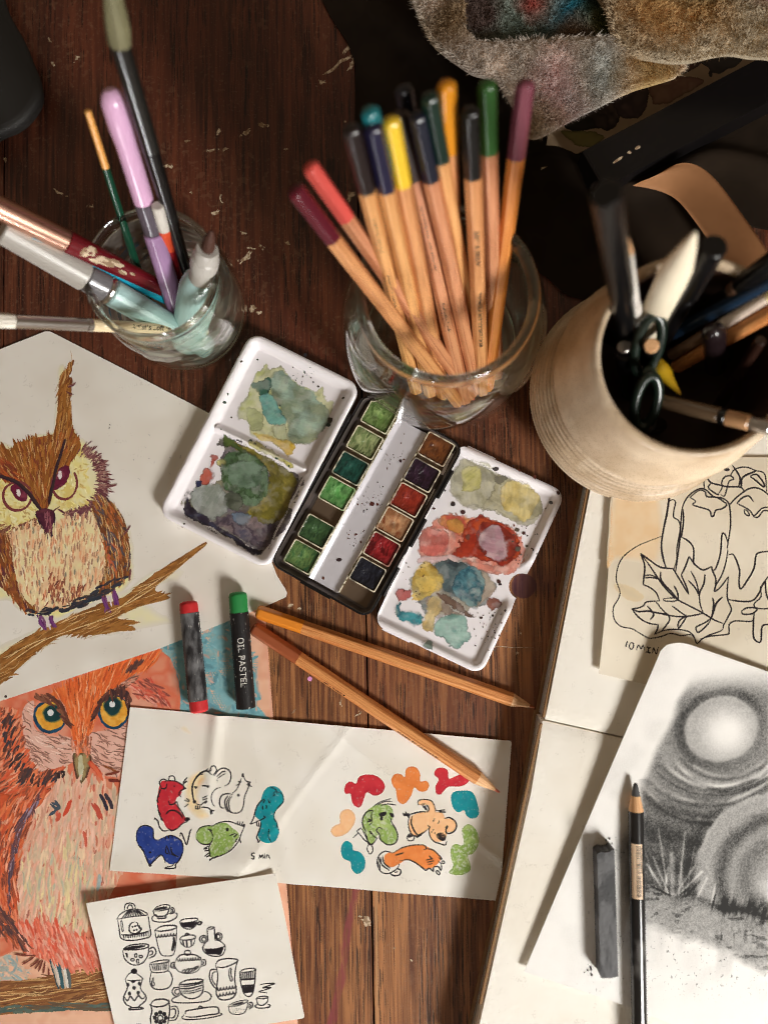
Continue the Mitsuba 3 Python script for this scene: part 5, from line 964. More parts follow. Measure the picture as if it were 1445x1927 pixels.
rim = spline([(62.4, 34.2), (63.2, 35.2), (66, 35.7), (69, 35.2), (70.4, 33.8), (69.8, 32.3), (66, 31.9), (63.2, 32.2), (62.4, 33.2), (62.4, 34.2)], sub=4)
foot = spline([(.3, 25), (.25, 30), (1.4, 33.6), (3.6, 35.2), (4.8, 33.6), (4.4, 29), (3.0, 26), (.3, 25)], sub=4)
def emb(s, th):
    return 1+np.where(s < 46, .007*np.sin(th*11+s*.35)*np.sin(th*11-s*.35)*np.clip((s-8)/6, 0, 1)*np.clip((44-s)/6, 0, 1), 0)
glass_part(k, 'outer_wall', WC, np.vstack([[(.8, 0), (.8, 20)], out, thr[1:]]), 'glass_wall', wob=emb); glass_part(k, 'inner_wall', WC, np.vstack([inn, [(5.0, 0)]]), 'glass_wall')
glass_part(k, 'rim', WC, rim, 'glass'); glass_part(k, 'foot_ring', WC, foot, 'glass')
glass_part(k, 'dried_residue', WC, np.vstack([inn-[0, .25], [(5.2, 0)]]), 'dried_residue')

# ---------------------------------------------------------------- brushes in the small jar
def along(A, B): 
    A, B = np.asarray(A, float), np.asarray(B, float); d = B-A; return A, d/np.linalg.norm(d), np.linalg.norm(d)
def pieces(key, A, B, segs):
    "rod from A to B in stretches: (name, from, to, r0, r1, bsdf, colour)"
    A, d, L = along(A, B)
    for nm, a, b, r0, r1, bs, c in segs:
        rod(nm, A+d*L*a, A+d*L*b, r0, r1, bs, key, c, n=22)
def bristles(key, A, B, r, col, tip=.25, flat=1.0, name='bristles'):
    A, d, L = along(A, B)
    prof = [(0, r), (L*.3, r*1.12), (L*.65, r*.9), (L*.9, r*tip*1.6), (L, r*tip*.3)]
    v, f, uv = lathe(A, B, prof, n=28, wob=lambda s, th: 1+.10*np.sin(th*9+s*.6)+.05*np.sin(th*17))
    cc = col*(.75+.5*meshkit.noise(np.c_[uv[:, 0]*2.2, uv[:, 1]*.15, uv[:, 1]*0])[:, None])
    obj(name, v, f, 'matt', key, color=cc)
bt = lambda u, v, z: at(u, v, z)
k = thing('paintbrush', 'long black brush with olive stained bristles, tallest in the small jar', 'paintbrush')
B0, T0 = at(382, 612, 8), at(226, 84, 150)
pieces(k, B0, T0, [('handle', 0, .70, 2.4, 3.9, 'lacquer', C(20, 18, 18)), ('ferrule', .70, 1, 4.0, 4.3, 'lacquer', C(30, 29, 27))])
bristles(k, T0, at(208, -40, 172), 4.2, C(112, 108, 80), .5)
k = thing('water_brush', 'lilac water brush with a rounded pink cap', 'water brush')
B0, T0 = at(350, 640, 9), at(206, 166, 128)
pieces(k, B0, T0, [('barrel', 0, .50, 5.2, 5.4, 'lacquer', C(162, 128, 168)), ('connector', .50, .62, 4.9, 5.1, 'lacquer', C(86, 78, 88))])
A, d, L = along(B0, T0)
lobj('cap', A+d*L*.62, T0, [(0, 5.1), (L*.20, 5.1), (L*.27, 5.8), (L*.34, 5.7), (L*.365, 4.6), (L*.378, 2.6), (L*.38, 0)], 'lacquer', k, C(212, 168, 202), n=26)
k = thing('paintbrush', 'thin green brush handle with a bare golden tip', 'paintbrush')
pieces(k, at(286, 592, 8), at(165, 207, 118), [('handle', 0, .77, 2.5, 1.9, 'lacquer', C(14, 62, 44)), ('bare_tip', .77, 1, 1.8, 1.5, 'lacquer', C(222, 160, 84))])
k = thing('paintbrush', 'red brush with an orange band and white end behind the black brush', 'paintbrush')
pieces(k, at(352, 580, 9), at(296, 386, 86), [('handle', 0, .62, 2.6, 2.9, 'lacquer', C(150, 28, 36)), ('orange_band', .62, .80, 3.0, 3.5, 'lacquer', C(222, 84, 52)), ('white_band', .80, 1, 3.4, 3.1, 'lacquer', C(206, 200, 192))])
k = thing('paintbrush', 'thick dark red brush with copper ferrule and white paint spatters', 'paintbrush')
B0, T0 = at(385, 582, 13), at(-60, 362, 118)
pieces(k, B0, T0, [('handle', 0, .645, 3.4, 5.9, 'lacquer', C(104, 16, 26)), ('ferrule', .645, 1, 5.9, 5.9, 'copper', C(214, 150, 118))])
A, d, L = along(B0, T0); _, nn, tt = frame(d, eye-A)
pt = []
for s, ph, a, b in ((.50, .1, 5.5, 2.2), (.46, -.25, 4, 1.6), (.535, .5, 3, 1.4), (.42, .35, 2.6, 1.2), (.56, -.3, 2.4, 2.6), (.585, .2, 2, 2.4), (.38, .0, 1.6, .8)):
    th = np.linspace(0, 2*np.pi, 17)[:-1]; rr = 1+.3*rng.normal(size=16)*.5; x, y = np.cos(th)*a*rr+s*L, np.sin(th)*b*rr; r = 3.4+2.5*s/.645+.12
    ring = A+d*x[:, None]+r*(np.cos(ph+y/r)[:, None]*nn+np.sin(ph+y/r)[:, None]*tt)
    v, f, u = fan(ring); v[-1] = A+d*s*L+r*(math.cos(ph)*nn+math.sin(ph)*tt); pt.append((v, f, u))
v, f, u, _ = join(pt); obj('paint_spatter', v, f, 'crumb', k, uv=u)
lettering('PRINCETON', B0, T0, L*.155, 4.2, 2.2, -.75, k, 'copper', flip=False)
k = thing('paintbrush', 'thin turquoise brush handle under the thick dark red one', 'paintbrush')
pieces(k, at(372, 592, 12), at(60, 440, 92), [('handle', 0, 1, 3.0, 2.6, 'lacquer', C(20, 150, 178))])
k = thing('water_brush', 'water brush with frosted cap lying out over the left rim', 'water brush')
B0, T0 = at(392, 655, 11), at(4, 430, 96)
pieces(k, B0, T0, [('barrel', 0, .52, 6.6, 7.6, 'aqua_plastic', C(1, 1, 1)), ('collar', .52, .545, 7.9, 7.9, 'silver', C(1, 1, 1)), ('connector', .545, .64, 7.6, 7.4, 'lacquer', C(116, 114, 118)), ('cap', .64, 1, 7.8, 7.2, 'frosted', C(1, 1, 1))])
k = thing('water_brush', 'pale blue water brush standing open with dark brown bristles', 'water brush')
B0, T0 = at(345, 648, 7), at(392, 462, 86)
B0 = at(352, 640, 7)
A, d, L = along(B0, T0)
lobj('barrel', A, A+d*L*.70, [(0, 0), (0, 9.4), (L*.45, 10.6), (L*.60, 10.4), (L*.67, 9.0), (L*.70, 6.8), (L*.70, 0)], 'aqua_plastic', k, n=40)
lobj('neck', A+d*L*.69, A+d*L*.82, [(0, 6.4), (L*.13, 6.2)], 'frosted', k, n=32)
lobj('collar', A+d*L*.80, A+d*L*.97, [(0, 4), (0, 6.8), (L*.02, 7.2), (L*.09, 7.1), (L*.10, 6.3), (L*.15, 6.0), (L*.17, 5.4), (L*.17, 2.5)], 'frosted', k, n=32)
bristles(k, A+d*L*.95, A+d*L*1.13, 2.9, C(74, 46, 36), .3)
k = thing('paintbrush', 'cream handled brush lying out level over the left rim, lettering on its side', 'paintbrush')
B0, T0 = at(388, 622, 16), at(-60, 600, 108)
pieces(k, B0, T0, [('handle', 0, .535, 2.6, 3.3, 'lacquer', C(228, 208, 170)), ('ferrule_ring', .535, .56, 3.5, 3.5, 'silver', C(1, 1, 1)), ('ferrule', .56, .84, 3.35, 3.35, 'silver', C(1, 1, 1))])
A, d, L = along(B0, T0); bristles(k, A+d*L*.84, T0+d*8, 3.2, C(226, 220, 208), .5)
for tx, s, h in (('6', .475, 2.0), (AL, .355, 2.6), ('necessities', .22, 1.9)):
    w = L*(s+.0)
    lettering(tx, B0, T0, L-w-h*(2.2 if tx == '6' else 0)-(0 if tx != AL else 3), 3.05 if s > .3 else 2.85, h, .1, k, flip=True)

# ---------------------------------------------------------------- stoneware pot and what stands in it
CZ = BK+.4
CC = (at(1208, 732, CZ+2)[:2]+at(1300, 680, CZ+86)[:2])/2
k = thing('stoneware_pot', 'big beige stoneware pot with ribbed foot, on the sketchbook', 'pot')
R0 = 59.8
ribs = []
for i in range(0, 92):
    z = i*.4; base = R0+1.2-5.8*(z/36)**1.5-1.5*(z/36)
    ribs.append((z, base+(-1.7*(.5+.5*math.cos(z*2*np.pi/4.4))**3-.25*math.sin(z*2*np.pi/1.3)) if z > 2 else base-2+z))
sh = spline([(36.4, ribs[-1][1]), (44, 55.4), (56, 53.2), (70, 50.4), (80, 48.4), (85, 47.2), (87.2, 45.6), (87.4, 44.0), (85.5, 42.6), (82, 42.6)], sub=5)
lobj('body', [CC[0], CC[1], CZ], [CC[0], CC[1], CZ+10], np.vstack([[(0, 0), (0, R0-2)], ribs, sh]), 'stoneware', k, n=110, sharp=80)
lobj('inside', [CC[0], CC[1], CZ], [CC[0], CC[1], CZ+10], [(82, 42.6), (60, 46), (20, 48), (8, 46), (6, 30), (6, 0)], 'dark_glaze', k, n=80, sharp=80)
def q(u, v, z): return at(u, v, z)
def fit_foot(P):
    "keep the foot of a tool inside the pot"
    P = np.array(P, float); o = P[:2]-CC; r = np.linalg.norm(o)
    if r > 38: P[:2] = CC+o/r*38
    return P
k = thing('marker_pen', 'tall black capped pen at the left of the stoneware pot', 'pen')
B0, T0 = fit_foot(q(1190, 700, 40)), q(1141, 362, 196)
pieces(k, B0, T0, [('barrel', 0, .55, 4.6, 4.8, 'black_plastic', None), ('cap', .552, 1, 5.5, 5.6, 'black_plastic', None)])
k = thing('white_pencil', 'slim white pencil with sharpened wooden point beside the black pen', 'pencil')
B0, T0 = fit_foot(q(1212, 690, 45)), q(1174, 424, 168)
A, d, L = along(B0, T0)
pieces(k, B0, A+d*(L-19), [('shaft', 0, .62, 2.7, 2.7, 'lacquer', C(214, 208, 200)), ('upper_shaft', .622, 1, 2.25, 2.2, 'lacquer', C(206, 200, 194))])
lobj('bare_wood', A+d*(L-19), T0, [(0, 2.2), (17, .5), (19, .25)], 'cedar_raw', k, n=18)
k = thing('blending_stump', 'fat cream paper blending stump leaning right in the pot', 'blending stump')
B0, T0 = fit_foot(q(1196, 660, 60)), q(1308, 438, 160)
A, d, L = along(B0, T0)
lobj('body', A, T0, [(0, 0), (0, 6.4), (L-34, 6.8), (L-24, 6.4), (L-9, 3.4), (L-2, 1.5), (L, .9), (L, 0)], 'matt', k, C(226, 214, 190), n=30, sharp=60)
k = thing('marker_pen', 'black pen lying against the rim right of the blending stump', 'pen')
pieces(k, fit_foot(q(1232, 660, 50)), q(1344, 462, 142), [('barrel', 0, .6, 5, 5, 'black_plastic', None), ('cap', .6, 1, 5.6, 5.6, 'black_plastic', None)])
k = thing('blue_pencil', 'dark blue pencil leaning out to the right edge of the pot', 'pencil')
pieces(k, fit_foot(q(1240, 640, 60)), q(1500, 505, 128), [('shaft', 0, 1, 3.4, 3.4, 'lacquer', C(28, 48, 70))])
k = thing('white_pencil', 'white pencil with tan lower half under the dark blue one', 'pencil')
pieces(k, fit_foot(q(1262, 668, 60)), q(1500, 526, 126), [('lower_shaft', 0, .42, 2.9, 2.9, 'lacquer', C(120, 92, 70)), ('shaft', .42, .80, 2.9, 2.9, 'lacquer', C(226, 208, 192)), ('end', .80, 1, 3.1, 3.1, 'lacquer', C(214, 196, 150))])
k = thing('brown_pencil', 'brown pencil leaning out at the right below the white one', 'pencil')
pieces(k, fit_foot(q(1272, 690, 55)), q(1500, 560, 122), [('shaft', 0, 1, 3.7, 3.7, 'cedar_brown', None)])
k = thing('marker_pen', 'black pen seen end on in the middle of the pot', 'pen')
B0, T0 = q(1346, 690, 48), q(1343, 618, 112)
A, d, L = along(B0, T0)
lobj('cap', A, T0, [(0, 0), (0, 5.2), (L-7, 5.4), (L-3, 4.2), (L-.8, 2.2), (L, 0)], 'lacquer', k, C(30, 20, 22), n=28)
k = thing('scissors', 'scissors with dark green handle loops standing in the pot', 'scissors')
def loop(name, u, v, z, ru, rv, tilt):
    th = np.linspace(0, 2*np.pi, 41); c = at(u, v, z)
    pu, pv = at(u+10, v, z)-c, at(u, v+10, z)-c; pu /= np.linalg.norm(pu); pv /= np.linalg.norm(pv)
    pv = pv*math.cos(tilt)+np.array([0, 0, -1.0])*math.sin(tilt)
    path = c+np.cos(th)[:, None]*pu*ru+np.sin(th)[:, None]*pv*rv
    v, f = tube_(path, 2.4, 12); obj(name, v, f, 'lacquer', k, color=np.tile(C(24, 36, 29), (len(v), 1)))
def tube_(path, r, n=10):
    path = np.asarray(path, float); t = np.gradient(path, axis=0); t /= np.linalg.norm(t, axis=1, keepdims=True)
    up = np.array([.31, .2, .93]); a = np.cross(t, up); a /= np.linalg.norm(a, axis=1, keepdims=True); b = np.cross(t, a)
    th = np.linspace(0, 2*np.pi, n, endpoint=False)
    r = np.broadcast_to(r, (len(path),))
    v = path[:, None]+r[:, None, None]*(np.cos(th)[None, :, None]*a[:, None]+np.sin(th)[None, :, None]*b[:, None])
    return v.reshape(-1, 3), grid_faces(len(path), n, True)[:, ::-1]
loop('handle_loop', 1219, 650, 96, 5.6, 15, .75)
loop('handle_loop', 1216, 756, 92, 5.2, 13, .6)
pieces(k, fit_foot(q(1240, 730, 34)), q(1222, 700, 96), [('blade', 0, .75, 3.2, 3.6, 'silver', None), ('shank', .75, 1, 3.4, 3.0, 'lacquer', C(44, 62, 50))])
k = thing('marker_pen', 'black pen leaning out at the right edge above the dark blue pencil', 'pen')
pieces(k, fit_foot(q(1262, 640, 50)), q(1505, 452, 140), [('barrel', 0, .55, 4.4, 4.4, 'black_plastic', None), ('clip_band', .55, .60, 4.7, 4.7, 'lacquer', C(96, 70, 54)), ('cap', .60, 1, 4.9, 4.9, 'black_plastic', None)])
k = thing('paintbrush', 'dark brown brush handle at the far right inside the pot', 'paintbrush')
pieces(k, fit_foot(q(1368, 800, 40)), q(1432, 640, 112), [('handle', 0, 1, 3.2, 2.4, 'lacquer', C(44, 26, 20))])
k = thing('marker_pen', 'short black pen deep in the pot left of the scissors', 'pen')
pieces(k, fit_foot(q(1186, 740, 36)), q(1172, 640, 100), [('barrel', 0, .8, 4.6, 4.6, 'black_plastic', None), ('silver_clip', .8, .9, 3.2, 3.2, 'silver', None)])
k = thing('marker_pen', 'black pen end low down near the front wall of the pot', 'pen')
pieces(k, fit_foot(q(1240, 800, 30)), q(1216, 800, 84), [('barrel', 0, .94, 4.2, 4.2, 'black_plastic', None), ('grey_end', .94, 1, 2.6, 2.4, 'lacquer', C(110, 94, 90))])
k = thing('wooden_pencil', 'pencil stub seen end on inside the upper scissor loop', 'pencil')
B0, T0 = fit_foot(q(1222, 690, 34)), q(1226, 650, 104)
pieces(k, B0, T0, [('shaft', 0, .985, 3.6, 3.6, 'black_plastic', None), ('end_grain', .985, 1, 3.45, 3.3, 'cedar_raw', None)])
k = thing('yellow_crayon', 'yellow pointed crayon tip beside the scissor loops', 'crayon')
B0, T0 = q(1234, 684, 84), q(1281, 743, 92)
A, d, L = along(B0, T0)
lobj('tip', A, T0, [(0, 0), (0, 3.6), (4, 4.2), (7.5, 3.9), (12, 2.3), (L-1, .7), (L, 0)], 'lacquer', k, C(232, 188, 40), n=26, sharp=60)
lobj('barrel', A-d*30-np.array([0, 0, 26]), A, [(0, 0), (0, 4), (39.5, 4.0)], 'black_plastic', k, n=22)
k = thing('mechanical_pencil', 'grey pencil with black ring and silver end resting low on the near rim', 'pencil')
B0, T0 = q(1232, 752, 84), q(1452, 806, 118)
pieces(k, B0, T0, [('shaft', 0, .58, 3.4, 3.6, 'lacquer', C(120, 98, 76)), ('black_ring', .58, .64, 3.75, 3.75, 'black_plastic', None), ('grip', .64, .83, 3.6, 3.5, 'lacquer', C(196, 150, 108)), ('end_cap', .83, 1, 3.0, 3.4, 'silver', None)])

# ---------------------------------------------------------------- watercolour tin: two folding lids and the tray of half pans
tin = thing('watercolour_tin', 'open folding watercolour tin with two white mixing lids and half pans', 'paint tin')
class Local:
    def __init__(s, px, z):
        c = pxpoly(px, z); s.c = c.mean(0)
        e = (c[1]-c[0]+c[2]-c[3])/2; s.w = np.linalg.norm(e); s.x = e/s.w; s.y = np.array([-s.x[1], s.x[0]])
        s.h = (np.linalg.norm(c[0]-c[3])+np.linalg.norm(c[1]-c[2]))/2
    def to(s, p): p = np.asarray(p, float); return s.c+p[:, :1]*s.x+p[:, 1:2]*s.y
    def fro(s, x, y): d = np.stack([x-s.c[0], y-s.c[1]], -1); return d@s.x, d@s.y
    def box(s, name, x0, x1, y0, y1, z0, z1, bsdf, parent, bev=.25, taper=0.0):
        b = s.to([(x0, y0), (x1, y0), (x1, y1), (x0, y1)]); t = s.to([(x0+taper, y0+taper), (x1-taper, y0+taper), (x1-taper, y1-taper), (x0+taper, y1-taper)])
        return box8(name, np.c_[b, np.full(4, z0)], np.c_[t, np.full(4, z1)], bsdf, parent, bev)
def sstep(a, b, x): t = np.clip((x-a)/(b-a), 0, 1); return t*t*(3-2*t)
def rrdist(x, y, w, h, r):
    qx, qy = np.abs(x)-w/2+r, np.abs(y)-h/2+r
    return -(np.hypot(np.maximum(qx, 0), np.maximum(qy, 0))+np.minimum(np.maximum(qx, qy), 0)-r)
def N2(p, f, sd, o=3): return meshkit.fbm(np.c_[p*f, np.full(len(p), sd)], o)
ENAMEL = C(228, 224, 228)
class Wash:
    "one puddle of watercolour: outline, colours and how it bleeds, all in the plane of its lid"
    def __init__(s, o, cols, kw, seed):
        s.poly = Polygon(spline(o, True, 6)).buffer(0)
        if s.poly.geom_type != 'Polygon': s.poly = max(s.poly.geoms, key=lambda g: g.area)
        s.cols, s.kw, s.seed = np.array(cols), kw, seed; s.box = s.poly.buffer(9).bounds; s.line = s.poly.boundary
    def look(s, p):
        k, rg = s.seed*13.7, s.kw.get('rough', 1.0)
        w = np.stack([(N2(p, .055, k+q, 3)-.5)*14*rg+(N2(p, .24, k+q+3, 2)-.5)*6+(N2(p, .7, k+q+6, 1)-.5)*1.6 for q in (.3, 40.9)], 1)
        q = p+w; pts = shapely.points(q); sd = shapely.distance(s.line, pts)*np.where(shapely.contains(s.poly, pts), 1, -1)
        wd = .4+3.2*np.clip((N2(p, .045, k+81, 2)-.5)*5, 0, 1)
        a = np.clip(sd/wd*.5+.5, 0, 1); a = a*a*(3-2*a)*np.clip(.66+.75*N2(p, .06, k+60, 3), .6, .98)
        n0 = N2(q, s.kw.get('sc', .035), k+7, 4); t = np.clip((n0-.5)*2.8+.5, 0, .999)*(len(s.cols)-1); i = t.astype(int); f = (t-i)[:, None]
        c = s.cols[i]*(1-f)+s.cols[np.minimum(i+1, len(s.cols)-1)]*f
        ang = k; r = np.stack([p@[math.cos(ang), math.sin(ang)]*.05, p@[-math.sin(ang), math.cos(ang)]*.38], 1)
        c = c*(.84+.32*N2(r, 1.0, k+5, 2))[:, None]*(.93+.14*N2(p, .8, k+2, 1))[:, None]
        pool = np.clip((N2(q, .05, k+31, 3)-.5)*6, 0, 1)[:, None]; c = c*(1-.30*pool)
        pale = np.clip((N2(q, .05, k+51, 3)-.54)*6, 0, 1)[:, None]; c = c*(1-.4*pale)+.4*pale*(c*.4+.42)
        e = np.exp(-(np.maximum(sd, 0)/1.5)**1.5)*np.clip((N2(p, .04, k+71, 2)-.25)*3.0, 0, 1)
        return c*(1-np.minimum(.85, (1-s.kw.get('edge', .72))*1.2+.32)*e)[:, None], a[:, None], sd
def puddles(parent, hf, z, crop, defs, name='paint_puddle'):
    lay = [Wash(G(crop, *xy), [C(c) for c in cols], kw, i+1) for i, (xy, cols, kw) in enumerate(defs)]
    for i, L in enumerate(lay):
        o = np.array(L.poly.buffer(8).exterior.coords)[:-1]
        p, f, _, _ = tri_poly(o, 1.15); base = np.tile(ENAMEL, (len(p), 1))
        x0, y0, x1, y1 = L.box
        for M in lay[:i+1]:
            a0, b0, a1, b1 = M.box
            m_ = (p[:, 0] > a0) & (p[:, 0] < a1) & (p[:, 1] > b0) & (p[:, 1] < b1)
            if not m_.any(): continue
            c, a, sd = M.look(p[m_]); b = base[m_]; base[m_] = b*(1-a)+a*c*(.72+.28*b/ENAMEL)
            if M is L: al = np.zeros(len(p)); al[m_] = a[:, 0]
        f = f[al[f].max(1) > .03]
        if len(f) == 0: continue
        u, inv = np.unique(f, return_inverse=True); f = inv.reshape(f.shape)
        A_2 = Art(parent, .03+i*.012); SH[parent] = (hf, z); A_2.put(p[u], f[:, ::-1], np.clip(base[u], .003, .95))
        used.pop(parent+'__'+name, None); used[parent+'__'+name] = PUD[0]; PUD[0] += 1
        A_2.flush(name, 'wash')
PUD = [-1]
# left lid: rim, sloping walls, two wells parted by a ridge
LL = Local([(466, 623), (678, 722), (506, 1077), (304, 967)], 9.0)
LW, LH = LL.w, LL.h
def hl(x, y):
    lx, ly = LL.fro(x, y); d = rrdist(lx, ly, LW, LH, 8.0)
    z = 10.6-.9*sstep(0, .9, .9-d)-.5*sstep(2.2, 3.4, d)-5.9*sstep(3.2, 7.0, d)
    yr = ly-1.0-.02*lx
    return np.maximum(z, 4.0+4.8*np.exp(-(yr/2.0)**2)*sstep(4.5, 8, d))
v, f, u = solid_sheet(LL.to(rrect(LW, LH, 8.0)), .95, hl, 1.9); obj('left_lid', v, f, 'enamel', tin, uv=u)
o = LL.to(rrect(LW-1.6, LH-1.6, 7.2)); v, f, u = solid_sheet(o, 3, lambda x, y: 2.6+0*x, 1.7); obj('lid_edge', v, f, 'black_enamel', tin, uv=u)
L1 = (300, 600, 3.6125)
DEF = [
 ((400, 830, 470, 800, 560, 850, 700, 920, 860, 1010, 950, 1070, 950, 1140, 900, 1260, 850, 1390, 790, 1500, 740, 1580, 660, 1600, 540, 1540, 380, 1430, 200, 1360, 160, 1310, 200, 1200, 260, 1120, 380, 1130, 420, 1060, 420, 960, 450, 900), [(120, 116, 64), (96, 92, 76), (84, 72, 88), (150, 146, 120)], dict(rough=2.0, sc=.02)),
 ((720, 310, 740, 345, 770, 340, 840, 325, 880, 390, 960, 445, 1060, 490, 1110, 450, 1130, 540, 1180, 560, 1150, 680, 1080, 800, 1000, 850, 900, 850, 800, 830, 720, 800, 640, 790, 600, 700, 545, 680, 540, 610, 600, 520, 640, 400, 680, 350), [(196, 198, 140), (206, 206, 168), (180, 186, 120)], dict(edge=.78)),
 ((790, 360, 850, 350, 880, 400, 960, 450, 1050, 500, 1080, 560, 1150, 600, 1140, 700, 1080, 800, 990, 850, 890, 830, 870, 720, 840, 640, 760, 500, 750, 410), [(162, 186, 178), (150, 168, 156), (128, 142, 124), (150, 160, 140)], dict(edge=.9)),
 ((640, 435, 700, 410, 750, 395, 755, 450, 740, 520, 680, 525, 650, 480), [(44, 92, 84), (70, 120, 108)], dict(edge=.6)),
 ((680, 540, 740, 500, 800, 560, 850, 650, 860, 705, 780, 718, 730, 690, 690, 610), [(112, 172, 174), (130, 184, 180)], dict(edge=.7)),
 ((640, 780, 700, 770, 780, 800, 860, 830, 920, 850, 920, 900, 880, 930, 830, 890, 780, 850, 700, 820), [(222, 204, 110), (206, 168, 52), (232, 220, 150)], dict(edge=.8)),
 ((780, 720, 860, 720, 870, 820, 800, 810, 770, 760), [(184, 190, 156), (196, 198, 168)], dict()),
 ((600, 600, 690, 640, 700, 740, 640, 760, 600, 690), [(184, 190, 140), (196, 200, 160)], dict()),
 # lower well
 ((430, 800, 500, 830, 620, 880, 760, 960, 880, 1030, 940, 1100, 900, 1200, 860, 1320, 780, 1380, 700, 1400, 600, 1340, 680, 1200, 740, 1100, 700, 1000, 560, 900, 440, 850), [(142, 132, 52), (120, 112, 44), (160, 148, 70), (110, 100, 40)], dict(edge=.75)),
 ((480, 905, 560, 890, 640, 920, 720, 990, 740, 1080, 745, 1170, 700, 1230, 640, 1280, 560, 1260, 520, 1190, 440, 1150, 415, 1060, 430, 960), [(76, 104, 66), (96, 128, 92), (62, 88, 52), (120, 146, 118)], dict(edge=.6)),
 ((470, 990, 560, 970, 680, 975, 710, 1040, 690, 1120, 600, 1150, 500, 1120, 460, 1060), [(112, 138, 114), (138, 160, 142), (92, 120, 92)], dict(edge=.85)),
 ((430, 795, 470, 820, 560, 870, 600, 900, 560, 910, 480, 870, 435, 880), [(60, 84, 40), (92, 112, 60)], dict(edge=.7)),
 ((250, 1140, 330, 1120, 420, 1140, 460, 1220, 470, 1300, 400, 1360, 300, 1350, 230, 1290, 215, 1210), [(168, 176, 172), (184, 190, 188), (148, 156, 150)], dict(edge=.8)),
 ((440, 1190, 490, 1175, 550, 1200, 560, 1270, 520, 1310, 460, 1290, 430, 1240), [(84, 92, 76), (120, 128, 112), (50, 60, 48)], dict(edge=.55)),
 ((185, 1210, 230, 1290, 330, 1360, 420, 1420, 540, 1500, 640, 1560, 730, 1560, 770, 1490, 700, 1580, 640, 1600, 520, 1530, 360, 1420, 190, 1350, 165, 1300), [(40, 36, 56), (54, 44, 62), (70, 74, 100)], dict(edge=.8, rough=1.3)),
 ((360, 1370, 440, 1330, 540, 1330, 640, 1340, 720, 1400, 790, 1400, 760, 1490, 720, 1560, 640, 1550, 540, 1490, 440, 1420), [(96, 92, 112), (130, 118, 128), (74, 62, 78), (150, 132, 136)], dict(edge=.8, rough=1.3)),
 ((500, 1340, 560, 1320, 620, 1330, 600, 1390, 540, 1400), [(128, 148, 170), (104, 122, 150)], dict(edge=.7)),
 ((270, 1080, 310, 1010, 350, 1030, 360, 1080, 320, 1120, 285, 1110), [(176, 74, 58), (196, 110, 92)], dict(edge=.7)),
 ((345, 930, 390, 915, 385, 960, 350, 1020, 340, 990, 360, 960), [(204, 108, 92), (190, 86, 70)], dict(edge=.8)),
 ((395, 970, 430, 960, 450, 990, 420, 1015, 398, 1000), [(214, 208, 140)], dict(edge=.6)),
 ((620, 820, 690, 850, 820, 930, 900, 1000, 880, 1010, 760, 940, 640, 880), [(206, 200, 150), (186, 176, 90), (216, 212, 180)], dict(edge=.9)),
 ((250, 1100, 290, 1090, 280, 1130, 250, 1140), [(52, 56, 92)], dict()),
]
puddles(tin, hl, 4.5, L1, DEF)
def specks(parent, hf, z, crop, pts, col, name='paint_speck', base=.3):
    SH[parent] = (hf, z); a = Art(parent, base)
    for x, y, r in pts:
        th = np.linspace(0, 2*np.pi, 11)[:-1]; rr = r*(1+.4*(rng.random(10)-.5)); p = np.stack([x+np.cos(th)*rr*(1+.3*rng.normal()), y+np.sin(th)*rr], 1)/crop[2]+np.array(crop[:2])
        v, f, _ = fan(np.c_[p, 0*th]); c = C(col[rng.integers(len(col))]); a.put(v[:, :2], f, np.tile(c, (len(v), 1)))
    a.flush(name, 'wash', kind='stuff')
sp = [(x, y, r) for x, y, r in ((560, 290, 8), (668, 277, 6), (470, 515, 9), (448, 570, 10), (490, 670, 6), (985, 360, 8), (975, 390, 8), (1030, 400, 5), (1045, 430, 6), (1250, 537, 8), (1160, 690, 22), (1150, 720, 14), (420, 750, 5), (620, 830, 12), (650, 850, 9), (690, 880, 8), (725, 870, 6), (800, 945, 14), (850, 970, 12), (880, 1000, 8), (740, 495, 8), (820, 588, 7), (170, 1395, 7), (940, 1090, 5), (990, 245, 14), (1080, 460, 7))]
sp += [(860+rng.random()*200, 320+rng.random()*140, 1.5+3*rng.random()) for _ in range(26)]
specks(tin, hl, 5, L1, sp, [(46, 44, 48), (60, 58, 50), (40, 60, 54)])
# middle tray
MM = Local([(683, 736), (867, 833), (701, 1172), (510, 1061)], 9.0)
MW, MH = MM.w, MM.h
def ring(ins, z): p = MM.to(rrect(MW-2*ins, MH-2*ins, max(1.0, 7.0-ins))); return np.c_[p, np.full(len(p), z)]
v, f, u = loft([ring(1.2, .3), ring(.2, 1.4), ring(0, 9.2), ring(.5, 9.9), ring(1.3, 10.0)]); obj('tray', v, f, 'black_enamel', tin, uv=u)
v, f, u = loft([ring(1.3, 10.0), ring(1.7, 9.4), ring(3.4, 3.2)]); p2 = fan(ring(3.4, 3.2)); v, f, u, _ = join([(v, f, u), p2]); obj('tray_inside', v, f, 'grey_tin', tin, uv=u)
PC = (500, 730, 3.8026)
def mloc(x, y, z=6): p = at(x/PC[2]+PC[0], y/PC[2]+PC[1], z)[:2]; a, b = MM.fro(p[0], p[1]); return float(a), float(b)
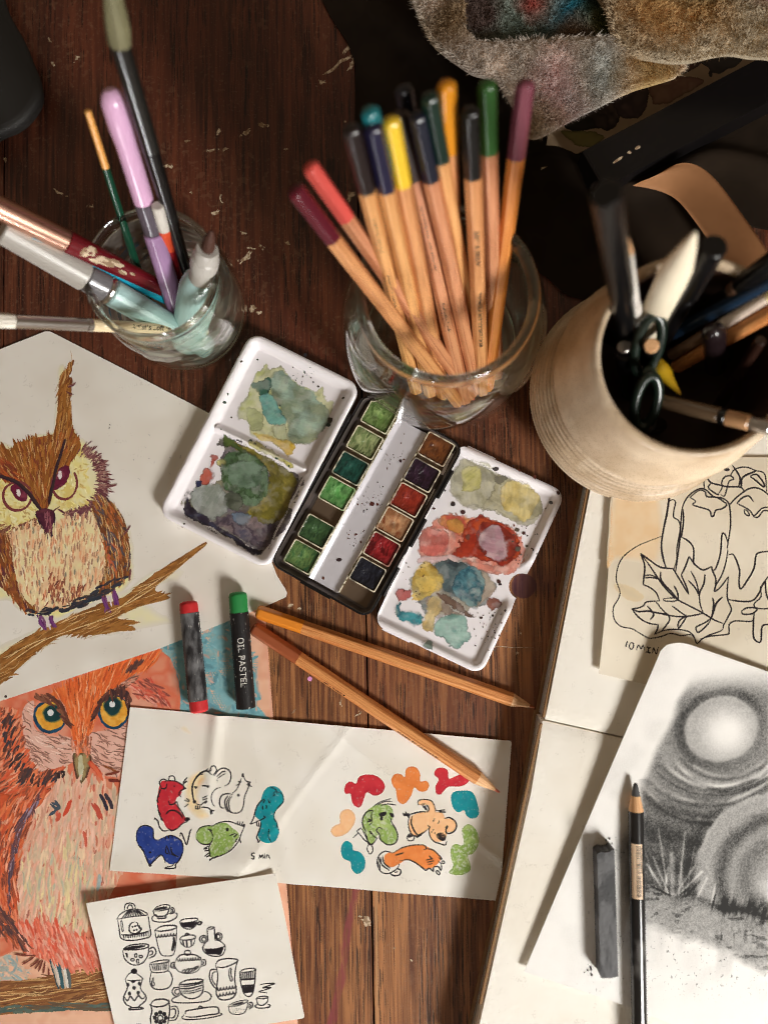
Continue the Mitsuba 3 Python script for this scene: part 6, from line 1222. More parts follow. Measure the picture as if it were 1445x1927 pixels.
pans = [((805, 205), [(104, 134, 72), (140, 164, 102), (88, 116, 60)], 'sage green'), ((705, 390), [(120, 138, 88), (168, 178, 128), (86, 104, 60)], 'pale olive green'), ((605, 575), [(20, 66, 58), (34, 86, 74), (14, 50, 44)], 'deep teal green'), ((510, 755), [(84, 150, 78), (120, 176, 106), (64, 122, 60)], 'bright leaf green'),
        ((368, 1030), [(48, 78, 48), (66, 98, 60), (38, 62, 40)], 'dark green'), ((272, 1213), [(58, 100, 60), (112, 140, 82), (70, 112, 66)], 'mottled mid green'),
        ((1213, 437), [(96, 52, 26), (124, 74, 38), (74, 36, 20)], 'brown'), ((1112, 622), [(40, 22, 38), (52, 30, 50), (30, 16, 28)], 'dark purple'), ((1022, 802), [(134, 38, 28), (156, 54, 36), (110, 28, 24)], 'rust red'), ((925, 975), [(166, 112, 76), (194, 150, 112), (142, 78, 46)], 'ochre'), ((835, 1155), [(126, 18, 26), (158, 40, 44), (96, 10, 18)], 'crimson'), ((735, 1335), [(22, 24, 36), (36, 38, 50), (16, 18, 28)], 'near black blue')]
cL = np.mean([mloc(*p[0])[0] for p in pans[:6]]); cR = np.mean([mloc(*p[0])[0] for p in pans[6:]])
for i, (c, cols, nm) in enumerate(pans):
    x, y = mloc(*c); x = .35*x+.65*(cL if i < 6 else cR)
    hw, hh, zt = 9.0, 7.75, 8.4
    key = fresh(tin+'__pan'); used[tin+'__pan'] -= 0
    def pr(w, h, z): rr_ = rrect(2*w, 2*h, .9, 3); q_ = MM.to(resample(rr_, 1, True, 60)+[x, y]); return np.c_[q_, np.full(len(q_), z)]
    v, f, u = loft([pr(hw-.6, hh-.6, 3.3), pr(hw-.1, hh-.1, zt-.3), pr(hw-.3, hh-.3, zt), pr(hw-.75, hh-.75, zt), pr(hw-.95, hh-.95, zt-2.6)])
    mc = np.array([C(c_) for c_ in cols]).mean(0); sw = np.clip((meshkit.fbm(np.c_[v[:, :2]*.35, np.full(len(v), i*5.0)], 3)-.42)*4, 0, 1)[:, None]
    scene[key] = mikit.ply((v/1000, f), 'pan_rim', smooth=True, uv=u, color=np.clip(C(222, 212, 188)*(1-.75*sw)+mc*.75*sw, .003, 1)); tag(key, f'half pan of {nm} paint')
    o = rrect(2*(hw-.8), 2*(hh-.8), .7, 3)
    p, ff, dist, _ = tri_poly(o, .42); w = MM.to(p+[x, y]); sd_ = i*3.1
    dish = -1.0*np.exp(-((p[:, 0]-.5)**2+(p[:, 1])**2)/14)+.28*fb(p[:, 0], p[:, 1], .35, i)+.25*np.exp(-dist/.5)
    t = np.clip((meshkit.fbm(np.c_[p*[.55, .2]+np.sin(p[:, ::-1]*.5)*.25, np.full(len(p), sd_)], 4)-.5)*3.0+.5, 0, .999)*2; ii = t.astype(int); fr_ = (t-ii)[:, None]
    cc = np.array([C(c_) for c_ in cols])*.78; cv = cc[ii]*(1-fr_)+cc[np.minimum(ii+1, 2)]*fr_
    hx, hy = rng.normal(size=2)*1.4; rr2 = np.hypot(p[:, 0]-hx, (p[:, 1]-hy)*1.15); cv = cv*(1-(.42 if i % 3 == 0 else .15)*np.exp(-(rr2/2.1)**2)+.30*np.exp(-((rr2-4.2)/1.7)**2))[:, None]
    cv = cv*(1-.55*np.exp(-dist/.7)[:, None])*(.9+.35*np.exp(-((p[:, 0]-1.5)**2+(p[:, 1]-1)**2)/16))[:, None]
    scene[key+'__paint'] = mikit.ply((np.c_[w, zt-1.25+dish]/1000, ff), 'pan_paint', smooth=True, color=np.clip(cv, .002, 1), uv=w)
cxm = (cL+cR)/2; half = (cR-cL)/2-9.6
yb, yt = -MH/2+4.2, MH/2-4.0
def hch(x, y):
    lx, ly = MM.fro(x, y); d = half-np.abs(lx-cxm); e = np.minimum(ly-yb, yt-ly)
    return 5.0+1.7*sstep(3.4, 0, d)+.0*sstep(6, 0, e)
o = MM.to([(cxm-half, yb), (cxm+half, yb), (cxm+half, yt), (cxm-half, yt)])
scene['tin_white'] = plain(C(214, 212, 220), .3, .5, .25)
v, f, u = solid_sheet(o, 1.1, hch, 3.25); obj('centre_channel', v, f, 'tin_white', tin, uv=u)
for x in (cxm-half-.35, cxm+half+.35): MM.box('pan_rail', x-.3, x+.3, yb+1, yt-1, 3.25, 7.6, 'pan_plastic', tin, .1)
MM.box('bare_floor', cL-9, cL+9, -MH/2+4.6, MH/2-5, 3.22, 3.6, 'bare_tin', tin, .1); MM.box('bare_floor', cR-9, cR+9, -MH/2+4.6, MH/2-5, 3.22, 3.6, 'bare_tin', tin, .1)
sp = [(870, 480, 6), (965, 523, 12), (988, 512, 6), (870, 576, 10), (890, 545, 4), (828, 440, 5), (968, 395, 5), (800, 675, 4), (990, 330, 4), (760, 830, 15), (800, 835, 10), (700, 885, 8), (658, 832, 6), (725, 870, 5), (680, 1103, 9), (705, 1020, 5), (648, 1048, 7), (595, 1050, 5), (630, 1130, 5), (525, 1230, 14), (412, 1360, 12), (555, 975, 4), (450, 1440, 6), (600, 1080, 4), (640, 1080, 5), (628, 1165, 4)]
sp += [(640+rng.random()*200, 700+rng.random()*180, 1.5+2.5*rng.random()) for _ in range(40)]+[(850+rng.random()*160, 450+rng.random()*100, 1.5+2.5*rng.random()) for _ in range(16)]+[(580+rng.random()*120, 1020+rng.random()*160, 1.5+2.5*rng.random()) for _ in range(20)]
specks(tin, hch, 5, PC, sp, [(50, 36, 40), (80, 40, 36), (40, 40, 44), (96, 60, 50)])
# hinges
for s, xx in ((-1, -MW/2-.75), (1, MW/2+.75)):
    for y0, y1 in ((-MH*.36, -MH*.20), (-MH*.08, MH*.08), (MH*.20, MH*.36)):
        a0, a1 = MM.to([(xx, y0), (xx, y1)]); rod('hinge', [*a0, 8.6], [*a1, 8.6], 1.15, 1.15, 'black_enamel', tin, n=14)
tab = MM.to([(-12, -MH/2-.8), (8, -MH/2-.8), (8, -MH/2+.4), (-12, -MH/2+.4)]); box8('thumb_lip', np.c_[tab, np.full(4, 7.0)], np.c_[tab, np.full(4, 9.7)], 'black_enamel', tin, .3)
# right lid: flat mixing plate with a raised rim on three sides and a round thumb notch
RR = Local([(862, 838), (1070, 924), (900, 1274), (702, 1169)], 6.0)
RW, RH = RR.w, RR.h
nc = at(981, 1103, 6)[:2]; nl = RR.fro(nc[0], nc[1])
op = Polygon(rrect(RW, RH, 7.5)).difference(Point(RW/2+.2, nl[1]).buffer(7.6, 16))
def hr(x, y):
    lx, ly = RR.fro(x, y); d = rrdist(np.maximum(lx, -RW/2+20), ly, RW, RH, 7.5)
    d2 = np.hypot(lx-RW/2-.2, ly-nl[1])-7.6
    rim_ = 1-sstep(2.6, 6.4, d)
    rim_ = rim_*sstep(1.0, 9.0, d2)
    return 3.1+4.0*rim_-.8*sstep(1.0, 0, d)*rim_+.9*sstep(1.6, .3, lx+RW/2)
v, f, u = solid_sheet(RR.to(np.array(op.exterior.coords)[:-1]), .95, hr, 1.3); obj('right_lid', v, f, 'enamel', tin, uv=u)
for y0, y1 in ((-RH*.33, -RH*.12), (RH*.06, RH*.24), (RH*.32, RH*.44)):
    RR.box('hinge_flange', -RW/2-1.5, -RW/2+.2, y0, y1, 2.0, 5.2, 'enamel', tin, .3)
for s in (-1, 1): RR.box('side_flange', -RW/2+6, -RW/2+24, s*(RH/2+.3)-.7, s*(RH/2+.3)+.7, 1.5, 5.0, 'enamel', tin, .3)
R1 = (700, 820, 3.6125)
DEF = [
 ((540, 280, 600, 170, 680, 165, 800, 220, 900, 270, 1050, 330, 1170, 430, 1160, 520, 1090, 610, 960, 580, 820, 520, 640, 490, 560, 420), [(206, 202, 186), (192, 188, 168), (214, 210, 196)], dict(rough=1.8)),
 ((330, 700, 400, 620, 460, 560, 560, 530, 700, 560, 860, 570, 990, 680, 1030, 800, 1000, 880, 900, 950, 760, 920, 600, 860, 420, 850, 330, 820), [(216, 150, 134), (206, 120, 100), (226, 184, 172)], dict(rough=2.2)),
 ((280, 960, 420, 850, 560, 830, 700, 880, 820, 980, 830, 1060, 740, 1160, 660, 1200, 560, 1190, 440, 1240, 380, 1200, 290, 1110), [(150, 146, 138), (120, 128, 132), (184, 176, 160)], dict(rough=2.0)),
 ((530, 290, 590, 200, 600, 165, 650, 160, 700, 200, 780, 215, 850, 270, 860, 300, 830, 360, 780, 470, 760, 490, 700, 480, 640, 480, 590, 430, 545, 390), [(178, 174, 152), (192, 188, 168), (164, 160, 136)], dict(edge=.72)),
 ((620, 230, 660, 195, 730, 210, 745, 290, 740, 350, 680, 380, 620, 370, 610, 300), [(200, 194, 120), (210, 204, 146), (188, 184, 110)], dict(edge=.85)),
 ((850, 270, 890, 280, 1000, 320, 1130, 410, 1160, 450, 1150, 520, 1100, 560, 1050, 595, 940, 560, 860, 520, 760, 490, 790, 430, 830, 360), [(172, 166, 138), (186, 180, 152), (150, 146, 118)], dict(edge=.72)),
 ((880, 350, 960, 300, 1040, 330, 1140, 400, 1110, 480, 1050, 585, 980, 550, 900, 500, 880, 430), [(222, 202, 138), (228, 212, 156), (212, 190, 120)], dict(edge=.82)),
 ((450, 560, 500, 535, 600, 545, 660, 560, 640, 640, 600, 680, 540, 660, 500, 620, 455, 610), [(206, 124, 96), (218, 162, 106), (196, 96, 76)], dict(edge=.8)),
 ((500, 590, 560, 570, 620, 590, 620, 640, 560, 650, 510, 625), [(214, 166, 92), (204, 140, 70)], dict(edge=.85)),
 ((335, 680, 380, 630, 440, 640, 500, 655, 525, 700, 520, 760, 460, 820, 400, 830, 340, 800, 325, 740), [(212, 128, 118), (204, 112, 104), (222, 150, 138)], dict(edge=.75)),
 ((640, 600, 710, 560, 740, 535, 800, 570, 900, 590, 960, 650, 1000, 720, 1010, 800, 960, 850, 900, 885, 820, 870, 740, 850, 640, 830, 560, 840, 540, 790, 600, 720), [(172, 58, 30), (146, 42, 26), (192, 84, 44), (120, 34, 26)], dict(edge=.7, rough=1.3)),
 ((760, 600, 830, 590, 920, 640, 975, 720, 970, 800, 900, 850, 800, 840, 740, 790, 700, 720, 720, 640), [(110, 34, 34), (150, 56, 40), (86, 26, 30)], dict(edge=.7)),
 ((600, 830, 700, 850, 800, 880, 900, 890, 980, 850, 1010, 870, 990, 900, 900, 940, 800, 930, 680, 890), [(216, 146, 130), (226, 178, 164), (206, 120, 102)], dict(edge=.85)),
 ((720, 680, 770, 630, 840, 610, 890, 650, 920, 730, 930, 800, 890, 850, 830, 840, 760, 790, 725, 730), [(206, 176, 184), (220, 196, 200), (190, 152, 164)], dict(edge=.85)),
 ((320, 840, 420, 815, 540, 810, 600, 840, 520, 870, 400, 870, 330, 870), [(216, 188, 190), (224, 200, 198)], dict(edge=.9)),
 ((430, 880, 480, 850, 560, 840, 640, 890, 640, 980, 580, 1040, 500, 1060, 460, 1000), [(72, 90, 96), (98, 116, 120), (50, 66, 74)], dict(edge=.7)),
 ((270, 970, 330, 880, 400, 865, 470, 940, 475, 1010, 430, 1070, 340, 1110, 290, 1110, 275, 1040), [(206, 168, 74), (222, 194, 108), (188, 142, 52)], dict(edge=.75)),
 ((300, 1000, 350, 960, 420, 970, 440, 1020, 400, 1060, 330, 1060), [(228, 206, 130), (218, 188, 100)], dict(edge=.9)),
 ((640, 950, 760, 930, 830, 1000, 820, 1060, 740, 1140, 700, 1150), [(178, 160, 146), (196, 182, 166), (150, 136, 124)], dict(edge=.8)),
 ((560, 970, 620, 910, 680, 895, 740, 930, 765, 1010, 740, 1110, 700, 1160, 620, 1140, 555, 1070), [(70, 124, 140), (96, 146, 158), (48, 96, 114), (130, 160, 164)], dict(edge=.65)),
 ((165, 1045, 215, 1040, 265, 1060, 255, 1100, 195, 1115, 170, 1085), [(186, 104, 100), (170, 84, 82)], dict(edge=.7)),
 ((150, 1170, 190, 1140, 185, 1180, 240, 1200, 340, 1220, 335, 1280, 290, 1300, 240, 1270, 190, 1265, 155, 1220), [(48, 132, 146), (70, 154, 164), (34, 110, 128), (150, 180, 176)], dict(edge=.75)),
 ((360, 1120, 430, 1080, 500, 1110, 560, 1180, 620, 1230, 540, 1230, 480, 1190, 400, 1180), [(160, 140, 128), (184, 164, 148), (120, 104, 100)], dict(edge=.75)),
 ((370, 1130, 430, 1090, 480, 1120, 470, 1200, 420, 1250, 415, 1330, 350, 1320, 335, 1270, 360, 1200), [(208, 184, 130), (220, 202, 156), (190, 162, 100)], dict(edge=.75)),
 ((420, 1280, 480, 1230, 560, 1210, 640, 1240, 650, 1310, 670, 1370, 600, 1440, 540, 1430, 470, 1370, 425, 1330), [(140, 176, 166), (160, 192, 182), (116, 156, 148)], dict(edge=.6)),
 ((350, 1420, 390, 1385, 415, 1410, 410, 1450), [(150, 162, 150), (120, 136, 128)], dict(edge=.7)),
 ((780, 1120, 830, 1110, 885, 1140, 870, 1170, 820, 1190, 790, 1170), [(150, 100, 84), (110, 60, 50)], dict(edge=.5)),
 ((450, 1070, 560, 1120, 680, 1230, 700, 1245, 660, 1235, 540, 1160, 450, 1090), [(96, 74, 66), (130, 104, 90)], dict(edge=.8)),
 ((840, 285, 900, 270, 925, 295, 880, 330, 845, 320), [(96, 94, 82), (130, 126, 112)], dict()),
]
puddles(tin, hr, 3.4, R1, DEF)
sp = [(840, 225, 14), (1105, 280, 16), (1265, 390, 14), (1215, 455, 12), (1270, 523, 8), (1030, 663, 12), (1050, 750, 8), (990, 770, 18), (820, 1223, 9), (740, 1240, 8), (800, 1250, 6), (905, 1188, 7), (550, 465, 16), (620, 520, 14), (495, 372, 7), (420, 495, 7), (985, 640, 14), (965, 610, 8), (1120, 803, 5), (860, 990, 14), (870, 1010, 8), (1000, 235, 9), (960, 205, 7), (1180, 495, 6), (650, 690, 20)]
sp += [(660+rng.random()*260, 1190+rng.random()*280, 2+4*rng.random()) for _ in range(46)]+[(200+rng.random()*160, 860+rng.random()*260, 1.5+3*rng.random()) for _ in range(26)]+[(950+rng.random()*180, 600+rng.random()*280, 2+4*rng.random()) for _ in range(30)]
specks(tin, hr, 3.5, R1, sp, [(70, 46, 44), (52, 44, 46), (110, 62, 52), (90, 80, 72)], base=.38)

# ---------------------------------------------------------------- oil pastels, charcoal stick and charcoal pencil
def pastel(key, A, B, col, cap0, cap1, r=5.5, wr='wrapper'):
    A, d, L = along(A, B)
    def chip(s, th): return 1+.05*np.sin(th*3+s)*np.exp(-s/4)+.03*np.sin(th*7+s*2)*np.exp(-s/4)
    if cap0: lobj('stick_end', A, A+d*(cap0+1), [(0, 0), (.2, 3.0), (.9, 4.7), (2.2, r-.25), (cap0+1, r-.2)], 'matt', key, col, n=36, wob=chip, sharp=60)
    if cap1: lobj('stick_end', B, B-d*(cap1+1), [(0, 0), (.1, 3.6), (.8, 4.9), (1.8, r-.25), (cap1+1, r-.2)], 'matt', key, col, n=36, wob=chip, sharp=60)
    a, b = A+d*cap0, B-d*cap1
    lobj('wrapper', a, b, [(0, r-.4), (0, r), (np.linalg.norm(b-a), r), (np.linalg.norm(b-a), 0 if not cap1 else r-.4)], wr, key, n=40, wob=lambda s, th: 1+.012*np.sin(th*2+s*.3)+.008*np.sin(s*1.3+th*5))
def wrap_col(p, n, uv):
    X, Y, Z = p.x*1000, p.y*1000, p.z*1000
    s = smoothstep(.38, .78, fbm(X*.26, Y*.12, Z*.2, octaves=4))
    sc = smoothstep(.76, .82, noise(X*1.5, Y*.7, Z))*smoothstep(.5, .6, fbm(X*.2+4, Y*.1, Z*.2))
    return mix(mix(C(36, 34, 36), C(124, 124, 126), s*.9), C(214, 210, 206), sc)
scene['wrapper'] = plain(proc(wrap_col), .55, .3)
scene['clean_wrapper'] = plain(proc(lambda p, n, uv: mix(C(30, 28, 29), C(190, 186, 180), .8*smoothstep(.80, .85, noise(p.x*1300, p.y*900, p.z*900))*smoothstep(.5, .6, fbm(p.x*150, p.y*120, 3.0)))), .5, .3)
scene['white_print'] = plain(C(226, 224, 218), .6, .2)
k = thing('oil_pastel', 'red oil pastel with scuffed black wrapper', 'oil pastel')
pastel(k, at(354, 1131, 7.4), at(375, 1341, 8.2), C(196, 42, 46), 7, 7)
k = thing('oil_pastel', 'green oil pastel in black wrapper, right of the red one', 'oil pastel')
A, B = at(447, 1114, 7.6), at(463, 1332, 6.6)
pastel(k, A, B, C(38, 132, 66), 12, 0, wr='clean_wrapper')
lettering('OIL PASTEL', A, B, 26, 5.68, 3.6, -.05, k, 'white_print', slant=0, depth=.05, bold=False)
# charcoal stick
k = thing('charcoal_block', 'square grey charcoal stick on the white page', 'charcoal stick')
p0, p1 = at(1136, 1597, 33)[:2], at(1142, 1832, 30)[:2]
d = (p1-p0)/np.linalg.norm(p1-p0); nrm = np.array([-d[1], d[0]])*1.0
if nrm[0] < 0: nrm = -nrm
w = 4.7; zc0, zc1 = float(h6(*p0))+.25, float(h6(*p1))+.25
ends = [p0-nrm*w+d*1.2, p0-nrm*w*.55-d*.2, p0-nrm*w*.1+d*.3, p0+nrm*w*.4+d*.1, p0+nrm*w*.75-d*1.2, p0+nrm*w-d*.6]; far = [p1+nrm*w-d*.5, p1+nrm*w*.2+d*.3, p1-nrm*w*.9+d*.2, p1-nrm*w-d*1.0]
rg = np.array(ends+far)
zb_ = zc0+(zc1-zc0)*((rg-p0)@d)/np.linalg.norm(p1-p0)
base, top = np.c_[rg, zb_], np.c_[rg, zb_+9.0]
c_ = top.mean(0); ins = top-(top-c_)*np.minimum(.12, .45/np.linalg.norm((top-c_)[:, :2], axis=1))[:, None]; low = top-[0, 0, .5]
rings_ = [base]+[base+(low-base)*t for t in (.35, .7, 1)]+[ins]
v, f, u = loft(rings_); v2 = fan(ins); v3 = fan(base, True); v, f, u, _ = join([(v, f, u), v2, v3])
if np.cross(rg[1]-rg[0], rg[-1]-rg[0]) < 0: f = f[:, ::-1]
used[k] = used.get(k, 0); scene[k] = mikit.ply((v/1000, f), 'charcoal_stick', smooth=False)
cv_ = []
for t in range(16):
    cc_ = at(*((1112+rng.normal()*5, 1836+rng.normal()*5) if t < 7 else (1150+rng.normal()*9, 1588+rng.normal()*6) if t < 12 else (1105+rng.random()*70, 1600+rng.random()*240)), 30)[:2]; r_ = .18+.4*rng.random()
    m_ = trimesh.creation.icosphere(1, r_); vv = np.array(m_.vertices)*(.7+.6*rng.random((len(m_.vertices), 1))); cv_.append((vv+[cc_[0], cc_[1], float(h6(*cc_))+r_*.5], np.array(m_.faces), vv[:, :2]))
v, f, u, _ = join(cv_); tag(obj('crumb', v, f, 'charcoal_stick', k, uv=u), kind='stuff')
# charcoal pencil
k = thing('charcoal_pencil', 'black charcoal pencil with barcode label lying on the charcoal drawing', 'pencil')
P0, P1 = at(1199, 1478, 36)[:2], at(1205, 2010, 30)[:2]
hz = lambda p: float(h6(*p))
A, B = np.array([*P0, max(hz(P0), 30)+4.3]), np.array([*P1, hz(P1)+4.3])
A[2] = max(hz(P0+(P1-P0)*t)-(1-t)*0 for t in (0, .1, .2))+4.2
A, d, L = along(A, B); r = 4.0
lobj('lead', A, A+d*6.5, [(0, .7), (.5, 1.1), (6.5, 2.3)], 'charcoal_stick', k, n=20)
lobj('bare_wood', A+d*6.5, A+d*14.5, [(0, 2.35), (8, r*.97)], 'cedar_raw', k, n=30)
lobj('shaft', A+d*14.5, B, [(0, r-.2), (0, r), (L-14.5, r), (L-14.5, 0)], 'scuffed_black', k, n=40)
def scuff(p, n, uv): return mix(C(22, 21, 22), C(120, 118, 116), .5*smoothstep(.55, .75, fbm(p.x*150, p.y*90, p.z*100+3)))
scene['scuffed_black'] = plain(proc(scuff), .2, .5, clearcoat=.8, clearcoat_gloss=.95)
def half_tube(key, name, s0, s1, rr, p0_, p1_, bsdf, n=10):
    _, nn, tt = frame(d, eye-A); th = np.linspace(p0_, p1_, n)
    v = np.array([A+d*s+rr*(math.cos(a)*nn+math.sin(a)*tt) for s in (s0, s1) for a in th]); return v, grid_faces(2, n), v[:, :2]
s0, s1 = 31.0, 60.0
scene['label_paper'] = two({'type': 'principled', 'base_color': rgb(C(226, 196, 164)), 'roughness': .5})
v, f, u = half_tube(k, 'l', s0, s1, r+.06, -.75, .75, None); obj('barcode_label', v, f, 'label_paper', k, uv=u)
bars = []; x = s0+1.0
while x < s1-1.2:
    wd = float(rng.choice([.18, .3, .48])); bars.append(half_tube(k, 'b', x, x+wd, r+.1, -.1, .55, None, 6)); x += wd+float(rng.choice([.2, .3, .5]))
v, f, u, _ = join(bars); obj('barcode', v, f, 'ink', k, uv=u)
lettering('0 12345 67890 5', A, B, s0+2, r+.08, 1.15, .62, k, 'ink', slant=0)

# ---------------------------------------------------------------- small things on the table
k = thing('sequin', 'tiny pink hexagonal sequin on the bare wood', 'sequin')
c = at(583, 1278, .2); th = np.arange(6)*np.pi/3
rg = np.c_[c[0]+1.5*np.cos(th), c[1]+1.5*np.sin(th), np.full(6, .18)]; v, f, u, _ = join([loft([rg-[0, 0, .15], rg]), fan(rg)])
used[k] = 0; scene[k] = mikit.ply((v/1000, f), 'lacquer', smooth=False, color=np.tile(C(232, 160, 214), (len(v), 1)))

# ---------------------------------------------------------------- dark case at the upper left
k = thing("device_case", 'dark grey rounded case poking in at the upper left corner', 'case')
z = 15
o = pxpoly([(-90, -60), (-20, -60), (14, 20), (42, 70), (62, 118), (74, 150), (73, 178), (58, 205), (36, 228), (0, 246), (-90, 262)], z)
o = resample(spline(o, True, 6), 1.5, True)
op_ = Polygon(o).buffer(0)
rings_ = []
for ins, zz in ((5.0, .4), (3.0, 3), (.6, 9), (0, 11.5), (.6, 13.4), (2.0, 14.6), (4.2, 15)):
    e = np.array(op_.buffer(-ins).exterior.coords)[:-1]; e = resample(e, .1, True) if False else e
    t = np.linspace(0, 1, 90, endpoint=False); ls = op_.buffer(-ins-.01).exterior
    e = np.array([ls.interpolate(a, normalized=True).coords[0] for a in t]); rings_.append(np.c_[e, np.full(90, zz)])
v, f, u, _ = join([(lambda R_: (np.vstack(R_), grid_faces(len(R_), 90, True), np.vstack(R_)[:, :2]))(rings_), fan(rings_[-1])])
f = f[:, ::-1]
used[k] = 0; scene[k] = mikit.ply((v/1000, f), 'case_grey', smooth=40)

# ---------------------------------------------------------------- the dark corner: felt cloth, big palette, leather band, fleece
def fold(x, y):
    a = at(1000, 285, 8)[:2]; p = spline(pxpoly([(960, 300), (1040, 288), (1110, 318), (1190, 340), (1260, 322), (1330, 290), (1390, 292), (1500, 318)], 8), sub=8)
    d = np.min(np.hypot(x[:, None]-p[None, :, 0], y[:, None]-p[None, :, 1]), axis=1); return d
def hfelt(x, y): return 2.2+1.4*fb(x, y, .02, 11, 4)+7*np.exp(-(fold(x, y)/7)**2)+3.0*np.exp(-((x-at(760, 100)[0]-(y-at(760, 100)[1])*-.35)/9)**2)
v, f, u = solid_sheet(resample(spline(pxpoly([(668, -60), (669, 120), (669, 300), (690, 400), (730, 440), (900, 470), (1010, 510), (1080, 560), (1200, 560), (1290, 520), (1380, 430), (1560, 400), (1560, -60)], 1), True, 5), 3, True), 3.0, hfelt, lambda z: z-1.2)
k = obj('felt_cloth', v, f, 'felt', uv=u); tag(k, 'dark brown felt cloth spread behind the jars', 'cloth')
k = thing('paint_palette', 'large black framed palette with murky paint puddles, under the fleece', 'palette')
def seg(px, z): return pxpoly(px, z)
pz = 23.0
o = seg([(1098, 300), (1560, 58), (1640, 210), (1178, 452)], pz); b = np.c_[o, np.full(4, 3.0)]; t = np.c_[o, np.full(4, pz)]
o2 = seg([(900, 300), (1000, 360), (1098, 302), (1560, 60), (1500, -120), (800, 180)], 5)
t2 = np.c_[seg([(1018, 318), (1102, 281), (1560, 40), (1500, -120), (1060, 120)], 5), np.full(5, 5.0)]; b2 = t2-[0, 0, 2.4]
v, f, u = loft([b2, t2]); v, f, u, _ = join([(v, f, u), fan(t2)]); scene['palette_white'] = plain(C(176, 154, 126), .4); obj('mixing_plate', v, f, 'palette_white', k, uv=u, smooth=False)
oo = seg([(1096, 283), (1560, 39), (1600, 112), (1136, 352)], pz)
box8('frame', np.c_[oo, np.full(4, 3.5)], np.c_[oo, np.full(4, pz)], 'black_enamel', k, 1.0)
SH[k] = (lambda x, y: 5.0+0*x, 5)
X_ = (963, 0, 2.998)
a = Art(k, .12)
for xy, cols in (((255, 640, 320, 590, 400, 560, 470, 570, 520, 650, 480, 720, 380, 740, 290, 710), [(56, 52, 44), (40, 38, 36)]), ((420, 580, 520, 530, 600, 560, 620, 640, 560, 720, 470, 715), [(84, 72, 66), (50, 42, 42), (110, 94, 86)]), ((570, 560, 640, 400, 700, 400, 765, 480, 768, 580, 720, 650, 660, 668, 600, 640), [(92, 78, 78), (70, 58, 62), (112, 92, 90)]),
                 ((740, 300, 860, 290, 1000, 320, 1070, 350, 960, 410, 830, 440, 760, 420), [(96, 58, 52), (72, 40, 40), (120, 84, 74)]), ((780, 470, 860, 440, 1000, 430, 1080, 460, 960, 540, 880, 580, 800, 580), [(156, 124, 104), (140, 104, 88), (172, 146, 122)]), ((1070, 330, 1200, 290, 1300, 300, 1260, 370, 1160, 410, 1100, 380), [(56, 46, 44), (40, 34, 36)]), ((280, 740, 380, 735, 490, 750, 515, 790, 440, 830, 340, 800), [(148, 140, 84), (128, 120, 72)]), ((1110, 400, 1135, 405, 1130, 435, 1112, 430), [(40, 30, 30)])):
    a.fill(G(X_, *xy), [C(c) for c in cols], 3, .04, .5, 3, 1.2, len(xy))
a.flush('paint_puddles', 'wash')
vs = []
for u_, v_, l, w_, ang in ((1163, 300, 26, 5, -35), (1184, 286, 8, 6, -20), (1200, 277, 12, 6, -30)):
    th = np.linspace(0, 2*np.pi, 11)[:-1]; ca, sa = math.cos(math.radians(ang)), math.sin(math.radians(ang)); rr = 1+.3*(rng.random(10)-.5); x, y = np.cos(th)*l/2*rr, np.sin(th)*w_/2*rr
    vs.append(fan(at(u_+x*ca-y*sa, v_+x*sa+y*ca, pz+.1), True))
v, f, u, _ = join(vs); obj('chipped_edge', v, f, 'crumb', k, uv=u)
# leather band: a stiff strip standing in a curve behind the pot
k = thing('leather_band', 'tan leather band curving behind the stoneware pot', 'band')
lo = spline([at(1205, 346, 6), at(1262, 362, 6), at(1300, 402, 8), at(1335, 445, 10), at(1362, 480, 12), at(1378, 524, 14)], sub=8)if False else None
def sp3(pts, n): 
    pts = np.array(pts); t = np.linspace(0, len(pts)-1, n); from scipy.interpolate import CubicSpline
    return CubicSpline(np.arange(len(pts)), pts)(t)
lo = sp3([at(1190, 349, 13), at(1258, 366, 13), at(1292, 396, 14), at(1326, 442, 14), at(1356, 490, 14), at(1362, 540, 14)], 40)
hi = sp3([at(1232, 336, 18), at(1308, 309, 30), at(1362, 356, 34), at(1400, 408, 38), at(1442, 468, 40), at(1500, 560, 40)], 40)
g = np.array([lo+(hi-lo)*t+np.array([0, 0, 3.0*math.sin(np.pi*t)]) for t in np.linspace(0, 1, 14)]); nrm_ = np.array([.5, .5, -1.0]); nrm_ /= np.linalg.norm(nrm_)
g2 = g+nrm_*1.6; v = np.vstack([g.reshape(-1, 3), g2.reshape(-1, 3)]); f1 = grid_faces(14, 40); f2 = f1[:, ::-1]+560
bd = np.r_[np.arange(40), np.arange(1, 14)*40+39, 520+np.arange(38, -1, -1), np.arange(12, 0, -1)*40]; i0, i1 = bd, np.roll(bd, -1)
f = np.vstack([f1, f2, np.stack([i0, i1, i1+560], 1), np.stack([i0, i1+560, i0+560], 1)])[:, ::-1]
used[k] = 0; scene[k] = mikit.ply((v/1000, f), 'leather', smooth=50)
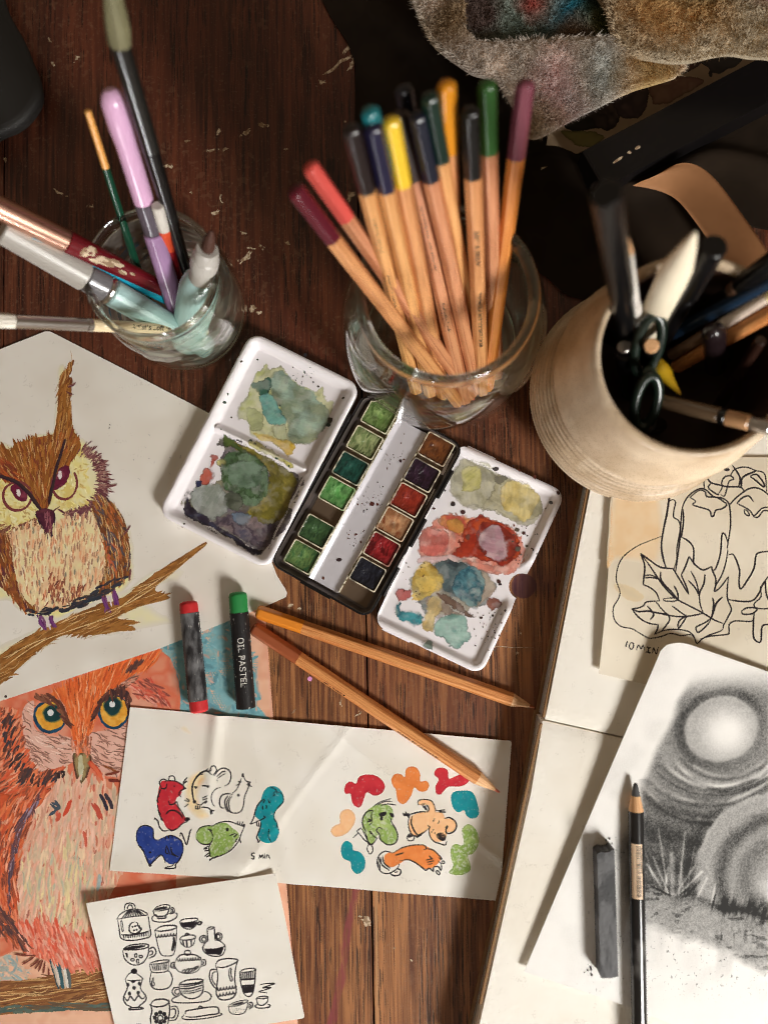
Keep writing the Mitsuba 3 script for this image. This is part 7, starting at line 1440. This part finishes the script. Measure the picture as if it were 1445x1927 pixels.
# fleece: folded cloth with a pile of single tufts
k = thing('fleece_blanket', 'fluffy tie-dyed fleece blanket bunched in the upper right corner', 'blanket')
def pile(px, zb, hf, colf, n, lab, flow, L=3.6):
    o = pxpoly(px, zb); o = resample(spline(o, True, 6), 3.0, True)
    v, f, u = solid_sheet(o, 3.0, hf, lambda z: z-9.0)
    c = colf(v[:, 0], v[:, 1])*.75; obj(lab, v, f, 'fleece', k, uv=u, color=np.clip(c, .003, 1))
    pg = Polygon(o).buffer(0); x0, y0, x1, y1 = pg.bounds; P = rng.random((n*3, 2))*[x1-x0, y1-y0]+[x0, y0]
    P = P[shapely.contains(pg, shapely.points(P))][:n]
    bd_ = pg.exterior; E_n = n//9; pb = np.array([bd_.interpolate(t, normalized=True).coords[0] for t in rng.random(E_n)]); 
    out_d = pb-np.array([bd_.interpolate(0, normalized=True).coords[0]]) ; 
    Pa = np.vstack([P, pb]); z = hf(Pa[:, 0], Pa[:, 1])
    z[len(P):] -= rng.random(E_n)*6
    fl = np.stack(flow(Pa[:, 0], Pa[:, 1]), 1)+np.stack([fb(Pa[:, 0], Pa[:, 1], .28, 61, 2), fb(Pa[:, 0], Pa[:, 1], .28, 87, 2)], 1)*3.2+rng.normal(size=(len(Pa), 2))*.22
    cb = np.array(pg.centroid.coords[0]); od = pb-cb; od /= np.linalg.norm(od, axis=1, keepdims=True); fl[len(P):] = od*1.1+rng.normal(size=(E_n, 2))*.4
    d3 = np.c_[fl*.8, .7+.3*rng.random(len(Pa))]; d3 /= np.linalg.norm(d3, axis=1, keepdims=True)
    ln = L*(.5+.8*rng.random(len(Pa)))[:, None]; base = np.c_[Pa, z-.3]
    side = np.cross(d3, rng.normal(size=(len(Pa), 3))); side /= np.linalg.norm(side, axis=1, keepdims=True); wd = .20
    bend = np.c_[fl*.3+rng.normal(size=fl.shape)*.5, -np.full(len(Pa), .25)]
    m_ = base+d3*ln*.55; t_ = base+d3*ln*.95+bend*ln*.35
    V = np.stack([base-side*wd, base+side*wd, m_-side*wd*.8, m_+side*wd*.8, t_], 1).reshape(-1, 3); i = np.arange(len(Pa))*5
    F = np.vstack([np.stack([i, i+1, i+2], 1), np.stack([i+1, i+3, i+2], 1), np.stack([i+2, i+3, i+4], 1)])
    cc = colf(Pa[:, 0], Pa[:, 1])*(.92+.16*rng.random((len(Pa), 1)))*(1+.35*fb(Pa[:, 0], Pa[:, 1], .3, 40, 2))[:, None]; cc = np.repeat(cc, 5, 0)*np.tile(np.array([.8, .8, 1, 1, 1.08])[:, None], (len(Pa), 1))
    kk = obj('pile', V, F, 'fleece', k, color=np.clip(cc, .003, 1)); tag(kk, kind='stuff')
def tie(spots, base):
    def fn(x, y):
        x, y = np.asarray(x), np.asarray(y); c = np.tile(base, (len(x), 1)); n_w = fb(x, y, .05, 4)*26
        c = c*(1+.5*fb(x, y, .06, 9)[:, None])
        for u_, v_, z_, r_, col in spots:
            p_ = at(u_, v_, z_)[:2]; w_ = np.clip(1.35-(np.hypot(x-p_[0], y-p_[1])+n_w)/r_, 0, 1)[:, None]; c = c*(1-w_)+col*w_
        return c
    return fn
zf = 56.0
def hA(x, y): return 47+8*fb(x, y, .03, 1)
def hB(x, y):
    p = spline(pxpoly([(862, -40), (872, 60), (905, 88), (1040, 86), (1160, 78)], zf), sub=8); dd = np.min(np.hypot(x[:, None]-p[None, :, 0], y[:, None]-p[None, :, 1]), axis=1)
    return 47+9*np.exp(-(dd/12)**2)-.0035*dd**2+5*fb(x, y, .035, 5)
def hC(x, y):
    p = spline(pxpoly([(1150, 30), (1300, 50), (1460, 40)], zf), sub=8); dd = np.min(np.hypot(x[:, None]-p[None, :, 0], y[:, None]-p[None, :, 1]), axis=1)
    return 60-.006*dd**2+6*fb(x, y, .04, 7)
LT = C(250, 236, 222)
pile([(852, -60), (1240, -60), (1235, 92), (1160, 104), (1060, 112), (960, 116), (900, 108), (862, 60)], 46, hA, tie([(985, 45, 47, 24, C(136, 150, 140)), (1085, 25, 47, 20, C(46, 116, 134)), (1010, 5, 47, 11, C(176, 86, 76)), (900, 20, 47, 12, C(104, 86, 80)), (1140, 40, 47, 14, C(110, 116, 70)), (1080, 66, 47, 12, C(140, 116, 96))], C(160, 154, 142)), 20000, 'inner_fold', lambda x, y: (.2+0*x, -.6+0*y))
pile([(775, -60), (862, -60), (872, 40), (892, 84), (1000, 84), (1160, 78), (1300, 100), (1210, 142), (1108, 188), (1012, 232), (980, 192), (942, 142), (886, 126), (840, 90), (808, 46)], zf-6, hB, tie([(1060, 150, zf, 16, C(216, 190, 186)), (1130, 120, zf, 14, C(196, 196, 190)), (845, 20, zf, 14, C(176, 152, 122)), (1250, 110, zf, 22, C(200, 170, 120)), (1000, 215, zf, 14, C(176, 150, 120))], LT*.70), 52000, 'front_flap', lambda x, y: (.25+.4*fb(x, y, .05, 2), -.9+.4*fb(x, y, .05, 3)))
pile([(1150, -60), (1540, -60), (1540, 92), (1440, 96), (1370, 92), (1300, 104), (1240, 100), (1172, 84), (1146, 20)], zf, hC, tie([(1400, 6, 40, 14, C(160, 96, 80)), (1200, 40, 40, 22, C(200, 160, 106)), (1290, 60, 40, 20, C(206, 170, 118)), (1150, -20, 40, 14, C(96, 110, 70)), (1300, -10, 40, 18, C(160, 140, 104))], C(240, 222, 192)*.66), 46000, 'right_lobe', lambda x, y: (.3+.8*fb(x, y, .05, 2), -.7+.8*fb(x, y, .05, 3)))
labels = {k: v for k, v in labels.items() if v}
